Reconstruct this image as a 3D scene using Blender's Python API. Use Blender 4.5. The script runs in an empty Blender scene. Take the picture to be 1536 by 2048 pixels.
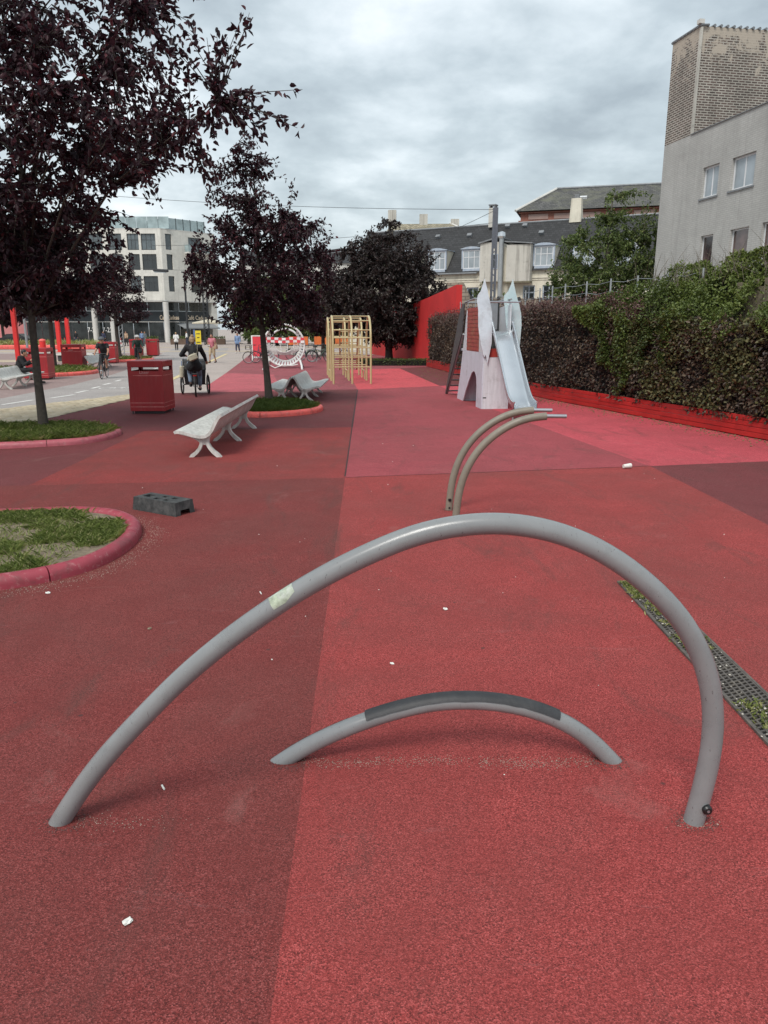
import bpy, bmesh, math, random
import numpy as np
from mathutils import Vector, Matrix, Euler
from mathutils.geometry import tessellate_polygon
R = math.radians
PI = math.pi
rnd = random.Random(11)
NR = np.random.default_rng(7)
SC = bpy.context.scene
COL = SC.collection

# ------------------------------------------------------------------ camera
cam_d = bpy.data.cameras.new('camera')
cam = bpy.data.objects.new('camera', cam_d)
COL.objects.link(cam)
cam.location = (0, 0, 2.0)
cam.rotation_euler = (R(90 - 13.89), 0, 0)
cam_d.sensor_fit = 'VERTICAL'
cam_d.sensor_height = 36.0
cam_d.lens = 36.0 * 1480 / 2048
cam_d.clip_start = 0.05
cam_d.clip_end = 3000
SC.camera = cam
SC.render.resolution_x, SC.render.resolution_y = 768, 1024

# ------------------------------------------------------------------ sky, sun, exposure
SUN_EL, SUN_AZ = 52.0, 205.0          # azimuth clockwise from +Y
world = bpy.data.worlds.new('World')
SC.world = world
world.use_nodes = True
wn, wl = world.node_tree.nodes, world.node_tree.links
wn.clear()
w_out = wn.new('ShaderNodeOutputWorld')
w_sky = wn.new('ShaderNodeTexSky')
w_sky.sky_type = 'NISHITA'
w_sky.sun_disc = False
w_sky.sun_elevation = R(SUN_EL)
w_sky.sun_rotation = R(SUN_AZ)
w_sky.air_density = 1.5
w_sky.dust_density = 2.0
w_bg_sky = wn.new('ShaderNodeBackground')
w_bg_sky.inputs['Strength'].default_value = 0.10
wl.new(w_sky.outputs[0], w_bg_sky.inputs['Color'])
# overcast layer: noise on a flat cloud deck seen from below
w_tc = wn.new('ShaderNodeTexCoord')
w_sep = wn.new('ShaderNodeSeparateXYZ')
wl.new(w_tc.outputs['Generated'], w_sep.inputs[0])
def wmath(op, a, b=None, clamp=False):
    n = wn.new('ShaderNodeMath'); n.operation = op; n.use_clamp = clamp
    for i, v in enumerate((a, b)):
        if v is None: continue
        if hasattr(v, 'is_output') or hasattr(v, 'links'): wl.new(v, n.inputs[i])
        else: n.inputs[i].default_value = v
    return n.outputs[0]
w_z = wmath('ADD', wmath('MAXIMUM', w_sep.outputs['Z'], 0.0), 0.26)
w_x = wmath('DIVIDE', w_sep.outputs['X'], w_z)
w_y = wmath('DIVIDE', w_sep.outputs['Y'], w_z)
w_cmb = wn.new('ShaderNodeCombineXYZ')
wl.new(w_x, w_cmb.inputs[0]); wl.new(w_y, w_cmb.inputs[1])
def wnoise(scale, detail, rough, off, dist=0.0):
    mp = wn.new('ShaderNodeMapping')
    mp.inputs['Location'].default_value = off
    wl.new(w_cmb.outputs[0], mp.inputs['Vector'])
    n = wn.new('ShaderNodeTexNoise')
    n.inputs['Scale'].default_value = scale
    n.inputs['Detail'].default_value = detail
    n.inputs['Roughness'].default_value = rough
    n.inputs['Distortion'].default_value = dist
    wl.new(mp.outputs[0], n.inputs['Vector'])
    return n.outputs['Fac']
n_big = wnoise(1.5, 3, 0.5, (3.1, 0.35, 0))
n_mid = wnoise(3.6, 7, 0.55, (1.7, 4.4, 0), 0.08)
n_sum = wmath('ADD', wmath('MULTIPLY', n_big, 0.45), wmath('MULTIPLY', n_mid, 0.55))
w_ramp = wn.new('ShaderNodeValToRGB')
cr = w_ramp.color_ramp
cr.elements[0].position = 0.36; cr.elements[0].color = (0.245, 0.285, 0.315, 1)
cr.elements[1].position = 0.66; cr.elements[1].color = (0.60, 0.635, 0.655, 1)
e = cr.elements.new(0.47); e.color = (0.34, 0.39, 0.42, 1)
e = cr.elements.new(0.56); e.color = (0.455, 0.505, 0.535, 1)
wl.new(n_sum, w_ramp.inputs[0])
w_bg_cloud = wn.new('ShaderNodeBackground')
w_bg_cloud.inputs['Strength'].default_value = 1.0
wl.new(w_ramp.outputs[0], w_bg_cloud.inputs['Color'])
w_mix = wn.new('ShaderNodeMixShader')
w_mix.inputs[0].default_value = 0.9
wl.new(w_bg_sky.outputs[0], w_mix.inputs[1])
wl.new(w_bg_cloud.outputs[0], w_mix.inputs[2])
wl.new(w_mix.outputs[0], w_out.inputs['Surface'])

sun_d = bpy.data.lights.new('sun', 'SUN')
sun_d.energy = 1.5
sun_d.angle = R(22)
sun_d.color = (1.0, 0.96, 0.9)
sun = bpy.data.objects.new('sun', sun_d)
COL.objects.link(sun)
az, el = R(SUN_AZ), R(SUN_EL)
to_sun = Vector((math.sin(az) * math.cos(el), math.cos(az) * math.cos(el), math.sin(el)))
sun.rotation_euler = to_sun.to_track_quat('Z', 'Y').to_euler()

vs = SC.view_settings
vs.view_transform = 'Standard'
vs.look = 'None'
vs.exposure = 0.84
vs.gamma = 1.0
vs.use_curve_mapping = False
SC.cycles.max_bounces = 6
SC.cycles.diffuse_bounces = 3
SC.cycles.glossy_bounces = 3
SC.cycles.transmission_bounces = 4
SC.cycles.transparent_max_bounces = 8
SC.cycles.use_denoising = True

# ------------------------------------------------------------------ material helpers
MATS = {}
class NT:
    """small node-tree writer"""
    def __init__(self, name):
        self.m = bpy.data.materials.new(name)
        self.m.use_nodes = True
        self.n, self.l = self.m.node_tree.nodes, self.m.node_tree.links
        self.b = self.n['Principled BSDF']
        self.out = self.n['Material Output']
        MATS[name] = self.m
    def node(self, t, **kw):
        x = self.n.new(t)
        for k, v in kw.items(): setattr(x, k, v)
        return x
    def put(self, sock, v):
        if hasattr(v, 'links'): self.l.new(v, sock)
        else:
            if isinstance(v, tuple) and len(v) == 3 and sock.type == 'RGBA': v = (*v, 1)
            sock.default_value = v
    def pos(self, world=True, scale=(1, 1, 1)):
        if world:
            o = self.node('ShaderNodeNewGeometry').outputs['Position']
        else:
            o = self.node('ShaderNodeTexCoord').outputs['Object']
        if scale != (1, 1, 1):
            mp = self.node('ShaderNodeMapping')
            mp.inputs['Scale'].default_value = scale
            self.l.new(o, mp.inputs['Vector']); o = mp.outputs[0]
        return o
    def noise(self, vec, scale, detail=4, rough=0.55, dist=0.0):
        x = self.node('ShaderNodeTexNoise')
        self.l.new(vec, x.inputs['Vector'])
        x.inputs['Scale'].default_value = scale; x.inputs['Detail'].default_value = detail
        x.inputs['Roughness'].default_value = rough; x.inputs['Distortion'].default_value = dist
        return x.outputs['Fac']
    def voro(self, vec, scale, feature='F1', rnd_=1.0):
        x = self.node('ShaderNodeTexVoronoi', feature=feature)
        self.l.new(vec, x.inputs['Vector'])
        x.inputs['Scale'].default_value = scale
        return x
    def ramp(self, fac, stops):
        x = self.node('ShaderNodeValToRGB')
        e = x.color_ramp.elements
        while len(e) < len(stops): e.new(0.5)
        for i, (p, c) in enumerate(stops):
            e[i].position = p
            e[i].color = (c, c, c, 1) if not isinstance(c, tuple) else (*c, 1)
        self.l.new(fac, x.inputs[0])
        return x.outputs[0]
    def mix(self, fac, a, b, mode='MIX'):
        x = self.node('ShaderNodeMix', data_type='RGBA', blend_type=mode)
        self.put(x.inputs[0], fac); self.put(x.inputs[6], a); self.put(x.inputs[7], b)
        return x.outputs[2]
    def math(self, op, a, b=0.0):
        x = self.node('ShaderNodeMath', operation=op)
        self.put(x.inputs[0], a); self.put(x.inputs[1], b)
        return x.outputs[0]
    def bump(self, h, strength=0.3, dist=0.01):
        x = self.node('ShaderNodeBump')
        x.inputs['Strength'].default_value = strength
        x.inputs['Distance'].default_value = dist
        self.l.new(h, x.inputs['Height'])
        self.l.new(x.outputs[0], self.b.inputs['Normal'])
    def set(self, color=None, rough=None, metal=None, **kw):
        if color is not None: self.put(self.b.inputs['Base Color'], color)
        if rough is not None: self.put(self.b.inputs['Roughness'], rough)
        if metal is not None: self.put(self.b.inputs['Metallic'], metal)
        for k, v in kw.items(): self.put(self.b.inputs[k.replace('_', ' ')], v)
        return self.m

def sh(c, k): return tuple(min(1.0, x * k) for x in c)

def simple(name, color, rough=0.6, metal=0.0, var=0.18, scale=3.0, bump=0.0, bscale=60.0, bdist=0.004, world=False, spec=0.5, dirt=None, dirt_amt=0.4, dirt_scale=1.5):
    t = NT(name)
    p = t.pos(world)
    c = t.mix(t.ramp(t.noise(p, scale, 6, 0.6), [(0.3, 0.0), (0.7, 1.0)]), sh(color, 1 - var), sh(color, 1 + var))
    if dirt:
        f = t.ramp(t.noise(p, dirt_scale, 8, 0.65, 0.4), [(0.48, 0.0), (0.72, dirt_amt)])
        c = t.mix(f, c, dirt)
    if bump: t.bump(t.noise(p, bscale, 4), bump, bdist)
    return t.set(c, rough, metal, Specular_IOR_Level=spec)

# ------------------------------------------------------------------ mesh helpers
def frame_of(d):
    d = d.normalized()
    a = Vector((0, 0, 1)) if abs(d.z) < 0.9 else Vector((1, 0, 0))
    u = d.cross(a).normalized()
    return u, d.cross(u).normalized()

class MB:
    def __init__(self):
        self.v, self.f, self.mi, self.cur = [], [], [], 0
    def add(self, vs, fs):
        o = len(self.v)
        self.v += [tuple(x) for x in vs]
        for f in fs:
            self.f.append(tuple(i + o for i in f)); self.mi.append(self.cur)
        return self
    def box(self, c, s, rz=0.0, rx=0.0, ry=0.0, taper=1.0, bev=0.0):
        hx, hy, hz = s[0] / 2, s[1] / 2, s[2] / 2
        m = Matrix.Translation(c) @ Euler((rx, ry, rz)).to_matrix().to_4x4()
        if bev > 0:
            b = min(bev, hx * .9, hy * .9, hz * .9)
            vs = []
            for z, kx in ((-hz, b), (-hz + b, 0), (hz - b, 0), (hz, b)):
                X, Y = hx - kx, hy - kx
                for (sx, sy, ax, ay) in ((1, 1, 0, b), (1, 1, b, 0), (-1, 1, b, 0), (-1, 1, 0, b), (-1, -1, 0, b), (-1, -1, b, 0), (1, -1, b, 0), (1, -1, 0, b)):
                    vs.append(m @ Vector((sx * (X - ax), sy * (Y - ay), z)))
            fs = [tuple(range(7, -1, -1)), tuple(range(24, 32))]
            for r in range(3):
                for i in range(8):
                    j = (i + 1) % 8
                    fs.append((r * 8 + i, r * 8 + j, r * 8 + 8 + j, r * 8 + 8 + i))
            return self.add(vs, fs)
        vs = [m @ Vector((sx * hx * (taper if sz > 0 else 1), sy * hy * (taper if sz > 0 else 1), sz * hz)) for sz in (-1, 1) for sx, sy in ((-1, -1), (1, -1), (1, 1), (-1, 1))]
        return self.add(vs, [(3, 2, 1, 0), (4, 5, 6, 7), (0, 1, 5, 4), (1, 2, 6, 5), (2, 3, 7, 6), (3, 0, 4, 7)])
    def bx(self, x0, x1, y0, y1, z0, z1, bev=0.0):
        return self.box(((x0 + x1) / 2, (y0 + y1) / 2, (z0 + z1) / 2), (abs(x1 - x0), abs(y1 - y0), abs(z1 - z0)), bev=bev)
    def tube(self, pts, rad, n=8, cap=True, flat=1.0, closed=False, up=None):
        pts = [Vector(p) for p in pts]
        k = len(pts)
        rad = [rad] * k if isinstance(rad, (int, float)) else rad
        vs = []; u = None
        for i, p in enumerate(pts):
            if closed: d = pts[(i + 1) % k] - pts[i - 1]
            else: d = pts[min(i + 1, k - 1)] - pts[max(i - 1, 0)]
            if d.length < 1e-9: d = Vector((0, 0, 1))
            d.normalize()
            if u is None: u = frame_of(d)[0] if up is None else Vector(up)
            u = (u - d * u.dot(d))
            if u.length < 1e-6: u = frame_of(d)[0]
            u.normalize(); w = d.cross(u)
            for j in range(n):
                a = 2 * PI * j / n
                vs.append(p + (u * math.cos(a) + w * math.sin(a) * flat) * rad[i])
        fs = []
        for i in range(k if closed else k - 1):
            b = (i + 1) % k
            for j in range(n):
                q = (j + 1) % n
                fs.append((i * n + j, i * n + q, b * n + q, b * n + j))
        if cap and not closed:
            fs.append(tuple(range(n - 1, -1, -1))); fs.append(tuple((k - 1) * n + j for j in range(n)))
        return self.add(vs, fs)
    def bar(self, a, b, r, n=8): return self.tube([a, b], r, n)
    def capsule(self, a, b, ra, rb, n=10):
        a, b = Vector(a), Vector(b)
        d = b - a
        if d.length < 1e-5: d = Vector((0, 0, 1e-4))
        dn = d.normalized()
        pts, rr = [], []
        for t in (0.0, 0.35, 0.7):
            pts.append(a - dn * ra * math.cos(t * PI / 2 / 1.0)); rr.append(max(0.003, ra * math.sin(t * PI / 2)))
        pts.append(a); rr.append(ra); pts.append(b); rr.append(rb)
        for t in (0.7, 0.35, 0.0):
            pts.append(b + dn * rb * math.cos(t * PI / 2)); rr.append(max(0.003, rb * math.sin(t * PI / 2)))
        return self.tube(pts, rr, n)
    def ball(self, c, s, n=12, m=8):
        if isinstance(s, (int, float)): s = (s, s, s)
        c = Vector(c); vs = [c + Vector((0, 0, -s[2]))]
        for i in range(1, m):
            t = PI * i / m - PI / 2
            for j in range(n):
                a = 2 * PI * j / n
                vs.append(c + Vector((s[0] * math.cos(t) * math.cos(a), s[1] * math.cos(t) * math.sin(a), s[2] * math.sin(t))))
        vs.append(c + Vector((0, 0, s[2])))
        fs = [(0, 1 + (j + 1) % n, 1 + j) for j in range(n)]
        for i in range(m - 2):
            for j in range(n):
                q = (j + 1) % n
                fs.append((1 + i * n + j, 1 + i * n + q, 1 + (i + 1) * n + q, 1 + (i + 1) * n + j))
        o = 1 + (m - 2) * n; T = len(vs) - 1
        fs += [(o + j, o + (j + 1) % n, T) for j in range(n)]
        return self.add(vs, fs)
    def prism(self, outline, a, b):
        """outline: 3-D points of a flat polygon; extruded by the vector b-a"""
        n = len(outline); off = Vector(b) - Vector(a)
        p = [Vector(x) for x in outline]
        vs = p + [x + off for x in p]
        fs = [tuple(range(n - 1, -1, -1)), tuple(range(n, 2 * n))]
        for i in range(n):
            j = (i + 1) % n
            fs.append((i, j, n + j, n + i))
        return self.add(vs, fs)
    def sweep(self, prof, path, closed=False, cap=True):
        """prof: (offset sideways to the right, z); path: (x, y)"""
        k, n = len(path), len(prof); vs = []
        for i in range(k):
            if closed: d = Vector(path[(i + 1) % k]) - Vector(path[i - 1])
            else: d = Vector(path[min(i + 1, k - 1)]) - Vector(path[max(i - 1, 0)])
            d.normalize(); s = (d.y, -d.x)
            for (o, z) in prof: vs.append((path[i][0] + s[0] * o, path[i][1] + s[1] * o, z))
        fs = []
        for i in range(k if closed else k - 1):
            b = (i + 1) % k
            for j in range(n):
                q = (j + 1) % n
                fs.append((i * n + j, b * n + j, b * n + q, i * n + q))
        if cap and not closed:
            fs.append(tuple(range(n))); fs.append(tuple((k - 1) * n + j for j in range(n - 1, -1, -1)))
        return self.add(vs, fs)
    def torus(self, c, axis, Rr, r, n=32, m=8):
        c, axis = Vector(c), Vector(axis)
        u, w = frame_of(axis)
        return self.tube([c + (u * math.cos(2 * PI * i / n) + w * math.sin(2 * PI * i / n)) * Rr for i in range(n)], r, m, closed=True, up=tuple(axis.normalized()))
    def mesh(self, name, mats, smooth=False, recalc=True):
        me = bpy.data.meshes.new(name)
        me.from_pydata(self.v, [], self.f)
        for m in (mats if isinstance(mats, (list, tuple)) else [mats]):
            me.materials.append(MATS[m] if isinstance(m, str) else m)
        if any(self.mi): me.polygons.foreach_set('material_index', self.mi)
        if recalc:
            bm = bmesh.new(); bm.from_mesh(me)
            bmesh.ops.recalc_face_normals(bm, faces=bm.faces)
            bm.to_mesh(me); bm.free()
        if smooth:
            me.polygons.foreach_set('use_smooth', [True] * len(me.polygons))
            if smooth != 'all': me.set_sharp_from_angle(angle=R(40))
        me.update()
        return me
    def build(self, name, mats, parent=None, smooth=False, recalc=True, loc=None, rz=0.0):
        return link(name, self.mesh(name, mats, smooth, recalc), parent, loc, rz)

def link(name, me, parent=None, loc=None, rz=0.0):
    o = bpy.data.objects.new(name, me)
    COL.objects.link(o)
    if parent is not None: o.parent = parent
    if loc is not None: o.location = loc
    if rz: o.rotation_euler.z = rz
    return o
def tag(o, label=None, cat=None, group=None, kind=None):
    if label: o['label'] = label
    if cat: o['category'] = cat
    if group: o['group'] = group
    if kind: o['kind'] = kind
    return o
def thing(name, label, cat, loc=(0, 0, 0), rz=0.0, group=None):
    o = bpy.data.objects.new(name, None)
    o.empty_display_size = 0.1
    COL.objects.link(o)
    o.location = loc; o.rotation_euler.z = rz
    return tag(o, label, cat, group)
def kids(o): return [c for c in bpy.data.objects if c.parent == o]
KID = {}
def copy_tree(o, parent=None, cache=None):
    c = o.copy(); COL.objects.link(c)
    if parent is not None: c.parent = parent
    for ch in o.children: copy_tree(ch, c)
    return c
def fast_mesh(name, V, F, mat, attr=None, smooth=False):
    """V (n,3), F (m,k) arrays with equal-sized faces"""
    me = bpy.data.meshes.new(name)
    n, (m, k) = len(V), F.shape
    me.vertices.add(n); me.vertices.foreach_set('co', V.astype(np.float32).ravel())
    me.loops.add(m * k); me.loops.foreach_set('vertex_index', F.astype(np.int32).ravel())
    me.polygons.add(m); me.polygons.foreach_set('loop_start', np.arange(0, m * k, k, dtype=np.int32))
    me.update(calc_edges=True)
    if attr is not None:
        a = me.attributes.new('tint', 'FLOAT', 'POINT'); a.data.foreach_set('value', attr.astype(np.float32))
    if smooth: me.polygons.foreach_set('use_smooth', np.ones(m, dtype=bool))
    me.materials.append(MATS[mat])
    me.validate()
    return me
TO_MESH = []      # objects whose modifiers / text become plain meshes at the end
def text(name, s, size, mat, parent, loc, rot, extrude=0.004, align='CENTER', squeeze=1.0):
    cu = bpy.data.curves.new(name, 'FONT')
    cu.body = s; cu.size = size; cu.extrude = extrude; cu.align_x = align
    cu.materials.append(MATS[mat])
    o = bpy.data.objects.new(name, cu); COL.objects.link(o)
    o.parent = parent; o.location = loc; o.rotation_euler = rot; o.scale.x = squeeze
    TO_MESH.append(o)
    return o
def finish_meshes():
    bpy.context.view_layer.update()
    dg = bpy.context.evaluated_depsgraph_get()
    done = []
    for o in TO_MESH:
        me = bpy.data.meshes.new_from_object(o.evaluated_get(dg))
        done.append((o, me))
    for o, me in done:
        if o.type == 'FONT':
            nm, par, lo, ro, sc = o.name, o.parent, o.location.copy(), o.rotation_euler.copy(), o.scale.copy()
            bpy.data.objects.remove(o)
            n = link(nm, me, par); n.location = lo; n.rotation_euler = ro; n.scale = sc
        else:
            o.modifiers.clear(); o.data = me
            me.polygons.foreach_set('use_smooth', [True] * len(me.polygons))
# ------------------------------------------------------------------ materials
def rubber(name, col, dark=0.35):
    t = NT(name)
    p = t.pos(True)
    v = t.voro(p, 200.0)
    sepc = t.node('ShaderNodeSeparateColor'); t.l.new(v.outputs['Color'], sepc.inputs[0])
    r1 = sepc.outputs[0]
    g = t.ramp(r1, [(0.0, sh(col, 0.30)), (0.3, sh(col, 0.80)), (0.65, sh(col, 1.05)), (0.97, tuple(min(1, x * 1.42 + 0.035) for x in col))])
    fine = t.noise(p, 150.0, 3, 0.6)
    g = t.mix(t.ramp(fine, [(0.36, 0.75), (0.52, 0.0)]), g, sh(col, 0.32))
    big = t.noise(p, 0.55, 8, 0.62, 0.6)
    g = t.mix(t.ramp(big, [(0.40, 0.0), (0.70, dark)]), g, (0.10, 0.050, 0.042))
    mid = t.noise(p, 2.3, 8, 0.68, 0.3)
    g = t.mix(t.ramp(mid, [(0.38, 0.0), (0.64, 0.42)]), g, sh(col, 0.60))
    pale = t.noise(p, 1.1, 9, 0.7, 0.8)
    g = t.mix(t.ramp(pale, [(0.60, 0.0), (0.82, 0.30)]), g, (0.42, 0.26, 0.23))
    smear = t.noise(t.pos(True, (1.6, 0.5, 1)), 0.9, 9, 0.72, 1.2)
    g = t.mix(t.ramp(smear, [(0.54, 0.0), (0.70, 0.5)]), g, (0.085, 0.045, 0.038))
    scuff = t.noise(t.pos(True, (1.0, 3.5, 1)), 1.7, 10, 0.78, 0.6)
    g = t.mix(t.ramp(scuff, [(0.60, 0.0), (0.74, 0.38)]), g, tuple(x * 0.7 + 0.13 for x in col))
    gum = t.voro(t.pos(True), 2.1)
    g = t.mix(t.ramp(gum.outputs['Distance'], [(0.022, 0.7), (0.034, 0.0)]), g, (0.05, 0.032, 0.03))
    h = t.math('ADD', v.outputs['Distance'], t.math('MULTIPLY', fine, 0.6))
    t.bump(h, 0.75, 0.004)
    return t.set(g, 0.85, 0.0, Specular_IOR_Level=0.3)
rubber('rubber_coral', (0.372, 0.055, 0.051), 0.45)
rubber('rubber_maroon', (0.232, 0.040, 0.036), 0.42)
rubber('rubber_dark', (0.205, 0.042, 0.046), 0.35)
rubber('rubber_orange', (0.320, 0.046, 0.042), 0.6)
rubber('rubber_rose', (0.400, 0.072, 0.085), 0.30)
rubber('rubber_pink', (0.62, 0.088, 0.112), 0.30)
rubber('rubber_bright', (0.70, 0.095, 0.112), 0.18)
rubber('rubber_soft', (0.560, 0.125, 0.145), 0.25)
rubber('rubber_dusty', (0.370, 0.090, 0.105), 0.35)

def asphalt(name, col, var=0.25):
    t = NT(name); p = t.pos(True)
    v = t.voro(p, 90.0)
    s = t.node('ShaderNodeSeparateColor'); t.l.new(v.outputs['Color'], s.inputs[0])
    c = t.ramp(s.outputs[0], [(0.0, sh(col, 0.7)), (1.0, sh(col, 1.3))])
    c = t.mix(t.ramp(t.noise(p, 0.5, 8, 0.6, 0.4), [(0.35, 0.0), (0.7, var + 0.25)]), c, sh(col, 0.62))
    c = t.mix(t.ramp(t.noise(p, 1.6, 9, 0.7, 0.4), [(0.55, 0.0), (0.8, 0.35)]), c, sh(col, 1.45))
    t.bump(v.outputs['Distance'], 0.4, 0.004)
    return t.set(c, 0.85, 0.0, Specular_IOR_Level=0.3)
asphalt('asphalt_path', (0.35, 0.318, 0.30))
asphalt('asphalt_plaza', (0.41, 0.35, 0.315))
asphalt('joint_sand', (0.26, 0.20, 0.15))
def paving(name, c1, c2, mortar, bw=0.22, bh=0.11, rz=0.0):
    t = NT(name); p = t.pos(True)
    mp = t.node('ShaderNodeMapping'); mp.inputs['Rotation'].default_value = (0, 0, rz); t.l.new(p, mp.inputs['Vector'])
    b = t.node('ShaderNodeTexBrick'); t.l.new(mp.outputs[0], b.inputs['Vector'])
    b.inputs['Color1'].default_value = (*c1, 1); b.inputs['Color2'].default_value = (*c2, 1); b.inputs['Mortar'].default_value = (*mortar, 1)
    b.inputs['Scale'].default_value = 1.0; b.inputs['Mortar Size'].default_value = 0.006
    b.inputs['Brick Width'].default_value = bw; b.inputs['Row Height'].default_value = bh
    c = t.mix(t.ramp(t.noise(p, 0.7, 8, 0.65, 0.4), [(0.35, 0.0), (0.7, 0.5)]), b.outputs['Color'], sh(c1, 0.68))
    t.bump(b.outputs['Fac'], -0.3, 0.006)
    return t.set(c, 0.8, 0.0, Specular_IOR_Level=0.3)
paving('plaza_brick', (0.33, 0.235, 0.215), (0.27, 0.19, 0.18), (0.20, 0.16, 0.145), rz=0.35)
paving('beige_brick', (0.47, 0.38, 0.27), (0.52, 0.43, 0.31), (0.30, 0.25, 0.19), rz=0.2)
def paver_mat(name, cols):
    t = NT(name)
    a = t.node('ShaderNodeAttribute', attribute_name='tint')
    c = t.ramp(a.outputs['Fac'], [(i / (len(cols) - 1), c) for i, c in enumerate(cols)])
    p = t.pos(True)
    c = t.mix(t.ramp(t.noise(p, 1.3, 8, 0.7), [(0.4, 0.0), (0.75, 0.45)]), c, (0.25, 0.20, 0.15))
    t.bump(t.noise(p, 120, 3), 0.3, 0.003)
    return t.set(c, 0.8)
paver_mat('paver_yellow', [(0.42, 0.34, 0.22), (0.56, 0.47, 0.32), (0.50, 0.40, 0.27), (0.60, 0.52, 0.38)])
simple('road_paint', (0.72, 0.70, 0.66), 0.7, var=0.12, scale=12, world=True, dirt=(0.3, 0.27, 0.25), dirt_amt=0.7, dirt_scale=9)
simple('yellow_paint', (0.62, 0.50, 0.26), 0.7, var=0.15, scale=8, world=True, dirt=(0.32, 0.27, 0.22), dirt_amt=0.6, dirt_scale=6)
simple('seam_dark', (0.05, 0.022, 0.022), 0.9)
simple('soil', (0.185, 0.145, 0.10), 0.95, var=0.45, scale=14, bump=0.8, bscale=70, bdist=0.02, world=True, dirt=(0.33, 0.27, 0.19), dirt_amt=0.8, dirt_scale=5)
def kerb_mat(name, col):
    t = NT(name); p = t.pos(True)
    c = t.mix(t.ramp(t.noise(p, 2.0, 8, 0.6), [(0.3, 0.0), (0.7, 1.0)]), sh(col, 0.82), sh(col, 1.12))
    c = t.mix(t.ramp(t.noise(p, 16, 9, 0.75), [(0.54, 0.0), (0.70, 0.6)]), c, (0.45, 0.30, 0.28))
    c = t.mix(t.ramp(t.noise(p, 5, 9, 0.7, 0.5), [(0.50, 0.0), (0.70, 0.65)]), c, (0.11, 0.05, 0.045))
    t.bump(t.noise(p, 130, 4), 0.25, 0.003)
    return t.set(c, 0.52)
kerb_mat('kerb_red', (0.33, 0.046, 0.068))
kerb_mat('kerb_pink', (0.42, 0.10, 0.125))
kerb_mat('kerb_orange', (0.80, 0.125, 0.105))
def leaf_mat(name, cols, trans=0.3, rough=0.5, spec=0.4):
    t = NT(name)
    a = t.node('ShaderNodeAttribute', attribute_name='tint')
    c = t.ramp(a.outputs['Fac'], [(i / (len(cols) - 1), c) for i, c in enumerate(cols)])
    t.set(c, rough, 0.0, Specular_IOR_Level=spec)
    tr = t.node('ShaderNodeBsdfTranslucent'); t.l.new(c, tr.inputs[0])
    mx = t.node('ShaderNodeMixShader'); mx.inputs[0].default_value = trans
    t.l.new(t.b.outputs[0], mx.inputs[1]); t.l.new(tr.outputs[0], mx.inputs[2]); t.l.new(mx.outputs[0], t.out.inputs['Surface'])
    return t.m
leaf_mat('leaf_grass', [(0.16, 0.22, 0.055), (0.24, 0.31, 0.08), (0.34, 0.39, 0.13), (0.55, 0.50, 0.28)], 0.35, 0.6)
leaf_mat('leaf_grass_dark', [(0.09, 0.14, 0.035), (0.13, 0.19, 0.045), (0.20, 0.25, 0.07)], 0.35, 0.6)
leaf_mat('leaf_moss', [(0.12, 0.16, 0.03), (0.20, 0.22, 0.06), (0.34, 0.32, 0.14)], 0.3, 0.7)
leaf_mat('leaf_purple', [(0.016, 0.008, 0.012), (0.033, 0.014, 0.021), (0.056, 0.021, 0.029), (0.12, 0.026, 0.034)], 0.35, 0.45, 0.35)
leaf_mat('leaf_beech', [(0.018, 0.015, 0.014), (0.034, 0.024, 0.024), (0.050, 0.034, 0.032), (0.060, 0.056, 0.036)], 0.25, 0.5)
leaf_mat('leaf_hedge', [(0.034, 0.027, 0.024), (0.080, 0.056, 0.046), (0.13, 0.094, 0.060), (0.21, 0.145, 0.10)], 0.25, 0.45)
leaf_mat('leaf_olive', [(0.06, 0.065, 0.026), (0.11, 0.11, 0.045), (0.18, 0.16, 0.07)], 0.3, 0.5)
leaf_mat('leaf_hedge_red', [(0.07, 0.036, 0.034), (0.12, 0.062, 0.058), (0.17, 0.090, 0.082), (0.20, 0.13, 0.10)], 0.3, 0.5)
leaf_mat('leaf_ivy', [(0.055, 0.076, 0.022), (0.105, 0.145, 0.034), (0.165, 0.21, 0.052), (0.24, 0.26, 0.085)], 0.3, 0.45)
leaf_mat('leaf_green', [(0.045, 0.070, 0.022), (0.085, 0.125, 0.034), (0.14, 0.185, 0.050), (0.21, 0.24, 0.08)], 0.3, 0.5)
simple('bark', (0.055, 0.046, 0.038), 0.9, var=0.35, scale=14, bump=0.7, bscale=45, bdist=0.02)
simple('bark_pale', (0.12, 0.105, 0.08), 0.9, var=0.3, scale=14, bump=0.6, bscale=45, bdist=0.015)
simple('hedge_core', (0.010, 0.009, 0.008), 0.95, var=0.3)

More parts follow.
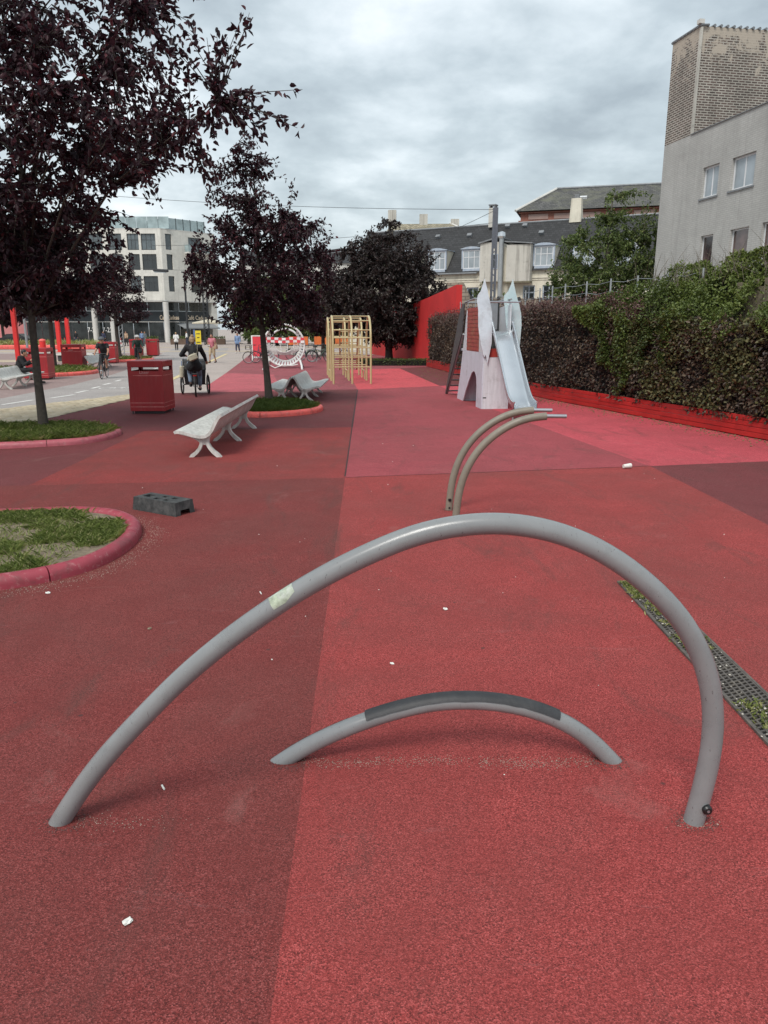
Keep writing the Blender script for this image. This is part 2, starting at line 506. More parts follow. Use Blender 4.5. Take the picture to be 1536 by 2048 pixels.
# ------------------------------------------------------------------ ground
GZ = -0.012
def poly_sheet(name, pts, z, mat, kind='structure', parent=None):
    me = bpy.data.meshes.new(name)
    bm = bmesh.new()
    bv = [bm.verts.new((x, y, z)) for x, y in pts]
    for tri in tessellate_polygon([[Vector((x, y, 0)) for x, y in pts]]): bm.faces.new([bv[i] for i in tri])
    bmesh.ops.recalc_face_normals(bm, faces=bm.faces)
    for q in bm.faces:
        if q.normal.z < 0: q.normal_flip()
    bm.to_mesh(me); bm.free()
    me.materials.append(MATS[mat])
    o = link(name, me, parent)
    if kind: o['kind'] = kind
    return o
poly_sheet('ground', [(-1500, -60), (1500, -60), (1500, 2200), (-1500, 2200)], GZ, 'asphalt_plaza')
P = [
 ('rubber_coral', [(-0.20, -4), (4.05, -4), (4.04, 7.5), (4.0, 10.97), (-0.54, 10.08)]),
 ('rubber_dark', [(4.05, -4), (12, -4), (8.2, 11.85), (4.0, 10.97), (4.04, 7.5)]),
 ('rubber_maroon', [(-14, -4), (-0.20, -4), (-0.54, 10.08), (-4.68, 9.55), (-8.6, 9.05), (-14, 8.4)]),
 ('rubber_orange', [(-4.68, 9.55), (-0.54, 10.08), (-0.67, 15.5), (-4.85, 14.9)]),
 ('rubber_dark', [(-14, 8.4), (-8.6, 9.05), (-4.68, 9.55), (-4.85, 14.9), (-0.67, 15.5), (-0.90, 25.5), (-3.4, 24.9), (-5.73, 24.24), (-7.0, 24.0), (-7.46, 22.1), (-7.83, 15.06), (-9.0, 10.5), (-14, 9.8)]),
 ('rubber_rose', [(-0.54, 10.08), (4.0, 10.97), (3.05, 17.2), (2.4, 22.0), (2.02, 27.06), (-0.90, 25.5), (-0.67, 15.5)]),
 ('rubber_pink', [(4.0, 10.97), (8.2, 11.85), (7.35, 14.0), (4.75, 23.3), (4.1, 29.0), (2.02, 27.06), (2.4, 22.0), (3.05, 17.2)]),
 ('rubber_bright', [(-0.90, 25.5), (2.02, 27.06), (0.83, 39.3), (-2.0, 38.0), (-1.1, 28.0)]),
 ('rubber_dark', [(2.02, 27.06), (4.1, 29.0), (3.2, 37.2), (2.6, 41.8), (0.83, 39.3)]),
 ('rubber_soft', [(-5.73, 24.24), (-3.4, 24.9), (-5.0, 34.0), (-7.4, 35.2), (-6.44, 27.3)]),
 ('rubber_dusty', [(-3.4, 24.9), (-0.90, 25.5), (-1.1, 28.0), (-2.0, 38.0), (0.83, 39.3), (2.6, 41.8), (1.5, 60.0), (-10.83, 61.0), (-8.86, 46.4), (-7.4, 35.2), (-5.0, 34.0)]),
]
for m, pts in P: surf = poly_sheet('playground_surface', pts, 0.0, m)
def strip_pts(a, b, w):
    a, b = Vector(a), Vector(b); d = (b - a).normalized(); s = Vector((d.y, -d.x)) * (w / 2)
    return [tuple(a - s), tuple(a + s), tuple(b + s), tuple(b - s)]
for a, b, w in (((-0.545, 10.15), (-0.67, 15.5), 0.022), ((-0.67, 15.5), (-0.90, 25.5), 0.035), ((-0.54, 10.08), (4.0, 10.97), 0.014), ((-0.9, 25.5), (-5.7, 24.26), 0.02), ((-7.05, 24.0), (-7.46, 22.1), 0.03), ((-7.46, 22.1), (-7.83, 15.06), 0.03)):
    poly_sheet('seam', strip_pts(a, b, w), 0.003, 'seam_dark', kind=None, parent=surf)

lane_r = [(-13.6, 10.5), (-11.6, 15.5), (-9.89, 19.14), (-8.0, 23.5), (-8.05, 27.0), (-8.9, 32.0), (-10.2, 42.0), (-13.2, 63.0), (-18.0, 88.0)]
lane_l = [(-24.0, 88.0), (-18.5, 63.0), (-13.9, 43.0), (-12.3, 34.0), (-11.6, 28.0), (-11.4, 22.3), (-13.0, 17.0), (-15.6, 10.5)]
poly_sheet('bike_path', lane_r + lane_l, GZ + 0.004, 'asphalt_path')
poly_sheet('plaza_paving', [(-15.6, 10.5), (-13.0, 17.0), (-11.4, 22.3), (-11.6, 28.0), (-12.3, 34.0), (-13.9, 43.0), (-18.5, 63.0), (-19.0, 65.0), (-60, 60), (-60, 10.5)], GZ + 0.004, 'plaza_brick')
for pts in ([(-60, 44), (-60, 50), (-19.2, 50.5), (-18.1, 47.5)], [(-60, 66), (-60, 70), (-6, 72), (-6, 70)], [(-60, 82), (-60, 85), (6, 88), (6, 86)]):
    poly_sheet('paving_band', pts, GZ + 0.008, 'beige_brick')
poly_sheet('paving_band', [(-7.95, 24.9), (-7.80, 24.9), (-8.75, 32.0), (-13.0, 63.0), (-13.25, 63.0), (-8.98, 32.0)], GZ + 0.010, 'yellow_paint')
# pale yellow pavers between the bike path and the rubber
pav = [(-13.6, 10.5), (-11.6, 15.5), (-9.89, 19.14), (-8.0, 23.5), (-7.95, 24.9), (-7.05, 24.9), (-6.98, 24.0), (-7.48, 22.1), (-7.85, 15.06), (-9.02, 10.5)]
base = poly_sheet('pavement', pav, GZ + 0.004, 'joint_sand')
def in_poly(pts, x, y):
    c = False; j = len(pts) - 1
    for i in range(len(pts)):
        (xi, yi), (xj, yj) = pts[i], pts[j]
        if (yi > y) != (yj > y) and x < (xj - xi) * (y - yi) / (yj - yi) + xi: c = not c
        j = i
    return c
PV, PF, PT = [], [], []
ca, sa = math.cos(1.28), math.sin(1.28)
for iy in range(-70, 70):
    for ix in range(-45, 45):
        lx = (ix + 0.5 * (iy % 2)) * 0.225; ly = iy * 0.115
        cx, cy = -9.5 + lx * ca - ly * sa, 18.0 + lx * sa + ly * ca
        if cy < 13.5 or not in_poly(pav, cx, cy): continue
        z = GZ + 0.028 + rnd.uniform(-0.004, 0.004); o = len(PV); tv = rnd.random()
        for (dx, dy, dz) in ((-.107, -.052, 0), (.107, -.052, 0), (.107, .052, 0), (-.107, .052, 0), (-.100, -.045, .007), (.100, -.045, .007), (.100, .045, .007), (-.100, .045, .007)):
            PV.append((cx + dx * ca - dy * sa, cy + dx * sa + dy * ca, z - 0.012 + dz)); PT.append(tv)
        PF += [(o + 4, o + 5, o + 6, o + 7)] + [(o + i, o + (i + 1) % 4, o + 4 + (i + 1) % 4, o + 4 + i) for i in range(4)]
po = link('paver_field', fast_mesh('paver_field', np.array(PV), np.array(PF), 'paver_yellow', np.array(PT)), base)
po['kind'] = 'stuff'
# lane markings
for i, (a, b) in enumerate((((-10.42, 20.3), (-10.22, 21.7)), ((-9.97, 22.3), (-9.75, 23.5)), ((-9.97, 24.2), (-9.97, 25.1)), ((-10.15, 25.95), (-10.2, 26.85)), ((-10.38, 27.7), (-10.43, 28.6)), ((-10.62, 29.6), (-10.68, 30.5)), ((-10.9, 32.0), (-11.0, 33.0)), ((-11.3, 35.0), (-11.45, 36.2)), ((-11.9, 39), (-12.05, 40.2)), ((-12.5, 43), (-12.75, 44.5)))):
    o = poly_sheet('lane_dash', strip_pts(a, b, 0.13), GZ + 0.009, 'road_paint', kind='structure')
# worn bicycle symbol
m = MB()
def flat_ring(m, c, r, w, z, n=20):
    vs, fs = [], []
    for i in range(n):
        a = 2 * PI * i / n
        vs += [(c[0] + math.cos(a) * (r - w), c[1] + math.sin(a) * (r - w), z), (c[0] + math.cos(a) * r, c[1] + math.sin(a) * r, z)]
    for i in range(n):
        j = (i + 1) % n; fs.append((2 * i, 2 * i + 1, 2 * j + 1, 2 * j))
    m.add(vs, fs)
zz = GZ + 0.009
flat_ring(m, (-9.65, 26.1), 0.30, 0.07, zz); flat_ring(m, (-8.95, 26.3), 0.30, 0.07, zz)
for a, b in (((-9.65, 26.1), (-9.35, 26.5)), ((-9.35, 26.5), (-9.05, 26.5)), ((-9.35, 26.15), (-9.05, 26.5)), ((-9.65, 26.1), (-9.35, 26.15)), ((-9.05, 26.5), (-8.95, 26.3)), ((-9.15, 26.62), (-8.92, 26.62))):
    q = strip_pts(a, b, 0.06); m.add([(x, y, zz + 0.001) for x, y in q], [(0, 1, 2, 3)])
tag(m.build('bicycle_marking', 'road_paint', recalc=False), kind='structure')

# ------------------------------------------------------------------ leaf and grass clouds
def leaf_cloud(Pn, D, L, W, tint, mat, name, shape=2, fold=0.25, droop=None):
    """one leaf per row: base point, axis, length, width"""
    n = len(Pn)
    D = D / (np.linalg.norm(D, axis=1, keepdims=True) + 1e-9)
    A = NR.normal(size=(n, 3)); A[:, 2] = np.abs(A[:, 2]) * 0.9 + 0.35
    S = np.cross(D, A); S /= (np.linalg.norm(S, axis=1, keepdims=True) + 1e-9)
    N = np.cross(S, D)
    L = L[:, None]; W = W[:, None]
    tip = Pn + D * L - N * L * 0.10
    if shape == 2:
        V = np.stack([Pn, Pn + D * L * .26 + S * W * .42 + N * W * fold, Pn + D * L * .64 + S * W * .40 + N * W * fold * .8, tip,
                      Pn + D * L * .64 - S * W * .40 + N * W * fold * .8, Pn + D * L * .26 - S * W * .42 + N * W * fold], axis=1).reshape(-1, 3)
        o = (np.arange(n) * 6)[:, None]
        F = np.concatenate([o + np.array([[0, 1, 2, 3]]), o + np.array([[0, 3, 4, 5]])])
        T = np.repeat(tint, 6)
    else:
        V = np.stack([Pn, Pn + D * L * .45 + S * W * .5 + N * W * fold, tip, Pn + D * L * .45 - S * W * .5 + N * W * fold], axis=1).reshape(-1, 3)
        o = (np.arange(n) * 4)[:, None]
        F = np.concatenate([o + np.array([[0, 1, 2]]), o + np.array([[0, 2, 3]])])
        T = np.repeat(tint, 4)
    return fast_mesh(name, V, F, mat, T)

def grass(name, parent, pts, n, z, hmin, hmax, mat='leaf_grass', bare=0.45, width=0.006, clump=2.2):
    xs = [p[0] for p in pts]; ys = [p[1] for p in pts]
    X, Y = [], []
    ph = [rnd.uniform(0, 6.28) for _ in range(6)]
    while len(X) < n:
        x, y = rnd.uniform(min(xs), max(xs)), rnd.uniform(min(ys), max(ys))
        if not in_poly(pts, x, y): continue
        q = math.sin(x * clump + ph[0]) * math.sin(y * clump * 1.3 + ph[1]) + 0.6 * math.sin(x * clump * 2.7 + ph[2] + y) * math.sin(y * clump * 2.3 + ph[3] - x) + 0.35 * math.sin(x * 13 + ph[4]) * math.sin(y * 15 + ph[5])
        if q < bare - 1.0 + rnd.uniform(-0.25, 0.25): continue
        X.append(x); Y.append(y)
    n = len(X)
    Pn = np.stack([np.array(X), np.array(Y), np.full(n, z)], axis=1)
    a = NR.uniform(0, 2 * PI, n); le = NR.uniform(0.3, 1.5, n)
    D = np.stack([np.cos(a) * le, np.sin(a) * le, np.ones(n)], axis=1); D /= np.linalg.norm(D, axis=1, keepdims=True)
    H = NR.uniform(hmin, hmax, n)[:, None]; S = np.stack([-np.sin(a), np.cos(a), np.zeros(n)], axis=1) * NR.uniform(0.6, 1.3, n)[:, None] * width
    mid = Pn + D * H * .6
    tip = mid + (D + np.stack([np.cos(a), np.sin(a), np.full(n, -0.5)], axis=1) * 0.6) * H * .45
    V = np.stack([Pn - S, Pn + S, mid + S * .7, tip, mid - S * .7], axis=1).reshape(-1, 3)
    o = (np.arange(n) * 5)[:, None]
    me = fast_mesh(name, V, o + np.array([[0, 1, 2, 3, 4]]), mat, np.repeat(np.clip(NR.normal(0.42, 0.25, n), 0, 1), 5))
    ob = link(name, me, parent); ob['kind'] = 'stuff'
    return ob

def smooth_loop(pts, per=6):
    out = []; n = len(pts); pts = [Vector(p) for p in pts]
    for i in range(n):
        p0, p1, p2, p3 = pts[i - 1], pts[i], pts[(i + 1) % n], pts[(i + 2) % n]
        for k in range(per):
            t = k / per
            q = 0.5 * ((2 * p1) + (p2 - p0) * t + (2 * p0 - 5 * p1 + 4 * p2 - p3) * t * t + (3 * p1 - p0 - 3 * p2 + p3) * t ** 3)
            out.append((q.x, q.y))
    return out
def inset(loop, d):
    out = []; n = len(loop)
    area = sum(loop[i][0] * loop[(i + 1) % n][1] - loop[(i + 1) % n][0] * loop[i][1] for i in range(n))
    s = 1 if area > 0 else -1
    for i in range(n):
        t = Vector(loop[(i + 1) % n]) - Vector(loop[i - 1]); t.normalize()
        out.append((loop[i][0] - t.y * d * s, loop[i][1] + t.x * d * s))
    return out
ell_poly = [(-5.3, 5.5), (-4.2, 5.4), (-3.3, 5.6), (-2.75, 6.1), (-2.66, 7.0), (-3.0, 7.6), (-4.0, 7.65), (-5.0, 7.4)]
def kerbed_bed(label, ctrl, mat, seg, gn, gh, bare, h=0.15, w=0.2, gmat='leaf_grass', soil_z=0.07, blade=0.006, clump=2.2, group=None):
    t = thing('planting_bed', label, 'flower bed', (0, 0, 0), 0, group)
    loop = smooth_loop(ctrl)
    area = sum(loop[i][0] * loop[(i + 1) % len(loop)][1] - loop[(i + 1) % len(loop)][0] * loop[i][1] for i in range(len(loop)))
    if area < 0: loop = loop[::-1]
    # counter-clockwise: outside lies to the right of the path; the path is the kerb's centre line
    mid = inset(loop, w / 2)
    prof = []
    for k in range(9):
        a = PI * k / 8
        prof.append((w / 2 * math.cos(a), h * 0.35 + h * 0.65 * math.sin(a)))
    prof = [(w / 2, -0.03)] + prof + [(-w / 2, -0.03)]
    n = len(mid); d = 0.0; start = 0
    cuts = [0]
    for i in range(n):
        d += (Vector(mid[(i + 1) % n]) - Vector(mid[i])).length
        if d > seg: cuts.append(i + 1); d = 0.0
    if cuts[-1] != n: cuts.append(n)
    for a, b in zip(cuts[:-1], cuts[1:]):
        path = [Vector(mid[i % n]) for i in range(a, b + 1)]
        if len(path) < 2: continue
        path[0] = path[0] + (path[1] - path[0]).normalized() * 0.004
        path[-1] = path[-1] + (path[-2] - path[-1]).normalized() * 0.004
        MB().sweep(prof, [tuple(p) for p in path]).build('kerb_stone', mat, t, smooth=True)
    inner = inset(loop, w * 0.8)
    poly_sheet('soil', inner, soil_z, 'soil', kind=None, parent=t)
    if gn: grass('grass', t, inset(loop, w * 1.0), gn, soil_z, gh[0], gh[1], gmat, bare, blade, clump)
    return t
front_bed = kerbed_bed('bare patchy grass bed with dark red rounded kerb beside the grey arch', [(-4.1, 7.85), (-3.4, 7.95), (-2.9, 7.82), (-2.55, 7.45), (-2.40, 7.0), (-2.38, 6.5), (-2.48, 6.05), (-2.72, 5.72), (-3.05, 5.5), (-3.5, 5.32), (-4.2, 5.15), (-5.0, 5.1), (-5.6, 5.5), (-5.8, 6.4), (-5.3, 7.3), (-4.7, 7.75)], 'kerb_red', 1.15, 26000, (0.025, 0.095), 1.08, h=0.115, w=0.15, clump=3.4, blade=0.0032)
grass('grass', front_bed, ell_poly, 3400, 0.07, 0.02, 0.075, 'leaf_grass', -9, 0.0032)
kerbed_bed('long grassy bed with pink kerb around the nearest purple tree', [(-5.1, 14.15), (-5.15, 13.6), (-5.4, 13.15), (-5.9, 12.85), (-6.6, 12.6), (-7.6, 12.4), (-9, 12.4), (-10, 13), (-10, 14.2), (-9.2, 14.9), (-8.2, 15.1), (-7.2, 15.3), (-6.3, 15.35), (-5.55, 15.05), (-5.2, 14.6)], 'kerb_pink', 1.5, 30000, (0.07, 0.22), 0.42, h=0.11, w=0.16, blade=0.0055, soil_z=0.05)
kerbed_bed('grass bed with bright orange red kerb around the purple tree by the benches', [(-1.55, 18.7), (-1.7, 18.1), (-2.1, 17.6), (-2.7, 17.25), (-3.2, 17.3), (-3.5, 17.8), (-3.65, 18.6), (-3.65, 19.6), (-3.5, 20.5), (-3.1, 20.85), (-2.6, 20.6), (-2.0, 20.0), (-1.62, 19.3)], 'kerb_orange', 1.6, 11000, (0.06, 0.2), 0.3, h=0.13, w=0.17, gmat='leaf_grass_dark', blade=0.008)
def ell(cx, cy, rx, ry, n=14): return [(cx + rx * math.cos(2 * PI * i / n), cy + ry * math.sin(2 * PI * i / n)) for i in range(n)]
kerbed_bed('bed with orange kerb across the bike path, below a slim purple tree', ell(-16.1, 34.6, 2.75, 3.0), 'kerb_orange', 2.0, 4500, (0.15, 0.4), 0.2, h=0.16, w=0.24, blade=0.014)
kerbed_bed('small far bed with orange kerb beside the standing green cyclist', ell(-17.6, 49.0, 2.6, 2.6), 'kerb_orange', 2.5, 2500, (0.15, 0.35), 0.2, h=0.16, w=0.24, blade=0.02)
# ------------------------------------------------------------------ playground metal
def metal_paint(name, col, rough=0.4, metal=0.0, scratch=(0.06, 0.05, 0.05)):
    t = NT(name); p = t.pos(True)
    c = t.mix(t.ramp(t.noise(p, 4.0, 7, 0.65), [(0.3, 0.0), (0.7, 1.0)]), sh(col, 0.9), sh(col, 1.08))
    st = t.noise(t.pos(True, (40, 40, 14)), 2.2, 9, 0.75, 0.5)
    c = t.mix(t.ramp(st, [(0.612, 0.0), (0.66, 0.85)]), c, scratch)
    w = t.noise(p, 9, 9, 0.75)
    c = t.mix(t.ramp(w, [(0.52, 0.0), (0.75, 0.45)]), c, sh(col, 0.5))
    t.bump(t.noise(p, 260, 3), 0.12, 0.002)
    return t.set(c, t.ramp(w, [(0.3, rough * 0.85), (0.8, rough * 1.4)]), metal)
metal_paint('grey_paint', (0.225, 0.233, 0.236), 0.24)
metal_paint('khaki_paint', (0.215, 0.190, 0.150), 0.45)
metal_paint('gold_paint', (0.50, 0.41, 0.215), 0.34)
metal_paint('white_paint', (0.70, 0.70, 0.68), 0.45, scratch=(0.35, 0.3, 0.27))
metal_paint('red_paint', (0.70, 0.030, 0.028), 0.42, scratch=(0.3, 0.05, 0.05))
metal_paint('steel', (0.42, 0.43, 0.45), 0.34, 0.75)
metal_paint('slide_steel', (0.62, 0.64, 0.66), 0.24, 0.85, scratch=(0.4, 0.4, 0.4))
metal_paint('galvanised', (0.36, 0.38, 0.39), 0.5, 0.5)
metal_paint('dark_metal', (0.028, 0.030, 0.034), 0.45)
metal_paint('blue_grey_steel', (0.125, 0.135, 0.160), 0.5, 0.2)
simple('black_rubber', (0.030, 0.031, 0.034), 0.55, var=0.25, scale=9, bump=0.3, bscale=80, dirt=(0.13, 0.125, 0.12), dirt_amt=0.35, dirt_scale=5)
simple('black_plastic', (0.012, 0.012, 0.013), 0.35, var=0.2)
simple('recycled_rubber', (0.040, 0.042, 0.042), 0.85, var=0.35, scale=40, bump=0.6, bscale=120, dirt=(0.16, 0.155, 0.15), dirt_amt=0.5, dirt_scale=7)
simple('sticker_green', (0.36, 0.41, 0.31), 0.6, var=0.4, scale=40, dirt=(0.50, 0.52, 0.49), dirt_amt=0.9, dirt_scale=26)
def spline(pts, per=4):
    out = []; pts = [Vector(p) for p in pts]; n = len(pts)
    for i in range(n - 1):
        p0, p1, p2, p3 = pts[max(i - 1, 0)], pts[i], pts[i + 1], pts[min(i + 2, n - 1)]
        for k in range(per):
            t = k / per
            out.append(0.5 * ((2 * p1) + (p2 - p0) * t + (2 * p0 - 5 * p1 + 4 * p2 - p3) * t * t + (3 * p1 - p0 - 3 * p2 + p3) * t ** 3))
    return out + [pts[-1]]
def relax(pts, it=3):
    pts = [Vector(p) for p in pts]
    for _ in range(it):
        q = [p.copy() for p in pts]
        for i in range(1, len(pts) - 1): pts[i] = (q[i - 1] + q[i] * 2 + q[i + 1]) / 4
    return pts
def sleeve(path, r, a0, a1, n=14, ragged=0.0):
    """open shell round the upper side of a tube that lies in an XZ plane"""
    m = MB(); k = len(path); vs = []
    for i, p in enumerate(path):
        d = (path[min(i + 1, k - 1)] - path[max(i - 1, 0)]).normalized()
        nrm = Vector((-d.z, 0, d.x))
        e1 = a1 + (rnd.uniform(-ragged, ragged) if ragged else 0)
        for rr in (r, r - 0.004):
            for j in range(n):
                a = a0 + (e1 - a0) * j / (n - 1)
                vs.append(p + (nrm * math.cos(a) + Vector((0, -1, 0)) * math.sin(a)) * rr)
    fs = []
    for i in range(k - 1):
        o, q = i * 2 * n, (i + 1) * 2 * n
        for j in range(n - 1):
            fs.append((o + j, o + j + 1, q + j + 1, q + j)); fs.append((o + n + j, q + n + j, q + n + j + 1, o + n + j + 1))
        for j in (0, n - 1): fs.append((o + j, q + j, q + n + j, o + n + j))
    for b in (0, (k - 1) * 2 * n):
        for j in range(n - 1): fs.append((b + j, b + n + j, b + n + j + 1, b + j + 1))
    m.add(vs, fs)
    return m
big = [(-1.385, -0.05), (-1.35, 0.01), (-1.27, 0.13), (-1.17, 0.265), (-1.06, 0.39), (-0.935, 0.52), (-0.82, 0.64), (-0.69, 0.755), (-0.56, 0.86), (-0.42, 0.96), (-0.29, 1.045), (-0.14, 1.13), (0.01, 1.20), (0.11, 1.24), (0.24, 1.275), (0.38, 1.29), (0.50, 1.285), (0.63, 1.262), (0.76, 1.215), (0.89, 1.145), (1.01, 1.053), (1.12, 0.95), (1.205, 0.84), (1.27, 0.715), (1.315, 0.58), (1.335, 0.43), (1.335, 0.29), (1.32, 0.15), (1.30, 0.01), (1.29, -0.05)]
t = thing('climbing_arch', 'tall grey tubular arch standing across the foreground', 'play arch', (0, 2.70, 0))
bp = relax(spline([(x, 0, z) for x, z in big], 3), 6)
MB().tube(bp, 0.0415, 28).build('tube', 'grey_paint', t, smooth=True)
i0 = min(range(len(bp)), key=lambda i: abs(bp[i].x + 0.41)); i1 = min(range(len(bp)), key=lambda i: abs(bp[i].x + 0.31))
tag(sleeve(bp[i0:i1 + 1], 0.0424, 0.15, 1.35, 10, 0.35).build('sticker', 'sticker_green', t), 'torn pale green sticker')
m = MB().tube([(1.326, -0.035, 0.085), (1.326, -0.052, 0.085), (1.326, -0.058, 0.085)], [0.021, 0.020, 0.014], 14)
k = m.build('bolt_cap', 'black_plastic', t, smooth=True)
MB().tube([(1.326, -0.058, 0.085), (1.326, -0.0600, 0.085)], 0.006, 6).build('bolt_head', 'steel', k)
sm = [(-0.53, -0.04), (-0.47, 0.005), (-0.35, 0.085), (-0.20, 0.160), (-0.07, 0.215), (0.03, 0.25), (0.16, 0.288), (0.28, 0.308), (0.42, 0.312), (0.56, 0.298), (0.69, 0.268), (0.81, 0.220), (0.92, 0.157), (1.01, 0.08), (1.08, 0.005), (1.12, -0.04)]
t = thing('balance_arch', 'low grey arch with a black rubber seat pad under the tall arch', 'play arch', (0, 3.15, 0))
sp = relax(spline([(x, 0, z) for x, z in sm], 3), 5)
MB().tube(sp, 0.040, 26).build('tube', 'grey_paint', t, smooth=True)
i0 = min(range(len(sp)), key=lambda i: abs(sp[i].x + 0.06)); i1 = min(range(len(sp)), key=lambda i: abs(sp[i].x - 0.815))
sleeve(sp[i0:i1 + 1], 0.047, -1.9, 1.15, 16, 0.05).build('rubber_pad', 'black_rubber', t, smooth=True)
# worn tape along the upper back of the bare ends
for s, e in ((3, i0 - 1), (i1 + 1, len(sp) - 4)):
    sleeve(sp[s:e], 0.0412, -1.5, -0.42, 8, 0.06).build('wear_strip', 'black_rubber', t, smooth=True)
# ---- the two cut-off curved bars behind
ta = [(0.735, -0.04), (0.74, 0.02), (0.757, 0.24), (0.795, 0.44), (0.87, 0.635), (0.99, 0.815), (1.15, 0.96), (1.32, 1.06), (1.49, 1.115), (1.65, 1.13)]
for nm, Y, lab, hole in (('far', 8.2, 'further of two khaki curved bars, its foot bolted, ending in a bare pipe', True), ('near', 7.62, 'nearer of two khaki curved bars ending in a bare thin pipe', False)):
    t = thing('curved_bar', lab, 'play bar', (0 if nm == 'far' else 0.02, Y, 0), 0, 'cut off curved bars')
    pp = relax(spline([(x, 0, z) for x, z in ta], 4), 6)
    MB().tube(pp, 0.040, 20).build('tube', 'khaki_paint', t, smooth=True)
    MB().tube([(1.60, 0, 1.130), (1.65, 0, 1.131), (1.855, 0, 1.128)], 0.0205, 14).build('pipe_end', 'steel', t, smooth=True)
    if hole:
        MB().tube([(0.745, -0.034, 0.12), (0.745, -0.050, 0.12)], [0.021, 0.016], 12).build('bolt_cap', 'black_plastic', t, smooth=True)
        MB().tube([(0.742, -0.036, 0.03), (0.742, -0.044, 0.03)], 0.012, 10).build('bolt_cap', 'black_plastic', t, smooth=True)

# ---- drain grate
simple('iron_grate', (0.105, 0.092, 0.082), 0.7, 0.2, var=0.35, scale=25, world=True, dirt=(0.22, 0.19, 0.15), dirt_amt=0.6, dirt_scale=12)
simple('drain_dark', (0.006, 0.005, 0.005), 0.95)
simple('pebble', (0.50, 0.46, 0.40), 0.85, var=0.35, scale=40, world=True)
t = thing('drain_grate', 'long slotted drain grate with moss and grit set in the coral surface', 'drain', (0, 0, 0))
m = MB(); m.bx(1.905, 2.145, 0.3, 5.68, 0.0025, 0.0045); m.build('drain_shade_sheet', 'drain_dark', t)  # flat near-black sheet, the pit's shade put in as colour
m = MB()
for x0, x1 in ((1.893, 1.907), (2.143, 2.157)): m.bx(x0, x1, 0.3, 5.70, 0.001, 0.016)
m.bx(1.907, 2.143, 5.68, 5.70, 0.001, 0.016); m.build('frame', 'iron_grate', t)
gm = MB()
for i in range(7):
    x = 1.912 + i * 0.0378; gm.bx(x - 0.0055, x + 0.0055, 0, 0.498, 0.006, 0.0135)
for j in range(15):
    y = 0.012 + j * 0.034
    for i in range(6):
        x = 1.912 + i * 0.0378; sx = 0.012 if i % 2 else -0.002
        gm.box((x + 0.0189, y + sx, 0.0095), (0.030, 0.009, 0.0072), 0.35)
gme = gm.mesh('grating', 'iron_grate')
for i in range(11):
    link('grating', gme, t, (0, 5.18 - i * 0.5, 0))
# moss, grass and grit lying on the grate
Q = []
for (y0, y1, n) in ((5.28, 5.68, 900), (4.95, 5.2, 250), (4.35, 4.6, 260), (4.75, 4.85, 80), (3.4, 3.7, 160), (2.9, 3.2, 120)):
    for _ in range(n):
        x = rnd.uniform(1.90, 2.14) if y0 > 5.2 else rnd.gauss(2.01, 0.045)
        y = rnd.uniform(y0, y1)
        if y0 > 5.2 and x > 2.06 and y < 5.5: continue
        Q.append((x, y, 0.012))
Q = np.array(Q); n = len(Q); a = NR.uniform(0, 2 * PI, n)
D_ = np.stack([np.cos(a), np.sin(a), NR.uniform(0.3, 1.4, n)], axis=1)
o = link('moss', leaf_cloud(Q, D_, NR.uniform(0.018, 0.045, n), NR.uniform(0.006, 0.014, n), NR.uniform(0, 1, n), 'leaf_moss', 'moss', 1), t); o['kind'] = 'stuff'
def grit(name, pts, mat, parent=None, s=(0.003, 0.009), label=None, cat=None):
    m = MB()
    for (x, y) in pts:
        r = rnd.uniform(*s)
        a = rnd.uniform(0, 3); k = rnd.uniform(.5, 1.0); z = 0.4 * r + (0.013 if parent else 0.0)
        c, q = math.cos(a) * r, math.sin(a) * r
        m.add([(x + c, y + q, z), (x - q * k, y + c * k, z), (x - c, y - q, z), (x + q * k, y - c * k, z), (x, y, z + 0.7 * r), (x, y, z - 0.5 * r)], [(0, 1, 4), (1, 2, 4), (2, 3, 4), (3, 0, 4), (1, 0, 5), (2, 1, 5), (3, 2, 5), (0, 3, 5)])
    o = m.build(name, mat, parent, recalc=False); o['kind'] = 'stuff'
    if label: o['label'] = label; o['category'] = cat
    return o
grit('grit', [(rnd.gauss(2.0, 0.06), rnd.uniform(2.0, 5.6)) for _ in range(160)], 'pebble', t, (0.004, 0.010))

# ---- loose granules worn off beside the tubes and the kerb
simple('granule_pale', (0.33, 0.235, 0.195), 0.9, var=0.35, scale=60, world=True)
simple('granule_dark', (0.13, 0.060, 0.055), 0.9, var=0.4, scale=60, world=True)
pts = []
for _ in range(950):
    x = rnd.choice((rnd.uniform(-0.40, 0.35), rnd.uniform(0.45, 1.0), rnd.uniform(-0.4, 1.0))); pts.append((x, 3.135 + rnd.gauss(0, 0.028) + 0.01 * math.sin(x * 7)))
for _ in range(110): pts.append((rnd.gauss(1.30, 0.055), 2.68 + rnd.gauss(0, 0.02)))
for _ in range(130): pts.append((-1.28 + abs(rnd.gauss(0, 0.2)), 2.69 + rnd.gauss(0, 0.03)))
grit('loose_granules', pts, 'granule_pale', None, (0.0016, 0.0036), 'pale worn granules scattered in a line under the low arch', 'granules')
pts = []
kl = inset(smooth_loop([(-4.1, 7.85), (-3.4, 7.95), (-2.9, 7.82), (-2.55, 7.45), (-2.40, 7.0), (-2.38, 6.5), (-2.48, 6.05), (-2.72, 5.72), (-3.05, 5.5), (-3.5, 5.32), (-4.2, 5.15), (-5.0, 5.1), (-5.6, 5.5), (-5.8, 6.4), (-5.3, 7.3), (-4.7, 7.75)]), -0.05)
for _ in range(3000):
    p = rnd.choice(kl)
    pts.append((p[0] + abs(rnd.gauss(0, 0.09)) + rnd.gauss(0, 0.03), p[1] + rnd.gauss(0, 0.06)))
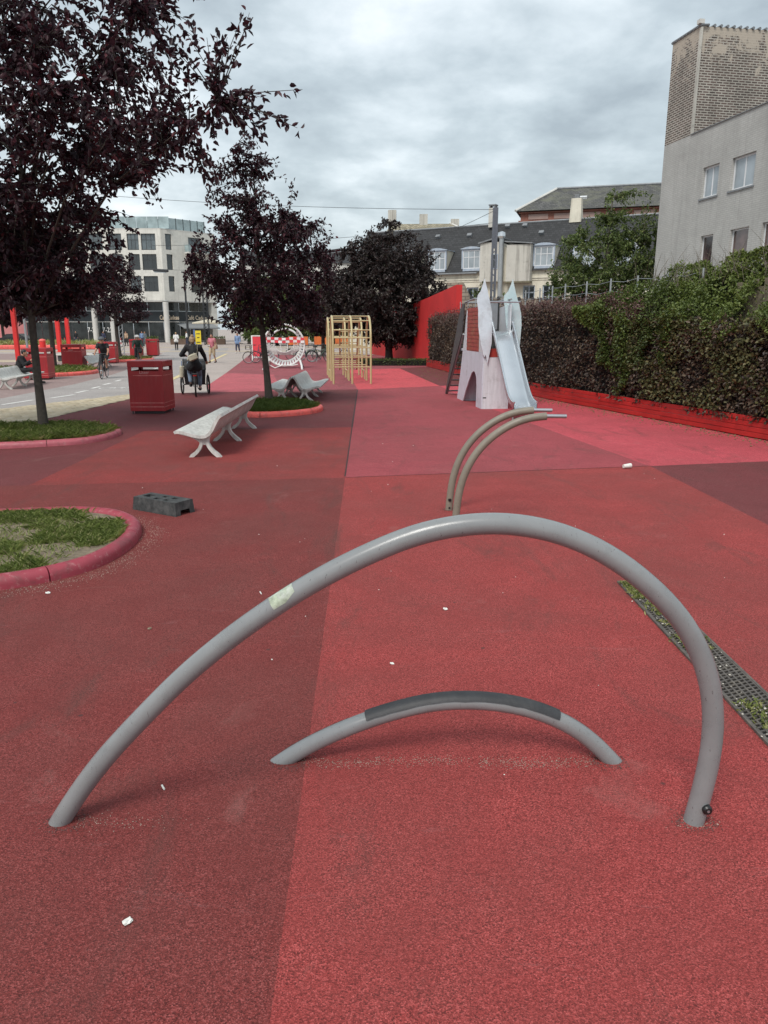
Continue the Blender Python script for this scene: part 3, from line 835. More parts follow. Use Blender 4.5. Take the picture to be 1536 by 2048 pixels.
grit('loose_gravel', pts, 'granule_pale', None, (0.002, 0.0055), 'loose pale grit washed up against the dark red kerb', 'gravel')

pts = []
for fx, fy in ((-1.33, 2.69), (1.30, 2.69), (-0.45, 3.14), (1.07, 3.14), (0.74, 8.2), (0.76, 7.62)):
    for _ in range(240):
        a_, d_ = rnd.uniform(0, 6.28), 0.042 + abs(rnd.gauss(0, 0.022)); pts.append((fx + math.cos(a_) * d_ * 1.25, fy + math.sin(a_) * d_))
grit('worn_crumbs', pts, 'granule_dark', None, (0.002, 0.0045), 'dark worn rubber crumbs round the feet of the tubes', 'crumbs')
# ---- rubber foot block
t = thing('rubber_block', 'black rubber sign foot block lying on the maroon surface', 'block', (-2.50, 8.155, 0.001), R(-31))
Lb, Wb, Hb = 0.66, 0.26, 0.15
m = MB()
holes = [(-0.27, -0.16, -0.055, 0.055), (-0.04, 0.03, 0.02, 0.08), (-0.06, 0.01, -0.09, -0.03), (0.11, 0.18, 0.02, 0.08), (0.09, 0.16, -0.09, -0.03)]
us = sorted({-Lb / 2, Lb / 2, *[h[0] for h in holes], *[h[1] for h in holes]}); vs_ = sorted({-Wb / 2, Wb / 2, *[h[2] for h in holes], *[h[3] for h in holes]})
for a, b in zip(us[:-1], us[1:]):
    for c, d in zip(vs_[:-1], vs_[1:]):
        if any(h[0] <= a and b <= h[1] and h[2] <= c and d <= h[3] for h in holes): continue
        m.add([(a, c, Hb), (b, c, Hb), (b, d, Hb), (a, d, Hb)], [(0, 1, 2, 3)])
for h in holes:
    q = [(h[0], h[2]), (h[1], h[2]), (h[1], h[3]), (h[0], h[3])]
    m.add([(x, y, Hb) for x, y in q] + [(x, y, Hb - 0.06) for x, y in q], [(0, 4, 5, 1), (1, 5, 6, 2), (2, 6, 7, 3), (3, 7, 4, 0), (4, 5, 6, 7)])
X, Y_, e = Lb / 2, Wb / 2, 0.014
m.add([(-X, -Y_, Hb), (X, -Y_, Hb), (X + e, -Y_ - e, 0), (-X - e, -Y_ - e, 0)], [(0, 1, 2, 3)])
m.add([(-X, Y_, Hb), (X, Y_, Hb), (X + e, Y_ + e, 0), (-X - e, Y_ + e, 0)], [(0, 1, 2, 3)])
for s in (-1, 1):
    m.add([(s * X, -Y_, Hb), (s * X, Y_, Hb), (s * (X + e), Y_ + e, 0), (s * (X + e), 0.07, 0), (s * (X + e * .6), 0.065, 0.055), (s * (X + e * .6), -0.065, 0.055), (s * (X + e), -0.07, 0), (s * (X + e), -Y_ - e, 0)], [tuple(range(8))])
    m.add([(s * (X + e * .6), 0.065, 0.055), (s * (X + e * .6), -0.065, 0.055), (s * (X - 0.12), -0.065, 0.055), (s * (X - 0.12), 0.065, 0.055)], [(0, 1, 2, 3)])
m.build('block_body', 'recycled_rubber', t, recalc=False)

# ---- litter on the surface
simple('tissue', (0.72, 0.71, 0.66), 0.9, var=0.1, scale=30)
def scrap(label, x, y, s, mat='tissue', flat=0.35, name='paper_scrap', cat='litter'):
    m = MB(); n = 7
    bm_ = bmesh.new(); bmesh.ops.create_icosphere(bm_, subdivisions=2, radius=1.0)
    for v in bm_.verts:
        k = 1 + 0.35 * math.sin(v.co.x * 5 + x * 9) * math.cos(v.co.y * 6 + y * 7) + rnd.uniform(-.12, .12)
        v.co = Vector((v.co.x * s * k, v.co.y * s * 0.75 * k, (v.co.z + 1) * s * flat * k))
    me = bpy.data.meshes.new(name); bm_.to_mesh(me); bm_.free(); me.materials.append(MATS[mat])
    o = link(name, me, None, (x, y, 0.0), rnd.uniform(0, 3))
    return tag(o, label, cat)
scrap('crumpled white tissue scrap on the maroon surface near the bottom left', -0.89, 2.15, 0.017)
scrap('small white paper scrap behind the tall arch on the coral surface', 0.45, 5.10, 0.02)
scrap('white flattened scrap just behind the low arch', 0.05, 4.2, 0.016, flat=0.15)
scrap('pale scrap beside the dark red kerb', -2.62, 5.45, 0.022, flat=0.2)
scrap('dark leaf scrap on the maroon surface left of the tall arch', -1.61, 4.74, 0.016, 'soil', 0.3, 'leaf_scrap')
def butt(label, x, y, a, l=0.05):
    m = MB().tube([(0, 0, 0.005), (l, 0, 0.005)], 0.0045, 8)
    return tag(m.build('cigarette_butt', 'tissue', None, True, loc=(x, y, 0.0), rz=a), label, 'litter')
butt('pale cigarette stub on the maroon surface inside the tall arch', -1.0, 2.94, -1.0, 0.035)
butt('white stub on the maroon surface just behind the tall arch', -0.97, 5.47, -1.2, 0.05)
m = MB().tube([(0, 0, 0.035), (0.05, 0, 0.037), (0.12, 0, 0.04), (0.125, 0, 0.04)], [0.028, 0.031, 0.037, 0.034], 14)
tag(m.build('paper_cup', 'tissue', None, True, loc=(3.53, 10.75, 0.0), rz=0.3), 'crushed white paper cup lying on the seam by the pink patch', 'cup')
for i in range(34):
    x, y = rnd.choice([(rnd.uniform(-4.5, 3.8), rnd.uniform(6, 16)), (rnd.uniform(-2, 3), rnd.uniform(2.2, 8))])
    if -2.3 > x and y < 8.4: continue
    pts.append((x, y))
grit('surface_litter', pts[-34:], 'tissue', None, (0.004, 0.009), 'tiny pale bits of litter scattered over the red surface', 'litter')

# ------------------------------------------------------------------ benches
def concrete_white(name, col):
    t = NT(name); p = t.pos(True)
    c = t.mix(t.ramp(t.noise(p, 3.0, 8, 0.65), [(0.3, 0.0), (0.7, 1.0)]), sh(col, 0.85), sh(col, 1.08))
    streak = t.noise(t.pos(True, (7, 7, 1.2)), 2.0, 8, 0.7, 0.3)
    c = t.mix(t.ramp(streak, [(0.42, 0.0), (0.70, 0.65)]), c, (0.20, 0.19, 0.165))
    c = t.mix(t.ramp(t.noise(p, 22, 8, 0.75), [(0.58, 0.0), (0.75, 0.5)]), c, (0.16, 0.155, 0.14))
    t.bump(t.noise(p, 90, 4), 0.3, 0.004)
    return t.set(c, 0.7)
concrete_white('bench_white', (0.60, 0.595, 0.56))
def make_bench(label, loc, rz, length=3.7, legs=(0.03, 0.5, 0.97), group=None, modules=2):
    t = thing('bench', label, 'bench', loc, rz, group)
    top = spline([(-0.47, 0.425), (-0.40, 0.432), (-0.27, 0.405), (-0.14, 0.368), (-0.02, 0.352), (0.07, 0.385), (0.13, 0.465), (0.19, 0.575), (0.245, 0.665), (0.285, 0.695)], 3) if False else [Vector(p) for p in ((-0.47, 0.420), (-0.44, 0.436), (-0.36, 0.432), (-0.25, 0.405), (-0.14, 0.372), (-0.05, 0.357), (0.02, 0.362), (0.075, 0.395), (0.12, 0.455), (0.165, 0.540), (0.21, 0.620), (0.25, 0.672), (0.285, 0.694))]
    low = []
    for i, p in enumerate(top):
        d = (top[min(i + 1, len(top) - 1)] - top[max(i - 1, 0)]).normalized()
        low.append(p - Vector((-d.y, d.x)) * 0.048)
    prof = [(p.x, p.y) for p in top] + [(p.x, p.y) for p in reversed(low)]
    step = length / modules
    for k in range(modules):
        y0, y1 = k * step + 0.004, (k + 1) * step - 0.004
        MB().prism([(x, y0, z) for x, z in prof], (0, y0, 0), (0, y1, 0)).build('seat_shell', 'bench_white', t, smooth=True)
    for f in legs:
        y = f * length
        m = MB()
        for path in (((-0.245, 0.0), (-0.21, 0.022), (-0.14, 0.075), (-0.085, 0.14), (-0.055, 0.21), (-0.055, 0.255), (-0.11, 0.30), (-0.22, 0.350), (-0.40, 0.388)), ((0.245, 0.0), (0.20, 0.025), (0.13, 0.085), (0.075, 0.15), (0.045, 0.215), (0.03, 0.26), (0.055, 0.32), (0.10, 0.395), (0.16, 0.48))):
            w = [0.042, 0.042, 0.038, 0.034, 0.034, 0.036, 0.034, 0.030, 0.022]
            pth = [Vector((a, 0, b)) for a, b in path]
            L_, R_ = [], []
            for i, p in enumerate(pth):
                d = (pth[min(i + 1, 8)] - pth[max(i - 1, 0)]).normalized(); n_ = Vector((-d.z, 0, d.x)) * w[i] * 0.75
                L_.append(p + n_); R_.append(p - n_)
            L_[0].z = R_[0].z = 0.0
            out = [(v.x, y - 0.045, v.z) for v in L_] + [(v.x, y - 0.045, v.z) for v in reversed(R_)]
            m.prism(out, (0, 0, 0), (0, 0.09, 0))
        m.bx(-0.07, 0.07, y - 0.03, y + 0.03, 0.20, 0.34)
        m.build('leg', 'bench_white', t, smooth=True)
    return t
make_bench('weathered white concrete bench seen from its end, nearest in the picture', (-2.87, 11.68, 0), R(0.5), 3.75)
make_bench('white concrete bench facing left, back to back with another behind the purple tree', (-2.90, 21.05, 0), R(-1), 3.2, group='back to back benches')
make_bench('white concrete bench facing right, back to back with another before the gold climbing frame', (-2.26, 24.4, 0), R(180), 3.3, group='back to back benches')
make_bench('white bench at the left edge with the man in black sitting on it', (-13.45, 28.7, GZ + 0.006), R(189), 3.3)
make_bench('white bench beyond the bike path behind the helmeted cyclist', (-15.4, 42.0, GZ + 0.006), R(190), 4.4)

# ------------------------------------------------------------------ litter bins
def bin_mat(name, col):
    t = NT(name); p = t.pos(True)
    c = t.mix(t.ramp(t.noise(p, 1.8, 8, 0.6), [(0.3, 0.0), (0.7, 1.0)]), sh(col, 0.78), sh(col, 1.1))
    st = t.noise(t.pos(True, (9, 9, 0.9)), 1.6, 8, 0.7, 0.4)
    c = t.mix(t.ramp(st, [(0.50, 0.0), (0.75, 0.35)]), c, (0.30, 0.10, 0.10))
    c = t.mix(t.ramp(t.noise(p, 14, 9, 0.75), [(0.60, 0.0), (0.76, 0.5)]), c, (0.12, 0.03, 0.03))
    return t.set(c, 0.42)
bin_mat('bin_red', (0.36, 0.018, 0.024))
simple('bin_trim', (0.62, 0.22, 0.21), 0.5, var=0.25, scale=9, dirt=(0.36, 0.03, 0.03), dirt_amt=0.8, dirt_scale=8)
simple('bin_text', (0.62, 0.32, 0.31), 0.6, var=0.2)
def make_bin(label, loc, rz=0.0, wx=0.83, wy=0.9, detail=True):
    t = thing('litter_bin', label, 'litter bin', loc, rz, 'red litter bins')
    X, Y_ = wx / 2, wy / 2; h = 1.26
    MB().bx(-X * .82, X * .82, -Y_ * .82, Y_ * .82, 0, 0.08).build('plinth', 'dark_metal', t)
    m = MB(); th = 0.012
    m.box((0, -Y_ + th / 2, 0.545), (wx, th, 0.95)); m.box((0, Y_ - th / 2, 0.545), (wx, th, 0.95))
    m.box((-X + th / 2, 0, 0.545), (th, wy - 2 * th, 0.95)); m.box((X - th / 2, 0, 0.545), (th, wy - 2 * th, 0.95))
    m.bx(-X + th, X - th, -Y_ + th, Y_ - th, 0.075, 0.09); m.bx(-X + th, X - th, -Y_ + th, Y_ - th, 0.86, 0.87)
    for sx in (-1, 1):
        for sy in (-1, 1):
            m.bx(sx * X, sx * (X - 0.09), sy * Y_, sy * (Y_ - 0.012), 1.0205, 1.1095)
            m.bx(sx * X, sx * (X - 0.012), sy * (Y_ - 0.0122), sy * (Y_ - 0.09), 1.0205, 1.1095)
    m.build('body', 'bin_red', t)
    MB().bx(-X - 0.006, X + 0.006, -Y_ - 0.006, Y_ + 0.006, 1.11, h, 0.012).build('lid', 'bin_red', t)
    if detail:
        for zc, a, b in ((0.915, -0.72, 0.96), (0.17, -0.98, 0.98), (0.265, -0.98, 0.98)):
            MB().bx(a * X, b * X, -Y_ - 0.003, -Y_ + 0.001, zc - 0.007, zc + 0.007).build('trim_line', 'bin_trim', t)
            MB().bx(X - 0.001, X + 0.003, -0.95 * Y_, 0.95 * Y_, zc - 0.007, zc + 0.007).build('trim_line', 'bin_trim', t)
        MB().tube([(-X - 0.03, 0.1, 0.75), (-X, 0.1, 0.75)], 0.014, 8).build('lock', 'dark_metal', t)
        text('lettering', 'Litter', 0.105, 'bin_text', t, (-0.02, -Y_ - 0.002, 0.955), (R(90), 0, 0), 0.001)
        for sx in (-1, 1):
            for sy in (-1, 1): MB().tube([(sx * X * .9, sy * Y_ * .9, 0), (sx * X * .9, sy * Y_ * .9, 0.08)], 0.018, 8).build('foot', 'dark_metal', t)
    return t
make_bin('large red litter bin lettered Litter, nearest one beside the bench', (-5.72, 18.44, 0.001))
make_bin('red litter bin right behind the seated man in black', (-14.15, 30.9, GZ + 0.005), R(8), 0.95, 0.95)
make_bin('red litter bin behind the slim tree trunk on the far side of the bike path', (-15.7, 38.3, GZ + 0.005), R(8), 0.98, 0.95)
make_bin('red litter bin partly hidden behind the helmeted woman on a bicycle', (-16.6, 45.6, GZ + 0.005), R(8), 0.95, 0.95)
make_bin('far red litter bin standing alone, right of the green cyclist', (-17.75, 58.2, GZ + 0.01), R(6), 0.82, 0.9, False)
make_bin('far red litter bin half hidden behind the green cyclist', (-18.75, 57.4, GZ + 0.01), R(6), 0.82, 0.9, False)
# ------------------------------------------------------------------ slide tower
def plywood(name, col, dirt=(0.25, 0.25, 0.24)):
    t = NT(name); p = t.pos(False)
    st = t.noise(t.pos(False, (14, 14, 1.0)), 1.3, 8, 0.65, 0.3)
    c = t.mix(t.ramp(st, [(0.3, 0.0), (0.7, 1.0)]), sh(col, 0.86), sh(col, 1.1))
    c = t.mix(t.ramp(t.noise(p, 3.5, 9, 0.75, 0.4), [(0.52, 0.0), (0.74, 0.5)]), c, dirt)
    c = t.mix(t.ramp(t.noise(p, 30, 8, 0.75), [(0.62, 0.0), (0.72, 0.6)]), c, sh(dirt, 0.6))
    return t.set(c, 0.45, 0.1)
plywood('silver_board', (0.68, 0.72, 0.76))
plywood('lilac_board', (0.65, 0.68, 0.76))
simple('ear_panel', (0.66, 0.74, 0.80), 0.30, 0.1, var=0.16, scale=2.5, dirt=(0.40, 0.42, 0.43), dirt_amt=0.7, dirt_scale=3.5)
simple('chute_steel', (0.66, 0.68, 0.70), 0.22, 0.9, var=0.06, scale=2.0)
simple('mesh_dark', (0.075, 0.075, 0.078), 0.55, 0.3, var=0.2, scale=6)
simple('wood_red', (0.36, 0.045, 0.035), 0.5, var=0.25, scale=6, dirt=(0.25, 0.13, 0.05), dirt_amt=0.7, dirt_scale=3)
tt_ = NT('ear_clear'); tt_.set(tt_.mix(tt_.ramp(tt_.noise(tt_.pos(False), 2.2, 7, 0.65), [(0.3, 0.0), (0.7, 1.0)]), (0.60, 0.80, 0.84), (0.78, 0.90, 0.92)), 0.22, 0.0, Transmission_Weight=0.35)
t = thing('slide_tower', 'silver elephant shaped slide tower with pointed ears, red side window and steel slide', 'slide', (2.50, 19.14, 0), R(6))
# left side wall with the arched opening and the window opening above
def wall_yz(x, th, outline, name, mat, parent):
    return MB().prism([(x, y, z) for y, z in outline], (x, 0, 0), (x + th, 0, 0)).build(name, mat, parent)
arch = [(0.62, 0.0), (0.60, 0.55), (0.66, 0.76), (0.80, 0.88), (0.98, 0.91), (1.22, 0.85), (1.55, 0.62), (1.95, 0.3), (2.25, 0.0)]
wall_yz(0.0, 0.03, [(0.0, 0.0)] + arch + [(3.1, 0.0), (2.72, 0.75), (2.44, 1.42), (0.0, 1.42)], 'side_wall', 'lilac_board', t)
wall_yz(0.0, 0.03, [(2.44, 1.4225), (2.25, 1.9), (2.16, 2.2), (2.02, 2.50), (1.98, 2.1), (1.95, 1.4225)], 'side_post', 'silver_board', t)
wall_yz(0.0, 0.03, [(0.45, 1.4225), (0.47, 2.55), (0.30, 2.60), (0.0, 2.60), (0.0, 1.4225)], 'side_post', 'silver_board', t)
wall_yz(0.67, 0.03, [(0.0, 0.0)] + arch + [(3.1, 0.0), (2.72, 0.75), (2.44, 1.42), (2.02, 2.50), (0.0, 2.6)], 'side_wall', 'silver_board', t)
win = MB().bx(0.008, 0.018, 0.45, 1.96, 1.4225, 2.55).build('side_window', 'wood_red', t)
for i in range(11):
    MB().bx(-0.002, 0.0075, 0.46, 1.94, 1.45 + i * 0.1, 1.452 + i * 0.1 + 0.075).build('slat', 'wood_red', win)
# front board, floor, inner wall
MB().bx(0.031, 0.70, -0.012, 0.012, 0.0, 1.30).build('front_board', 'silver_board', t)
MB().bx(0.031, 0.669, 0.1, 3.0, 1.40, 1.46).build('floor', 'silver_board', t)
MB().bx(0.031, 0.669, 0.02, 0.06, 1.31, 1.52).build('beam', 'wood_red', t)
MB().bx(0.04, 0.66, 2.3, 2.33, 0.0, 1.39).build('back_board', 'lilac_board', t)
m = MB()
for a in ((0.05, 0.30), (0.05, 1.10)): m.bx(0.002, 0.003, 0.0, 0.001, a[1], a[1] + 0.001)
MB().bx(0.035, 0.12, -0.016, -0.0125, 0.27, 0.30).build('latch', 'dark_metal', t)
# roof rails and steel gate behind the slide head
m = MB()
m.tube([(0.015, 0.0, 2.72), (0.015, 1.2, 2.78), (0.015, 2.35, 2.72)], 0.022, 8)
m.tube([(0.685, 0.0, 2.72), (0.685, 2.35, 2.72)], 0.022, 8)
m.tube([(0.015, 2.35, 2.72), (0.685, 2.35, 2.72)], 0.022, 8)
m.build('top_rail', 'galvanised', t, smooth=True)
m = MB()
for a, b in (((0.12, 1.0, 1.9), (0.12, 1.0, 2.72)), ((0.62, 1.0, 1.9), (0.62, 1.0, 2.72)), ((0.12, 1.0, 1.95), (0.62, 1.0, 1.95)), ((0.12, 1.0, 2.70), (0.62, 1.0, 2.70))): m.bar(a, b, 0.028, 8)
m.build('gate_frame', 'dark_metal', t)
MB().bx(0.16, 0.60, 0.985, 0.998, 2.0, 2.66).build('gate_panel', 'steel', t)
MB().bx(0.031, 0.669, 0.08, 2.3, 1.86, 1.90).build('deck', 'mesh_dark', t)
MB().tube([(-0.02, -0.03, 2.655), (0.93, 0.03, 2.655)], 0.018, 8).build('grab_bar', 'steel', t, smooth=True)
# ladder with mesh sides
for x in (-0.06, 0.62):
    MB().prism([(x, 4.72, 0.0), (x, 4.60, 0.0), (x, 2.36, 1.86), (x, 2.10, 2.68), (x, 2.40, 2.68), (x, 2.85, 2.30)], (0, 0, 0), (0.022, 0, 0)).build('ladder_guard', 'mesh_dark', t)
    MB().tube([(x + 0.05, 4.62, 0.0), (x + 0.05, 2.35, 1.86)], 0.028, 8).build('ladder_rail', 'galvanised', t)
for i in range(10):
    k = (i + 0.6) / 10.2
    MB().box((0.30, 4.60 - 2.25 * k, 1.86 * k), (0.60, 0.16, 0.030)).build('step', 'mesh_dark', t)
# slide chute
prof = relax(spline([(0.25, 1.96), (0.05, 1.955), (-0.12, 1.90), (-0.35, 1.72), (-0.9, 1.26), (-1.5, 0.77), (-1.95, 0.43), (-2.2, 0.30), (-2.45, 0.25), (-2.72, 0.245)], 4), 4) if False else None
yz = relax([Vector((0, y, z)) for y, z in ((0.25, 1.955), (0.10, 1.955), (0.0, 1.945), (-0.12, 1.88), (-0.3, 1.74), (-0.6, 1.50), (-0.9, 1.25), (-1.2, 1.01), (-1.5, 0.77), (-1.75, 0.57), (-1.95, 0.43), (-2.15, 0.325), (-2.35, 0.268), (-2.55, 0.245), (-2.72, 0.24))], 2)
cx = lambda y: 0.47 + 0.045 * y
hw = 0.255
sec = [(-hw, 0.17), (-hw, 0.06), (-hw + 0.035, 0.015), (-hw + 0.09, 0.0), (0, -0.004), (hw - 0.09, 0.0), (hw - 0.035, 0.015), (hw, 0.06), (hw, 0.17)]
vs, fs = [], []
for i, p in enumerate(yz):
    d = (yz[min(i + 1, len(yz) - 1)] - yz[max(i - 1, 0)]).normalized(); nn = Vector((0, d.z, -d.y)) if d.y < 0 else Vector((0, -d.z, d.y))
    if nn.z < 0: nn = -nn
    for sx, s in sec: vs.append(Vector((cx(p.y) + sx, p.y, p.z)) + nn * s)
    for sx, s in reversed(sec): vs.append(Vector((cx(p.y) + sx * 1.035, p.y, p.z)) + nn * (s - 0.012 if s < 0.1 else s))
K = 2 * len(sec)
for i in range(len(yz) - 1):
    for j in range(K):
        q = (j + 1) % K
        fs.append((i * K + j, i * K + q, (i + 1) * K + q, (i + 1) * K + j))
ch = MB().add(vs, fs).build('slide_chute', 'chute_steel', t, smooth=True)
for s in (-1, 1):
    pth = []
    for i, p in enumerate(yz):
        d = (yz[min(i + 1, len(yz) - 1)] - yz[max(i - 1, 0)]).normalized(); nn = Vector((0, d.z, -d.y))
        if nn.z < 0: nn = -nn
        hgt = 0.18 if i > 3 else 0.18 + 0.05 * (3 - i)
        pth.append(Vector((cx(p.y) + s * hw * 1.02, p.y, p.z)) + nn * hgt)
    MB().tube(pth, 0.022, 10).build('slide_rail', 'chute_steel', t, smooth=True)
m = MB()
for s in (-0.2, 0.2): m.bar((cx(-2.4) + s, -2.42, 0.0), (cx(-2.4) + s, -2.42, 0.245), 0.022)
m.build('slide_foot', 'galvanised', t)
# ears: thick boards in front of the tower, spreading a little
c6, s6 = math.cos(R(6)), math.sin(R(6))
def to_loc(x, y): dx, dy = x - 2.50, y - 19.14; return (dx * c6 + dy * s6, -dx * s6 + dy * c6)
earL = [(2.48, 3.2), (2.56, 2.94), (2.63, 2.66), (2.69, 2.4), (2.705, 2.1), (2.71, 1.67), (2.66, 1.38), (2.62, 1.15), (2.565, 1.38), (2.545, 1.30), (2.50, 1.37), (2.485, 1.45), (2.44, 1.61), (2.38, 1.9), (2.355, 2.1), (2.345, 2.46), (2.30, 2.68), (2.325, 2.82), (2.39, 2.9), (2.45, 3.08)]
earR = [(3.24, 3.22), (3.34, 2.83), (3.42, 2.6), (3.48, 2.37), (3.50, 2.1), (3.49, 1.85), (3.47, 1.43), (3.42, 1.43), (3.28, 1.60), (3.16, 1.9), (3.10, 2.2), (3.07, 2.53), (3.03, 2.71), (3.05, 2.83), (3.14, 2.93), (3.20, 3.08)]
for pts_, yb, turn, em in ((earL, 19.06, 0.10, 'ear_panel'), (earR, 19.45, -0.10, 'ear_clear')):
    x0 = pts_[0][0]
    out = []
    for x, z in pts_:
        lx, ly = to_loc(x, yb + (x - x0) * turn); out.append((lx, ly, z))
    MB().prism(out, (0, 0, 0), (0, 0.03, 0)).build('ear_board', em, t)

# ------------------------------------------------------------------ gold climbing frame
t = thing('jungle_gym', 'gold painted tubular climbing frame of arched ladders', 'climbing frame', (-1.88, 28.0, 0), R(6.5))
xs = (0.0, 0.70, 1.40); rr = 0.040
def arch_pts(y0, y1, h, n=10):
    r = (y1 - y0) / 2; out = [(y0, 0.0), (y0, h - r)]
    for i in range(1, n): a = PI * i / n; out.append(((y0 + y1) / 2 - r * math.cos(a), h - r + r * math.sin(a)))
    return out + [(y1, h - r), (y1, 0.0)]
for (y0, y1, h) in ((0.0, 1.8, 2.47), (3.9, 5.6, 2.45)):
    for x in xs:
        MB().tube([(x, y, z) for y, z in arch_pts(y0, y1, h)], rr, 12).build('arch_post', 'gold_paint', t, smooth=True)
    rung = [(y0, z) for z in (0.62, 0.98, 1.33, 1.68)] + [(y1, z) for z in (0.62, 0.98, 1.33, 1.68)]
    r = (y1 - y0) / 2
    rung += [((y0 + y1) / 2 - r * math.cos(a), h - r + r * math.sin(a)) for a in (0.45, 0.95, 1.57, 2.2, 2.7)]
    for (y, z) in rung: MB().tube([(0, y, z), (1.4, y, z)], 0.021, 8).build('rung', 'gold_paint', t, smooth=True)
for x in (0.35, 1.05):
    MB().tube([(x, 1.8, 2.0), (x + 0.06, 3.0, 0.75), (x + 0.08, 3.6, 0.35), (x + 0.08, 3.9, 0.35)], 0.030, 10).build('slope_rail', 'gold_paint', t, smooth=True)
for k in range(6):
    f = (k + 0.5) / 6
    MB().tube([(0.35 + .06 * f, 1.8 + 1.2 * f, 2.0 - 1.25 * f), (1.05 + .06 * f, 1.8 + 1.2 * f, 2.0 - 1.25 * f)], 0.019, 8).build('rung', 'gold_paint', t, smooth=True)
for x in xs:
    MB().tube([(x, 2.7, 0), (x, 2.7, 0.34), (x, 3.9, 0.34)], 0.028, 8).build('low_rail', 'gold_paint', t, smooth=True)

# ------------------------------------------------------------------ white hoop swing
simple('tape_red', (0.68, 0.05, 0.07), 0.5, var=0.15, scale=8)
simple('tape_white', (0.78, 0.76, 0.74), 0.5, var=0.08, scale=8)
t = thing('hoop_nest', 'big white hoop nest wrapped in red and white barrier tape behind the purple tree', 'play hoop', (-5.25, 40.0, 0), R(4))
zc, Rh = 1.17, 1.06
Rb = 0.84
for y, rh_ in ((-0.36, Rh), (0.42, Rb)):
    MB().torus((0, y, zc), (0, 1, 0), rh_, 0.05, 44, 8).build('hoop', 'white_paint', t, smooth=True)
for i in range(40):
    a = 2 * PI * i / 40
    if 0.9 < a < PI - 0.9: continue
    ca_, sa_, ta_ = math.cos(a), math.sin(a), 0.05
    q4 = [(rr_ * math.cos(a + s_ * ta_), yy_, zc + rr_ * math.sin(a + s_ * ta_)) for rr_, yy_ in ((Rh + .005, -.34), (Rb + .005, .40)) for s_ in (-1, 1)]
    m = MB().prism([q4[0], q4[1], q4[3], q4[2]], (0, 0, 0), (0.016 * ca_, 0, 0.016 * sa_))
    m.build('slat', 'white_paint', t)
for i in range(7):
    k = i / 6; r = Rh * (0.96 - 0.09 * i)
    pts_ = [(r * math.cos(a), -0.36 - 0.02 * i, zc + 0.28 - 0.75 * r * math.sin(a) - 0.05 * i) for a in [PI * j / 16 for j in range(17)]]
    MB().tube(pts_, 0.020, 6).build('net_wire', 'white_paint', t, smooth=True)
for x in (-0.55, -0.2, 0.2, 0.55):
    MB().tube([(x, -0.36, zc + 0.25), (x * 0.9, -0.40, zc - 0.1), (x * 0.7, -0.42, zc - 0.45)], 0.018, 6).build('net_wire', 'white_paint', t, smooth=True)
for j in range(2):
    m = MB(); n = 11; z = zc + 0.34 - j * 0.14 * 1.05
    for i in range(n):
        m.cur = (i + j) % 2
        x0, x1 = -Rh + 2 * Rh * i / n, -Rh + 2 * Rh * (i + 1) / n
        if j == 2 and 2 < i < 8: continue
        m.box(((x0 + x1) / 2, -0.44, z + 0.02 * math.sin(i)), (x1 - x0, 0.006, 0.125), 0, 0.12 * math.sin(i + j), 0)
    m.build('barrier_tape', ['tape_red', 'tape_white'], t)
for s in (-1, 1):
    MB().tube([(s * 0.80, -0.3, 0.42), (s * 0.92, -1.2, 0.18), (s * 0.98, -2.1, 0.0)], 0.055, 8).build('leg', 'white_paint', t, smooth=True)
    MB().tube([(s * 0.80, 0.3, 0.42), (s * 0.92, 1.0, 0.0)], 0.055, 8).build('leg', 'white_paint', t, smooth=True)
MB().tube([(-0.8, -0.5, 0.18), (-0.5, -0.55, 0.02), (-0.1, -0.5, 0.16), (0.4, -0.5, 0.14), (0.7, -0.5, 0.2)], 0.03, 6).build('base_bar', 'white_paint', t, smooth=True)

t = thing('barrier_board', 'red barrier panel with white frame leaning behind the thin tree trunk', 'barrier', (-7.75, 46.9, 0), R(-10))
MB().box((0, 0, 0.95), (0.75, 0.05, 1.2)).build('panel', 'tape_red', t)
m = MB()
for x in (-0.42, 0.42): m.bx(x - 0.04, x + 0.04, -0.04, 0.04, 0.0, 1.62)
m.bx(-0.38, 0.38, -0.04, 0.04, 1.56, 1.62); m.bx(-0.38, 0.38, -0.04, 0.04, 0.26, 0.34); m.build('frame', 'tape_white', t)

# ------------------------------------------------------------------ bicycles
simple('tyre_black', (0.012, 0.012, 0.012), 0.7, var=0.2)
simple('paint_black', (0.015, 0.015, 0.018), 0.3, var=0.2)
simple('paint_green', (0.05, 0.12, 0.07), 0.35, var=0.2)
simple('paint_blue', (0.06, 0.09, 0.14), 0.35, var=0.2)
simple('paint_white', (0.62, 0.62, 0.60), 0.35, var=0.1)
simple('leather', (0.02, 0.017, 0.015), 0.5)
simple('box_black', (0.013, 0.013, 0.015), 0.5, var=0.3, scale=6)
simple('light_red', (0.35, 0.01, 0.01), 0.3)
def wheel(parent, c, r, mud=True, spokes=16, turn=0.0, fat=0.018):
    ax = Vector((math.cos(turn), math.sin(turn), 0))
    m = MB().torus(c, ax, r - 0.035, 0.011, 28, 6)
    m.tube([Vector(c) - ax * 0.05, Vector(c) + ax * 0.05], 0.022, 8)
    f = Vector((-ax.y, ax.x, 0))
    for i in range(spokes):
        a = 2 * PI * i / spokes
        m.tube([Vector(c) + ax * (0.02 if i % 2 else -0.02), Vector(c) + (f * math.cos(a) + Vector((0, 0, 1)) * math.sin(a)) * (r - 0.035)], 0.0022, 3, cap=False)
    w = m.build('wheel', 'galvanised', parent, smooth=True)
    MB().torus(c, ax, r - fat, fat, 32, 8).build('tyre', 'tyre_black', w, smooth=True)
    return w
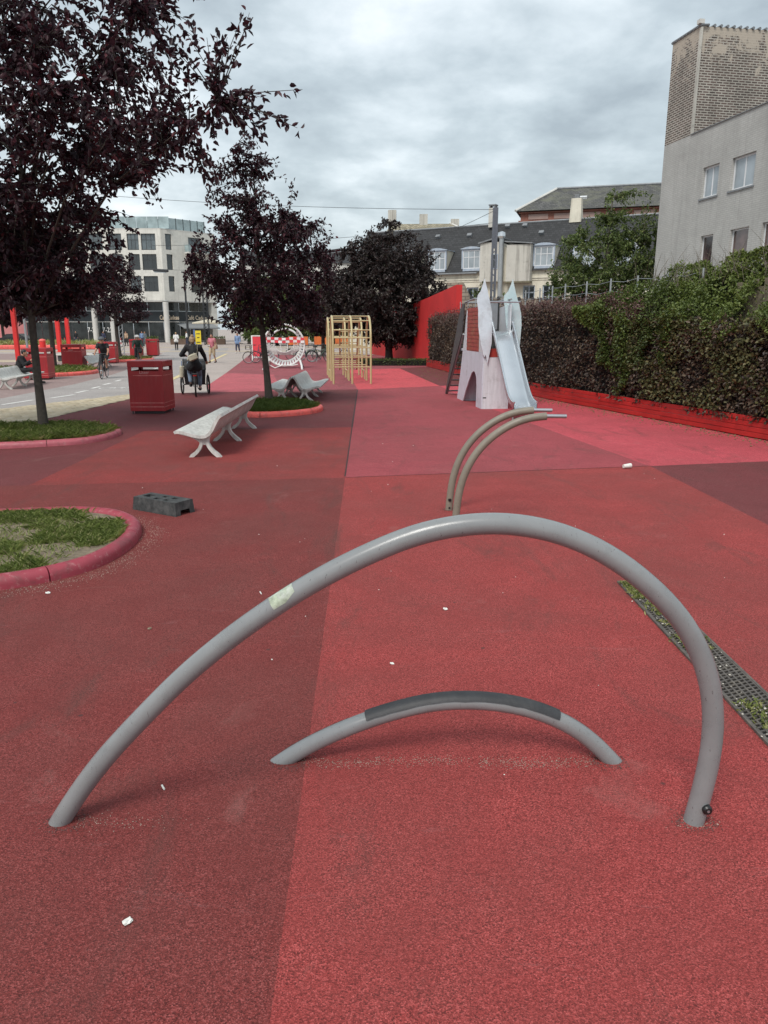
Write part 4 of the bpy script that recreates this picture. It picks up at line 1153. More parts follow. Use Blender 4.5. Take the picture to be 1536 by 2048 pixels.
def make_bike(label, loc, rz, paint='paint_black', group=None, basket=True, mtb=False, steer=0.0, rack=True):
    t = thing('bicycle', label, 'bicycle', loc, rz, group)
    r, wb = 0.345, 1.08
    wheel(t, (0, 0, r), r); wheel(t, (0, wb, r), r, turn=steer)
    m = MB()
    bb, st, hd = (0, 0.44, 0.29), (0, 0.27, 0.78), (0, 0.86, 0.90)
    seat_tube_top = (0, 0.23, 0.86)
    m.bar(bb, seat_tube_top, 0.016); m.bar(bb, (0, 0.90, 0.74), 0.018)
    if mtb: m.bar(st, (0, 0.87, 0.86), 0.016)
    else: m.bar((0, 0.33, 0.60), (0, 0.89, 0.80), 0.014)
    for s in (-1, 1):
        m.bar((s * 0.02, 0.42, 0.29), (s * 0.055, 0, r), 0.010); m.bar((s * 0.015, 0.26, 0.78), (s * 0.055, 0, r), 0.009)
    m.bar((0, 0.85, 0.98), (0, 0.92, 0.70), 0.020)
    m.build('frame', paint, t, smooth=True)
    m = MB()
    for s in (-1, 1): m.tube([(s * 0.02, 0.92, 0.70), (s * 0.055, 0.98, 0.50), (s * 0.055, wb, r)], 0.012, 8)
    m.build('fork', paint, t, smooth=True)
    m = MB()
    if mtb: m.tube([(-0.31, 0.82, 1.03), (-0.1, 0.86, 1.02), (0.1, 0.86, 1.02), (0.31, 0.82, 1.03)], 0.013, 8)
    else: m.tube([(-0.29, 0.62, 1.06), (-0.27, 0.75, 1.09), (-0.1, 0.86, 1.06), (0.1, 0.86, 1.06), (0.27, 0.75, 1.09), (0.29, 0.62, 1.06)], 0.012, 8)
    m.bar((0, 0.85, 0.97), (0, 0.855, 1.06), 0.013)
    h = m.build('handlebar', 'dark_metal', t, smooth=True)
    for s in (-1, 1): MB().bar((s * 0.29, 0.62, 1.06) if not mtb else (s * 0.22, 0.835, 1.026), (s * 0.285, 0.70, 1.075) if not mtb else (s * 0.33, 0.815, 1.03), 0.019, 8).build('grip', 'leather', h)
    m = MB().ball((0, 0.18, 0.94), (0.075, 0.10, 0.035), 10, 6); m.tube([(0, 0.22, 0.94), (0, 0.36, 0.935)], [0.05, 0.02], 8); m.bar((0, 0.23, 0.86), (0, 0.215, 0.93), 0.013)
    m.build('saddle', 'leather', t, smooth=True)
    m = MB().torus((0.045, 0.44, 0.29), (1, 0, 0), 0.09, 0.006, 20, 4)
    for s in (-1, 1):
        m.bar((s * 0.06, 0.44, 0.29), (s * 0.075, 0.44 + s * 0.12, 0.29 - s * 0.11), 0.009, 6); m.box((s * 0.12, 0.44 + s * 0.12, 0.29 - s * 0.11), (0.09, 0.07, 0.02))
    m.build('crank', 'dark_metal', t)
    if not mtb:
        for c, a0, a1 in (((0, 0, r), 0.2, 2.9), ((0, wb, r), 0.9, 2.6)):
            pts_ = [(0, c[1] + (r + 0.02) * math.cos(a0 + (a1 - a0) * i / 10), c[2] + (r + 0.02) * math.sin(a0 + (a1 - a0) * i / 10)) for i in range(11)]
            MB().tube(pts_, 0.022, 6, flat=0.3).build('mudguard', paint, t, smooth=True)
        m = MB()
        for s in (-1, 1): m.bar((s * 0.06, -0.28, 0.74), (s * 0.06, 0.22, 0.76), 0.007, 6); m.bar((s * 0.06, -0.15, 0.74), (s * 0.06, 0, r), 0.006, 6)
        for i in range(4): m.bar((-0.06, -0.25 + i * 0.14, 0.745), (0.06, -0.25 + i * 0.14, 0.745), 0.005, 6)
        m.build('rack', 'dark_metal', t)
        MB().bar((0.03, 0.36, 0.29), (0.16, 0.30, 0.0), 0.010, 6).build('kickstand', 'galvanised', t)
    if basket:
        m = MB()
        for z in (0.82, 0.92, 1.04): m.tube([(-0.17, 0.95, z), (0.17, 0.95, z), (0.17, 1.22, z), (-0.17, 1.22, z)], 0.008, 5, closed=True)
        for x in (-0.17, -0.06, 0.06, 0.17):
            for y in (0.95, 1.22): m.bar((x, y, 0.82), (x, y, 1.04), 0.006, 4)
        m.bx(-0.165, 0.165, 0.955, 1.215, 0.815, 0.825)
        m.build('basket', 'box_black', t)
    return t
# parked bicycles round the hoop
make_bike('black bicycle parked on the pink surface left of the thin tree trunk', (-7.05, 45.3, 0), R(92), group='parked bicycles')
make_bike('dark bicycle behind the first parked one, left of the thin tree trunk', (-6.75, 46.1, 0), R(98), 'paint_blue', 'parked bicycles', False)
make_bike('black bicycle with front basket parked right of the white hoop', (-4.45, 46.7, 0), R(-93), group='parked bicycles')
make_bike('dark bicycle parked behind the basket bicycle, right of the white hoop', (-4.6, 47.9, 0), R(-86), 'paint_green', 'parked bicycles')
make_bike('grey bicycle in the rack behind the white hoop', (-5.4, 49.0, 0), R(-70), 'paint_blue', 'parked bicycles', False)
make_bike('bicycle at the back of the rack near the gold climbing frame', (-3.6, 50.2, 0), R(-60), 'paint_white', 'parked bicycles', True)
make_bike('green bicycle at the back of the rack behind the white hoop', (-6.3, 50.5, 0), R(-45), 'paint_green', 'parked bicycles', True)
BK1 = make_bike('mountain bicycle ridden by the helmeted woman in black', (-11.78, 31.95, GZ + 0.006), R(189), 'paint_black', None, False, True)
BK2 = make_bike('bicycle ridden by the man in green, half hidden behind the litter bin', (-13.5, 41.6, GZ + 0.006), R(196), 'paint_black', None, False, True)
# cargo trike
t = thing('cargo_trike', 'black cargo tricycle with box and two front wheels, ridden away by the woman', 'cargo bike', (-5.70, 22.62, 0), R(14))
wheel(t, (0, 0, 0.33), 0.33, spokes=20, fat=0.027)
for s in (-1, 1): wheel(t, (s * 0.40, 1.16, 0.30), 0.30, spokes=20, turn=0.12 * s, fat=0.025)
m = MB()
m.bar((0, 0.42, 0.30), (0, 0.12, 0.86), 0.020); m.bar((0, 0.42, 0.30), (0, 0.80, 0.42), 0.024); m.bar((0, 0.25, 0.55), (0, 0.80, 0.55), 0.020)
for s in (-1, 1): m.bar((s * 0.02, 0.42, 0.30), (s * 0.06, 0, 0.33), 0.012); m.bar((s * 0.02, 0.17, 0.74), (s * 0.06, 0, 0.33), 0.011)
m.bar((-0.40, 1.16, 0.30), (0.40, 1.16, 0.30), 0.016)
m.build('frame', 'paint_black', t, smooth=True)
b = MB()
b.add([(-.30, .72, .32), (.30, .72, .32), (.30, 1.55, .32), (-.30, 1.55, .32), (-.34, .66, .78), (.34, .66, .78), (.34, 1.66, .78), (-.34, 1.66, .78)], [(0, 1, 2, 3), (0, 1, 5, 4), (1, 2, 6, 5), (2, 3, 7, 6), (3, 0, 4, 7)])
b.build('cargo_box', 'box_black', t)
m = MB()
m.tube([(-.33, .70, .78), (-.33, .85, 1.08), (-.33, 1.5, 1.08), (-.33, 1.62, .78)], 0.02, 6); m.tube([(.33, .70, .78), (.33, .85, 1.08), (.33, 1.5, 1.08), (.33, 1.62, .78)], 0.02, 6)
m.add([(-.33, .70, .78), (-.33, .85, 1.08), (.33, .85, 1.08), (.33, .70, .78), (-.33, 1.5, 1.08), (.33, 1.5, 1.08), (-.33, 1.62, .78), (.33, 1.62, .78)], [(0, 1, 2, 3), (1, 4, 5, 2), (4, 6, 7, 5), (0, 6, 4, 1), (3, 2, 5, 7)])
m.build('rain_cover', 'box_black', t)
m = MB().tube([(-.33, .50, 1.02), (-.33, .66, 1.02), (.33, .66, 1.02), (.33, .50, 1.02)], 0.013, 8); m.bar((0, .66, 1.02), (0, .78, .45), 0.016)
m.build('handlebar', 'dark_metal', t, smooth=True)
m = MB().ball((0, 0.08, 0.93), (0.095, 0.12, 0.045), 10, 6); m.bar((0, 0.12, 0.86), (0, 0.1, 0.92), 0.014); m.build('saddle', 'leather', t, smooth=True)
m = MB()
for s in (-1, 1): m.bar((s * .075, -.30, .70), (s * .075, .14, .72), .009, 6); m.bar((s * .075, -.15, .70), (s * .05, 0, .33), .008, 6)
m.bar((-.075, -.30, .70), (.075, -.30, .70), .009, 6); m.bar((-.075, -.05, .70), (.075, -.05, .70), .009, 6)
m.build('rack', 'dark_metal', t)
MB().box((0, -.31, .655), (.11, .02, .035)).build('rear_light', 'light_red', t)
for c, r_ in (((0, 0, .33), .355), ((-.40, 1.16, .30), .325), ((.40, 1.16, .30), .325)):
    pts_ = [(c[0], c[1] + r_ * math.cos(a), c[2] + r_ * math.sin(a)) for a in [0.25 + 2.65 * i / 12 for i in range(13)]]
    MB().tube(pts_, 0.032, 6, flat=0.3).build('mudguard', 'paint_black', t, smooth=True)
m = MB()
for s in (-1, 1): m.bar((s * .06, .42, .30), (s * .08, .42 + s * .12, .30 - s * .1), .010, 6); m.box((s * .13, .42 + s * .12, .30 - s * .1), (.10, .08, .025))
m.build('crank', 'dark_metal', t)
TRIKE = t
# ------------------------------------------------------------------ people
def skin(name, col): return simple(name, col, 0.55, var=0.08, scale=8)
skin('skin_pale', (0.50, 0.27, 0.19)); skin('skin_tan', (0.40, 0.20, 0.13))
for nm, c in (('cloth_black', (0.012, 0.012, 0.014)), ('cloth_denim', (0.16, 0.21, 0.28)), ('cloth_navy', (0.03, 0.035, 0.07)), ('cloth_green', (0.022, 0.045, 0.036)), ('cloth_pink', (0.50, 0.16, 0.20)), ('cloth_khaki', (0.42, 0.33, 0.22)),
              ('cloth_white', (0.68, 0.67, 0.65)), ('cloth_blue', (0.17, 0.25, 0.40)), ('cloth_grey', (0.10, 0.11, 0.12)), ('cloth_tan', (0.40, 0.27, 0.18)), ('bag_beige', (0.46, 0.42, 0.32)),
              ('hair_blonde', (0.34, 0.23, 0.13)), ('hair_brown', (0.045, 0.028, 0.018)), ('hair_dark', (0.014, 0.011, 0.010)), ('shoe_dark', (0.02, 0.018, 0.017)), ('shoe_white', (0.55, 0.54, 0.52)), ('eye_dark', (0.01, 0.01, 0.01))):
    simple(nm, c, 0.8 if 'cloth' in nm else 0.55, var=0.25, scale=9, bump=0.25 if 'cloth' in nm else 0.0, bscale=25, bdist=0.02)
def blob(name, caps, mat, parent, voxel):
    m = MB()
    for c in caps:
        if len(c) == 2: m.ball(c[0], c[1], 14, 10)
        else: m.capsule(*c, n=12)
    o = m.build(name, mat, parent, smooth='all')
    md = o.modifiers.new('remesh', 'REMESH'); md.mode = 'VOXEL'; md.voxel_size = voxel; md.use_smooth_shade = True
    s = o.modifiers.new('smooth', 'SMOOTH'); s.factor = 0.5; s.iterations = 3
    TO_MESH.append(o)
    return o
def V3(*a): return Vector(a)
def make_person(label, loc, rz, J, skinm, shirt, trousers, hair, shoes, voxel=0.014, sleeves=2, legs=2, coat=0.0, helmet=None, hair_style='short', gsc=1.0, sleeve_mat=None):
    """J: joints in local space, facing +Y"""
    t = thing('person', label, 'person', loc, rz)
    J = {k: V3(*v) for k, v in J.items()}
    hd, nk, ch, pv = J['head'], J['neck'], J['chest'], J['pelvis']
    f = J.get('look', V3(0, 1, 0)).normalized()
    side = V3(0, 0, 1).cross(f) * -1
    caps = [(hd + V3(0, 0, 0.015), (0.078, 0.098, 0.115)), (hd + f * 0.035 - V3(0, 0, 0.055), hd + f * 0.05 - V3(0, 0, 0.085), 0.052, 0.036), (nk, hd - V3(0, 0, 0.03), 0.055, 0.05),
            (hd + f * 0.092 - V3(0, 0, 0.0), hd + f * 0.108 - V3(0, 0, 0.028), 0.013, 0.017), (hd + f * 0.086 - V3(0, 0, 0.06), hd + f * 0.09 - V3(0, 0, 0.062), 0.02, 0.018)]
    for s in (-1, 1): caps.append((hd + side * s * 0.078 - V3(0, 0, 0.02), hd + side * s * 0.082 + V3(0, 0, 0.02), 0.016, 0.02))
    caps += [(pv, ch, 0.125, 0.135), (ch, nk, 0.12, 0.06)]
    tors = [(pv, ch, 0.145, 0.15), (ch, (ch + nk) / 2, 0.15, 0.12), (nk - V3(0, 0, 0.03), nk - V3(0, 0, 0.02), 0.085, 0.075)]
    for s in ('L', 'R'):
        sh_, el, ha = J['sh' + s], J['el' + s], J['ha' + s]
        hip, kn, an, to = J['hip' + s], J['kn' + s], J['an' + s], J['to' + s]
        caps += [(ch + (sh_ - ch) * 0.3, sh_, 0.09, 0.062), (sh_, el, 0.052, 0.042), (el, ha, 0.041, 0.029)]
        hdir = (ha - el).normalized(); palm = ha + hdir * 0.065
        u, w = frame_of(hdir)
        caps.append((ha, palm, 0.030, 0.036))
        for q in range(4):
            b0 = palm + u * (q - 1.5) * 0.018 + hdir * 0.012; ln = (0.062, 0.074, 0.068, 0.052)[q]
            k1 = b0 + hdir * ln * 0.55 + w * 0.012; caps += [(b0, k1, 0.0095, 0.009), (k1, k1 + (hdir * 0.5 + w * 0.9).normalized() * ln * 0.5, 0.009, 0.008)]
        caps.append((ha + hdir * 0.03 + u * 0.028, ha + hdir * 0.075 + u * 0.055 + w * 0.01, 0.011, 0.0095))
        caps += [(pv + (hip - pv) * 0.5, hip, 0.12, 0.095), (hip, kn, 0.082, 0.056), (kn, an, 0.054, 0.036), (an, to, 0.036, 0.03), (an, an + (an - to) * 0.3, 0.036, 0.03)]
        tors += [(ch + (sh_ - ch) * 0.3, sh_, 0.115, 0.085), (sh_, (sh_ + el) / 2 if sleeves < 1.5 else el, 0.078, 0.066)]
        if sleeves >= 2: tors.append((el, ha - (ha - el) * 0.08, 0.062, 0.044))
    body = blob('body', caps, skinm, t, voxel)
    if coat:
        for s in ('L', 'R'): tors.append((pv, pv + (J['hip' + s] - pv) * 0.9 + V3(0, 0, -coat), 0.160, 0.150))
        tors.append((pv, pv - V3(0, 0.0, coat * .5), 0.165, 0.160))
    else:
        tors.append((pv, pv + V3(0, 0, 0.02), 0.150, 0.15))
    blob('shirt', tors, shirt, t, voxel)
    tr = [(pv - V3(0, 0, 0.02), pv + V3(0, 0, 0.06), 0.142, 0.140)]
    for s in ('L', 'R'):
        hip, kn, an = J['hip' + s], J['kn' + s], J['an' + s]
        tr += [(pv + (hip - pv) * 0.5, hip, 0.135, 0.112)]
        if legs <= 1: tr.append((hip, hip + (kn - hip) * max(legs, 0.6), 0.104, 0.092))
        else:
            tr.append((hip, kn, 0.100, 0.072)); tr.append((kn, kn + (an - kn) * (legs - 1), 0.071, 0.060))
        sh_m = MB(); an_, to = J['an' + s], J['to' + s]; d = (to - an_); d.z = 0; d.normalize()
        zb = min(an_.z, to.z)
        sh_m.capsule(an_ - d * 0.05 + V3(0, 0, -0.035), to + d * 0.035 + V3(0, 0, -0.005), 0.046, 0.040); sh_m.capsule(an_ + V3(0, 0, -0.03), an_ + V3(0, 0, 0.015), 0.050, 0.048)
        sh_m.build('shoe', shoes, t, smooth='all')
    blob('trousers', tr, trousers, t, voxel)
    up = V3(0, 0, 1)
    if hair_style == 'bun': hc = [(hd - f * 0.012 + up * 0.03, (0.096, 0.112, 0.118)), (hd - f * 0.06 + up * 0.135, (0.05, 0.05, 0.045)), (hd - f * 0.07 - up * 0.03, hd - f * 0.05 - up * 0.07, 0.062, 0.05)]
    elif hair_style == 'long': hc = [(hd - f * 0.018 + up * 0.03, (0.096, 0.108, 0.116)), (hd - f * 0.06, hd - f * 0.07 - up * 0.2, 0.085, 0.06)]
    else: hc = [(hd - f * 0.020 + up * 0.036, (0.088, 0.104, 0.108))]
    blob('hair', hc, hair, t, voxel)
    if helmet:
        m = MB()
        for i in range(7):
            x = -0.095 + i * 0.0317
            m.tube([(hd.x + x, hd.y + math.cos(a) * 0.135 * math.sqrt(max(0.05, 1 - (x / 0.13) ** 2)), hd.z + 0.045 + math.sin(a) * 0.115 * math.sqrt(max(0.05, 1 - (x / 0.13) ** 2))) for a in [PI * j / 10 for j in range(11)]], 0.022, 6)
        m.build('helmet', helmet, t, smooth='all')
    for s in (-1, 1): MB().ball(hd + f * 0.094 + side * s * 0.032 + up * 0.012, 0.009, 8, 6).build('eye', 'eye_dark', t)
    return t
def stand(h=1.72, step=0.22, swing=0.2, bend=None):
    k = h / 1.72
    J = dict(pelvis=(0, 0, .97), chest=(0, .01, 1.28), neck=(0, 0, 1.48), head=(0, .02, 1.60),
             shL=(-.175, 0, 1.42), elL=(-.23, -.05 + swing * .4, 1.15), haL=(-.24, .05 + swing, .93), shR=(.175, 0, 1.42), elR=(.23, -.05 - swing * .4, 1.15), haR=(.24, .05 - swing, .93),
             hipL=(-.09, 0, .92), knL=(-.10, -step * .35 + .06, .50), anL=(-.10, -step, .10), toL=(-.11, -step + .14, .04), hipR=(.09, 0, .92), knR=(.10, step * .6 + .03, .50), anR=(.10, step, .09), toR=(.11, step + .14, .04))
    if bend: J.update(bend)
    return {a: tuple(x * k for x in b) for a, b in J.items()}
# woman riding the cargo trike away from us (same local frame as the trike)
ride = dict(pelvis=(0, .08, 1.02), chest=(0, .14, 1.36), neck=(0, .16, 1.54), head=(-.01, .19, 1.665),
            shL=(-.185, .14, 1.47), elL=(-.36, .24, 1.24), haL=(-.26, .48, 1.22), shR=(.185, .14, 1.47), elR=(.31, .28, 1.22), haR=(.36, .46, 1.06),
            hipL=(-.11, .12, .97), knL=(-.15, .52, .72), anL=(-.13, .40, .36), toL=(-.14, .54, .31), hipR=(.11, .12, .97), knR=(.15, .50, .62), anR=(.14, .44, .24), toR=(.15, .58, .20))
make_person('woman in black sweater and jeans with a blonde bun, riding the cargo tricycle', (-5.70, 22.62, 0), R(14), ride, 'skin_pale', 'cloth_black', 'cloth_denim', 'hair_blonde', 'shoe_dark', 0.012, 2, 1.75, 0.08, None, 'bun')
# her bag
t = thing('shoulder_bag', 'pale beige crossbody bag hanging on the back of the woman in black', 'bag', (-5.70, 22.62, 0), R(14))
m = MB().box((-0.02, -0.13, 1.185), (0.27, 0.10, 0.20), 0, 0, R(-22), bev=0.035); b = m.build('pouch', 'bag_beige', t, smooth=True)
MB().box((-0.03, -0.195, 1.16), (0.20, 0.03, 0.11), 0, 0, R(-22), bev=0.014).build('pocket', 'bag_beige', b, smooth=True)
MB().tube([(0.095, -0.115, 1.26), (0.12, -0.06, 1.40), (0.13, 0.06, 1.555), (0.12, 0.18, 1.56), (0.0, 0.30, 1.38), (-0.12, 0.30, 1.2), (-0.19, 0.12, 1.10), (-0.17, -0.06, 1.09), (-0.14, -0.12, 1.12)], 0.014, 6, flat=0.4).build('strap', 'bag_beige', t, smooth=True)
# pale bag by the cargo box
t = thing('shopping_bag', 'pale shopping bag hanging at the left side of the cargo tricycle', 'bag', (-5.70, 22.62, 0), R(14))
MB().box((-0.38, 0.72, 0.72), (0.14, 0.24, 0.40), 0, 0, 0.06, bev=0.045).build('pouch', 'bag_beige', t, smooth=True)
MB().tube([(-0.38, 0.64, 0.90), (-0.37, 0.66, 1.04), (-0.37, 0.78, 1.04), (-0.38, 0.80, 0.90)], 0.012, 6).build('handle', 'cloth_blue', t, smooth=True)
# helmeted woman cycling towards us (bicycle faces -Y): local +Y is the riding direction
cyc = dict(pelvis=(0, .16, .98), chest=(0, .36, 1.26), neck=(0, .46, 1.42), head=(0, .53, 1.53), look=(0, 1, -.12),
           shL=(-.175, .42, 1.36), elL=(-.25, .56, 1.14), haL=(-.25, .76, 1.05), shR=(.175, .42, 1.36), elR=(.25, .56, 1.14), haR=(.25, .76, 1.05),
           hipL=(-.10, .20, .93), knL=(-.12, .58, .80), anL=(-.11, .44, .44), toL=(-.11, .57, .39), hipR=(.10, .20, .93), knR=(.12, .50, .56), anR=(.11, .40, .17), toR=(.11, .54, .13))
make_person('woman in black with dark helmet cycling towards the camera on the bike path', (-11.78, 31.95, GZ + 0.006), R(189), cyc, 'skin_tan', 'cloth_black', 'cloth_black', 'hair_dark', 'shoe_dark', 0.014, 1.2, 0.9, 0.0, 'cloth_grey')
make_person('man in dark green jersey with pale helmet, cycling behind the large litter bin', (-13.5, 41.6, GZ + 0.006), R(196), cyc, 'skin_tan', 'cloth_green', 'cloth_black', 'hair_dark', 'shoe_dark', 0.016, 2, 0.95, 0.0, 'shoe_white')
# seated man, facing right along the bench side
sit = dict(pelvis=(0, 0, .52), chest=(0, .10, .84), neck=(0, .17, 1.03), head=(0, .27, 1.13), look=(0, 1, -.45),
           shL=(-.18, .13, .97), elL=(-.22, .26, .72), haL=(-.12, .46, .78), shR=(.18, .13, .97), elR=(.22, .27, .72), haR=(.12, .47, .86),
           hipL=(-.10, .05, .50), knL=(-.13, .50, .53), anL=(-.12, .56, .12), toL=(-.12, .70, .06), hipR=(.10, .05, .50), knR=(.13, .52, .56), anR=(.13, .72, .14), toR=(.13, .86, .08))
make_person('man in black hooded jacket bent over his phone, sitting on the left bench', (-13.62, 28.05, GZ + 0.006), R(-80), sit, 'skin_tan', 'cloth_black', 'cloth_black', 'hair_dark', 'shoe_dark', 0.014, 2, 2, 0.0)
t = thing('phone', 'phone held up by the seated man in black', 'phone', (-13.06, 28.06, 0.93), R(-80))
MB().box((0, 0, 0), (0.075, 0.012, 0.15), 0, 0.5, 0, bev=0.005).build('case', 'paint_black', t)
# pedestrians
make_person('man in pink shirt and khaki shorts walking towards the camera', (-10.5, 46.3, GZ), R(165), stand(1.70, .2, .1, dict(haR=(.05, .24, 1.12), elR=(.24, .05, 1.12))), 'skin_tan', 'cloth_pink', 'cloth_khaki', 'hair_brown', 'shoe_dark', 0.018, 1.2, .95)
t = thing('shoulder_bag', 'brown bag hanging at the side of the man in pink shirt', 'bag', (-10.5, 46.3, GZ), R(165))
MB().box((-.30, .06, .95), (.12, .26, .26), 0, 0, 0.1, bev=.03).build('pouch', 'cloth_tan', t)
MB().tube([(-.30, .14, 1.07), (-.22, .10, 1.3), (-.12, .02, 1.53), (-.2, -.08, 1.3), (-.30, -.03, 1.07)], .014, 6).build('strap', 'cloth_tan', t)
make_person('woman in blue jacket and dark blue trousers walking beyond the cyclists', (-12.5, 64.8, GZ), R(175), stand(1.68, .18, .1), 'skin_tan', 'cloth_blue', 'cloth_navy', 'hair_dark', 'shoe_white', 0.022, 2, 1.6, .05)
make_person('person in white top and black trousers walking away towards the cafe', (-20.3, 74.2, GZ), R(20), stand(1.7, .15, .05, dict(haL=(-.1, .25, 1.1), haR=(.1, .25, 1.1))), 'skin_pale', 'cloth_white', 'cloth_black', 'hair_blonde', 'shoe_dark', 0.025, 2, 2, .04)
for i, (x, y, r_, sh_, tr_, lab) in enumerate(((-31.2, 92, 160, 'cloth_tan', 'cloth_black', 'distant person in tan top before the cafe windows'), (-29.6, 93, 200, 'cloth_blue', 'cloth_navy', 'distant person in blue jacket before the cafe windows'),
        (-28.6, 91, 150, 'cloth_grey', 'cloth_grey', 'distant person in grey beside the one in blue'), (-34.3, 93, 180, 'cloth_navy', 'cloth_black', 'distant person in navy left of the cafe column'), (-24.9, 96, 100, 'cloth_white', 'cloth_navy', 'distant person in white shirt bending by the cafe terrace'), (-40.5, 100, 190, 'cloth_black', 'cloth_navy', 'distant dark dressed person by the lettered shop windows'))):
    make_person(lab, (x, y, GZ), R(r_), stand(1.72, .12, .08), 'skin_tan', sh_, tr_, 'hair_brown', 'shoe_dark', 0.03, 2, 2)
# ------------------------------------------------------------------ trees
def grow_tree(name, label, base, lean, trunk_h, trunk_r, blobs, n_limb, n_twig, per_twig, leaf, mat, bark='bark', seed=1, shape=2, twig_len=0.7, group=None, droop=0.5, cat='tree', top=None, twig_r=0.005, dens=None, sky=None):
    """blobs: (centre, radii, weight) ellipsoids relative to the base that make up the crown"""
    rg = np.random.default_rng(seed); rp = random.Random(seed)
    t = thing(name, label, cat, base, 0, group)
    top = top or max(c[2] + r[2] * 0.6 for c, r, w in blobs)
    wts = np.array([w * r[0] * r[1] * r[2] for c, r, w in blobs]); wts /= wts.sum()
    def sample(n, inner=0.0, outer=1.0):
        idx = rg.choice(len(blobs), n, p=wts)
        d = rg.normal(size=(n, 3)); d /= np.linalg.norm(d, axis=1, keepdims=True)
        rad = (rg.uniform(inner ** 3, outer ** 3, n)) ** (1 / 3)
        C = np.array([b[0] for b in blobs])[idx]; Rr = np.array([b[1] for b in blobs])[idx]
        return C + d * rad[:, None] * Rr
    m = MB()
    tk = []
    for i in range(9):
        k = i / 8
        tk.append(Vector((lean[0] * k + 0.03 * math.sin(k * 7 + seed), lean[1] * k + 0.03 * math.cos(k * 5 + seed), top * k)))
    rad = [trunk_r * (1.25 if i == 0 else (1 - 0.82 * (i / 8) ** 1.1)) for i in range(9)]
    m.tube([tk[0] - Vector((0, 0, 0.1))] + tk, [trunk_r * 1.4] + rad, 12)
    nodes = []
    tips = sample(n_limb, 0.55, 0.92)
    for p in tips:
        p = Vector(p)
        zt = max(trunk_h * 0.95, min(top * 0.9, p.z - (Vector((p.x, p.y, 0)).length) * 0.55 + rp.uniform(-.2, .2)))
        k = zt / top * 8; i = min(7, int(k)); s = tk[i].lerp(tk[i + 1], k - i)
        mid = s.lerp(p, 0.5) + Vector((rp.uniform(-.15, .15), rp.uniform(-.15, .15), 0.10 * (p - s).length))
        pts_ = [s, s.lerp(mid, 0.55) + Vector((0, 0, 0.03)), mid, mid.lerp(p, 0.55), p]
        r0 = trunk_r * 0.42 * (1 - zt / top * 0.5)
        m.tube(pts_, [r0, r0 * .8, r0 * .6, r0 * .4, r0 * .15], 6)
        nodes += [mid.lerp(p, q) for q in (0, .25, .5, .75, 1.0)] + [s.lerp(mid, q) for q in (0.5, 0.8)]
    nodes += tk[4:]
    NA = np.array([tuple(n_) for n_ in nodes])
    tw = sample(n_twig)
    if dens is not None: tw = tw[[dens(q) > rp.random() for q in tw]]
    Ls, Ds = [], []
    for p in tw:
        d2 = ((NA - p) ** 2).sum(1); a = Vector(NA[int(d2.argmin())]); p = Vector(p)
        dv = p - a
        if dv.length > twig_len * 2.2: a = p - dv.normalized() * twig_len * 2.2; dv = p - a
        if dv.length < 0.15: dv = Vector((rp.uniform(-1, 1), rp.uniform(-1, 1), rp.uniform(-.2, .8))).normalized() * 0.3; a = p - dv
        mid = a.lerp(p, .5) + Vector((0, 0, 0.06 * dv.length)) + Vector((rp.uniform(-1, 1), rp.uniform(-1, 1), rp.uniform(-1, 1))) * 0.06
        m.tube([a, mid, p], [twig_r * 1.6, twig_r * 1.1, twig_r * .5], 4, cap=False)
        n = max(3, int(per_twig * rp.uniform(.6, 1.35)))
        tt = np.sort(rg.uniform(0.15, 1.04, n))
        A, Mi, B = np.array(a), np.array(mid), np.array(p)
        pos = np.where((tt < .5)[:, None], A + (Mi - A) * (tt * 2)[:, None], Mi + (B - Mi) * (tt * 2 - 1)[:, None])
        pos = pos + rg.normal(size=(n, 3)) * twig_len * 0.045
        dn = np.array(dv.normalized())
        q = rg.normal(size=(n, 3)); q[:, 2] -= droop
        Ls.append(pos); Ds.append(q * 0.8 + dn * 0.55)
    Pn = np.concatenate(Ls); Dn = np.concatenate(Ds); n = len(Pn)
    m.build('trunk', bark, t, smooth='all', recalc=False)
    tint = np.clip(rg.normal(0.42, 0.26, n), 0, 1)
    me = leaf_cloud(Pn, Dn, rg.uniform(leaf[0], leaf[1], n), rg.uniform(leaf[0], leaf[1], n) * leaf[2], tint, mat, 'crown', shape)
    o = link('crown', me, t); o['kind'] = 'stuff'
    return t
# nearest purple plum, left: crown reaches out over the path towards us
B1 = [((-0.9, -0.2, 2.75), (2.4, 1.9, 0.55), 1.8), ((2.5, -2.1, 5.0), (1.8, 1.6, 1.0), 1.0), ((2.5, -2.2, 6.3), (1.8, 1.6, 1.3), 0.7), ((4.4, -3.0, 4.75), (1.2, 0.45, 0.32), 3.0), ((4.55, -3.0, 5.25), (1.1, 0.35, 0.15), 3.0), ((4.1, -3.0, 6.0), (1.0, 0.5, 0.55), 1.8), ((3.5, -2.6, 4.15), (0.8, 0.6, 0.28), 1.5), ((0.0, -0.6, 5.4), (3.2, 3.0, 2.3), 0.7), ((-2.0, 0.0, 4.2), (3.0, 2.6, 2.0), 1.0), ((0.1, 0.2, 3.35), (1.9, 1.8, 1.0), 1.6), ((2.4, -1.6, 5.0), (1.5, 1.3, 0.9), 0.7), ((2.6, -2.2, 6.2), (1.2, 1.2, 1.0), 0.5), ((0.6, -1.5, 7.6), (2.1, 2.2, 1.3), 0.7), ((-2.8, -0.5, 7.0), (2.6, 2.4, 2.0), 0.5), ((-0.6, 0.8, 3.0), (2.2, 1.5, 0.95), 1.6), ((-2.5, -1.8, 3.6), (2.0, 1.8, 1.3), 1.2), ((0.8, -0.4, 3.75), (1.4, 1.2, 0.7), 1.3)]
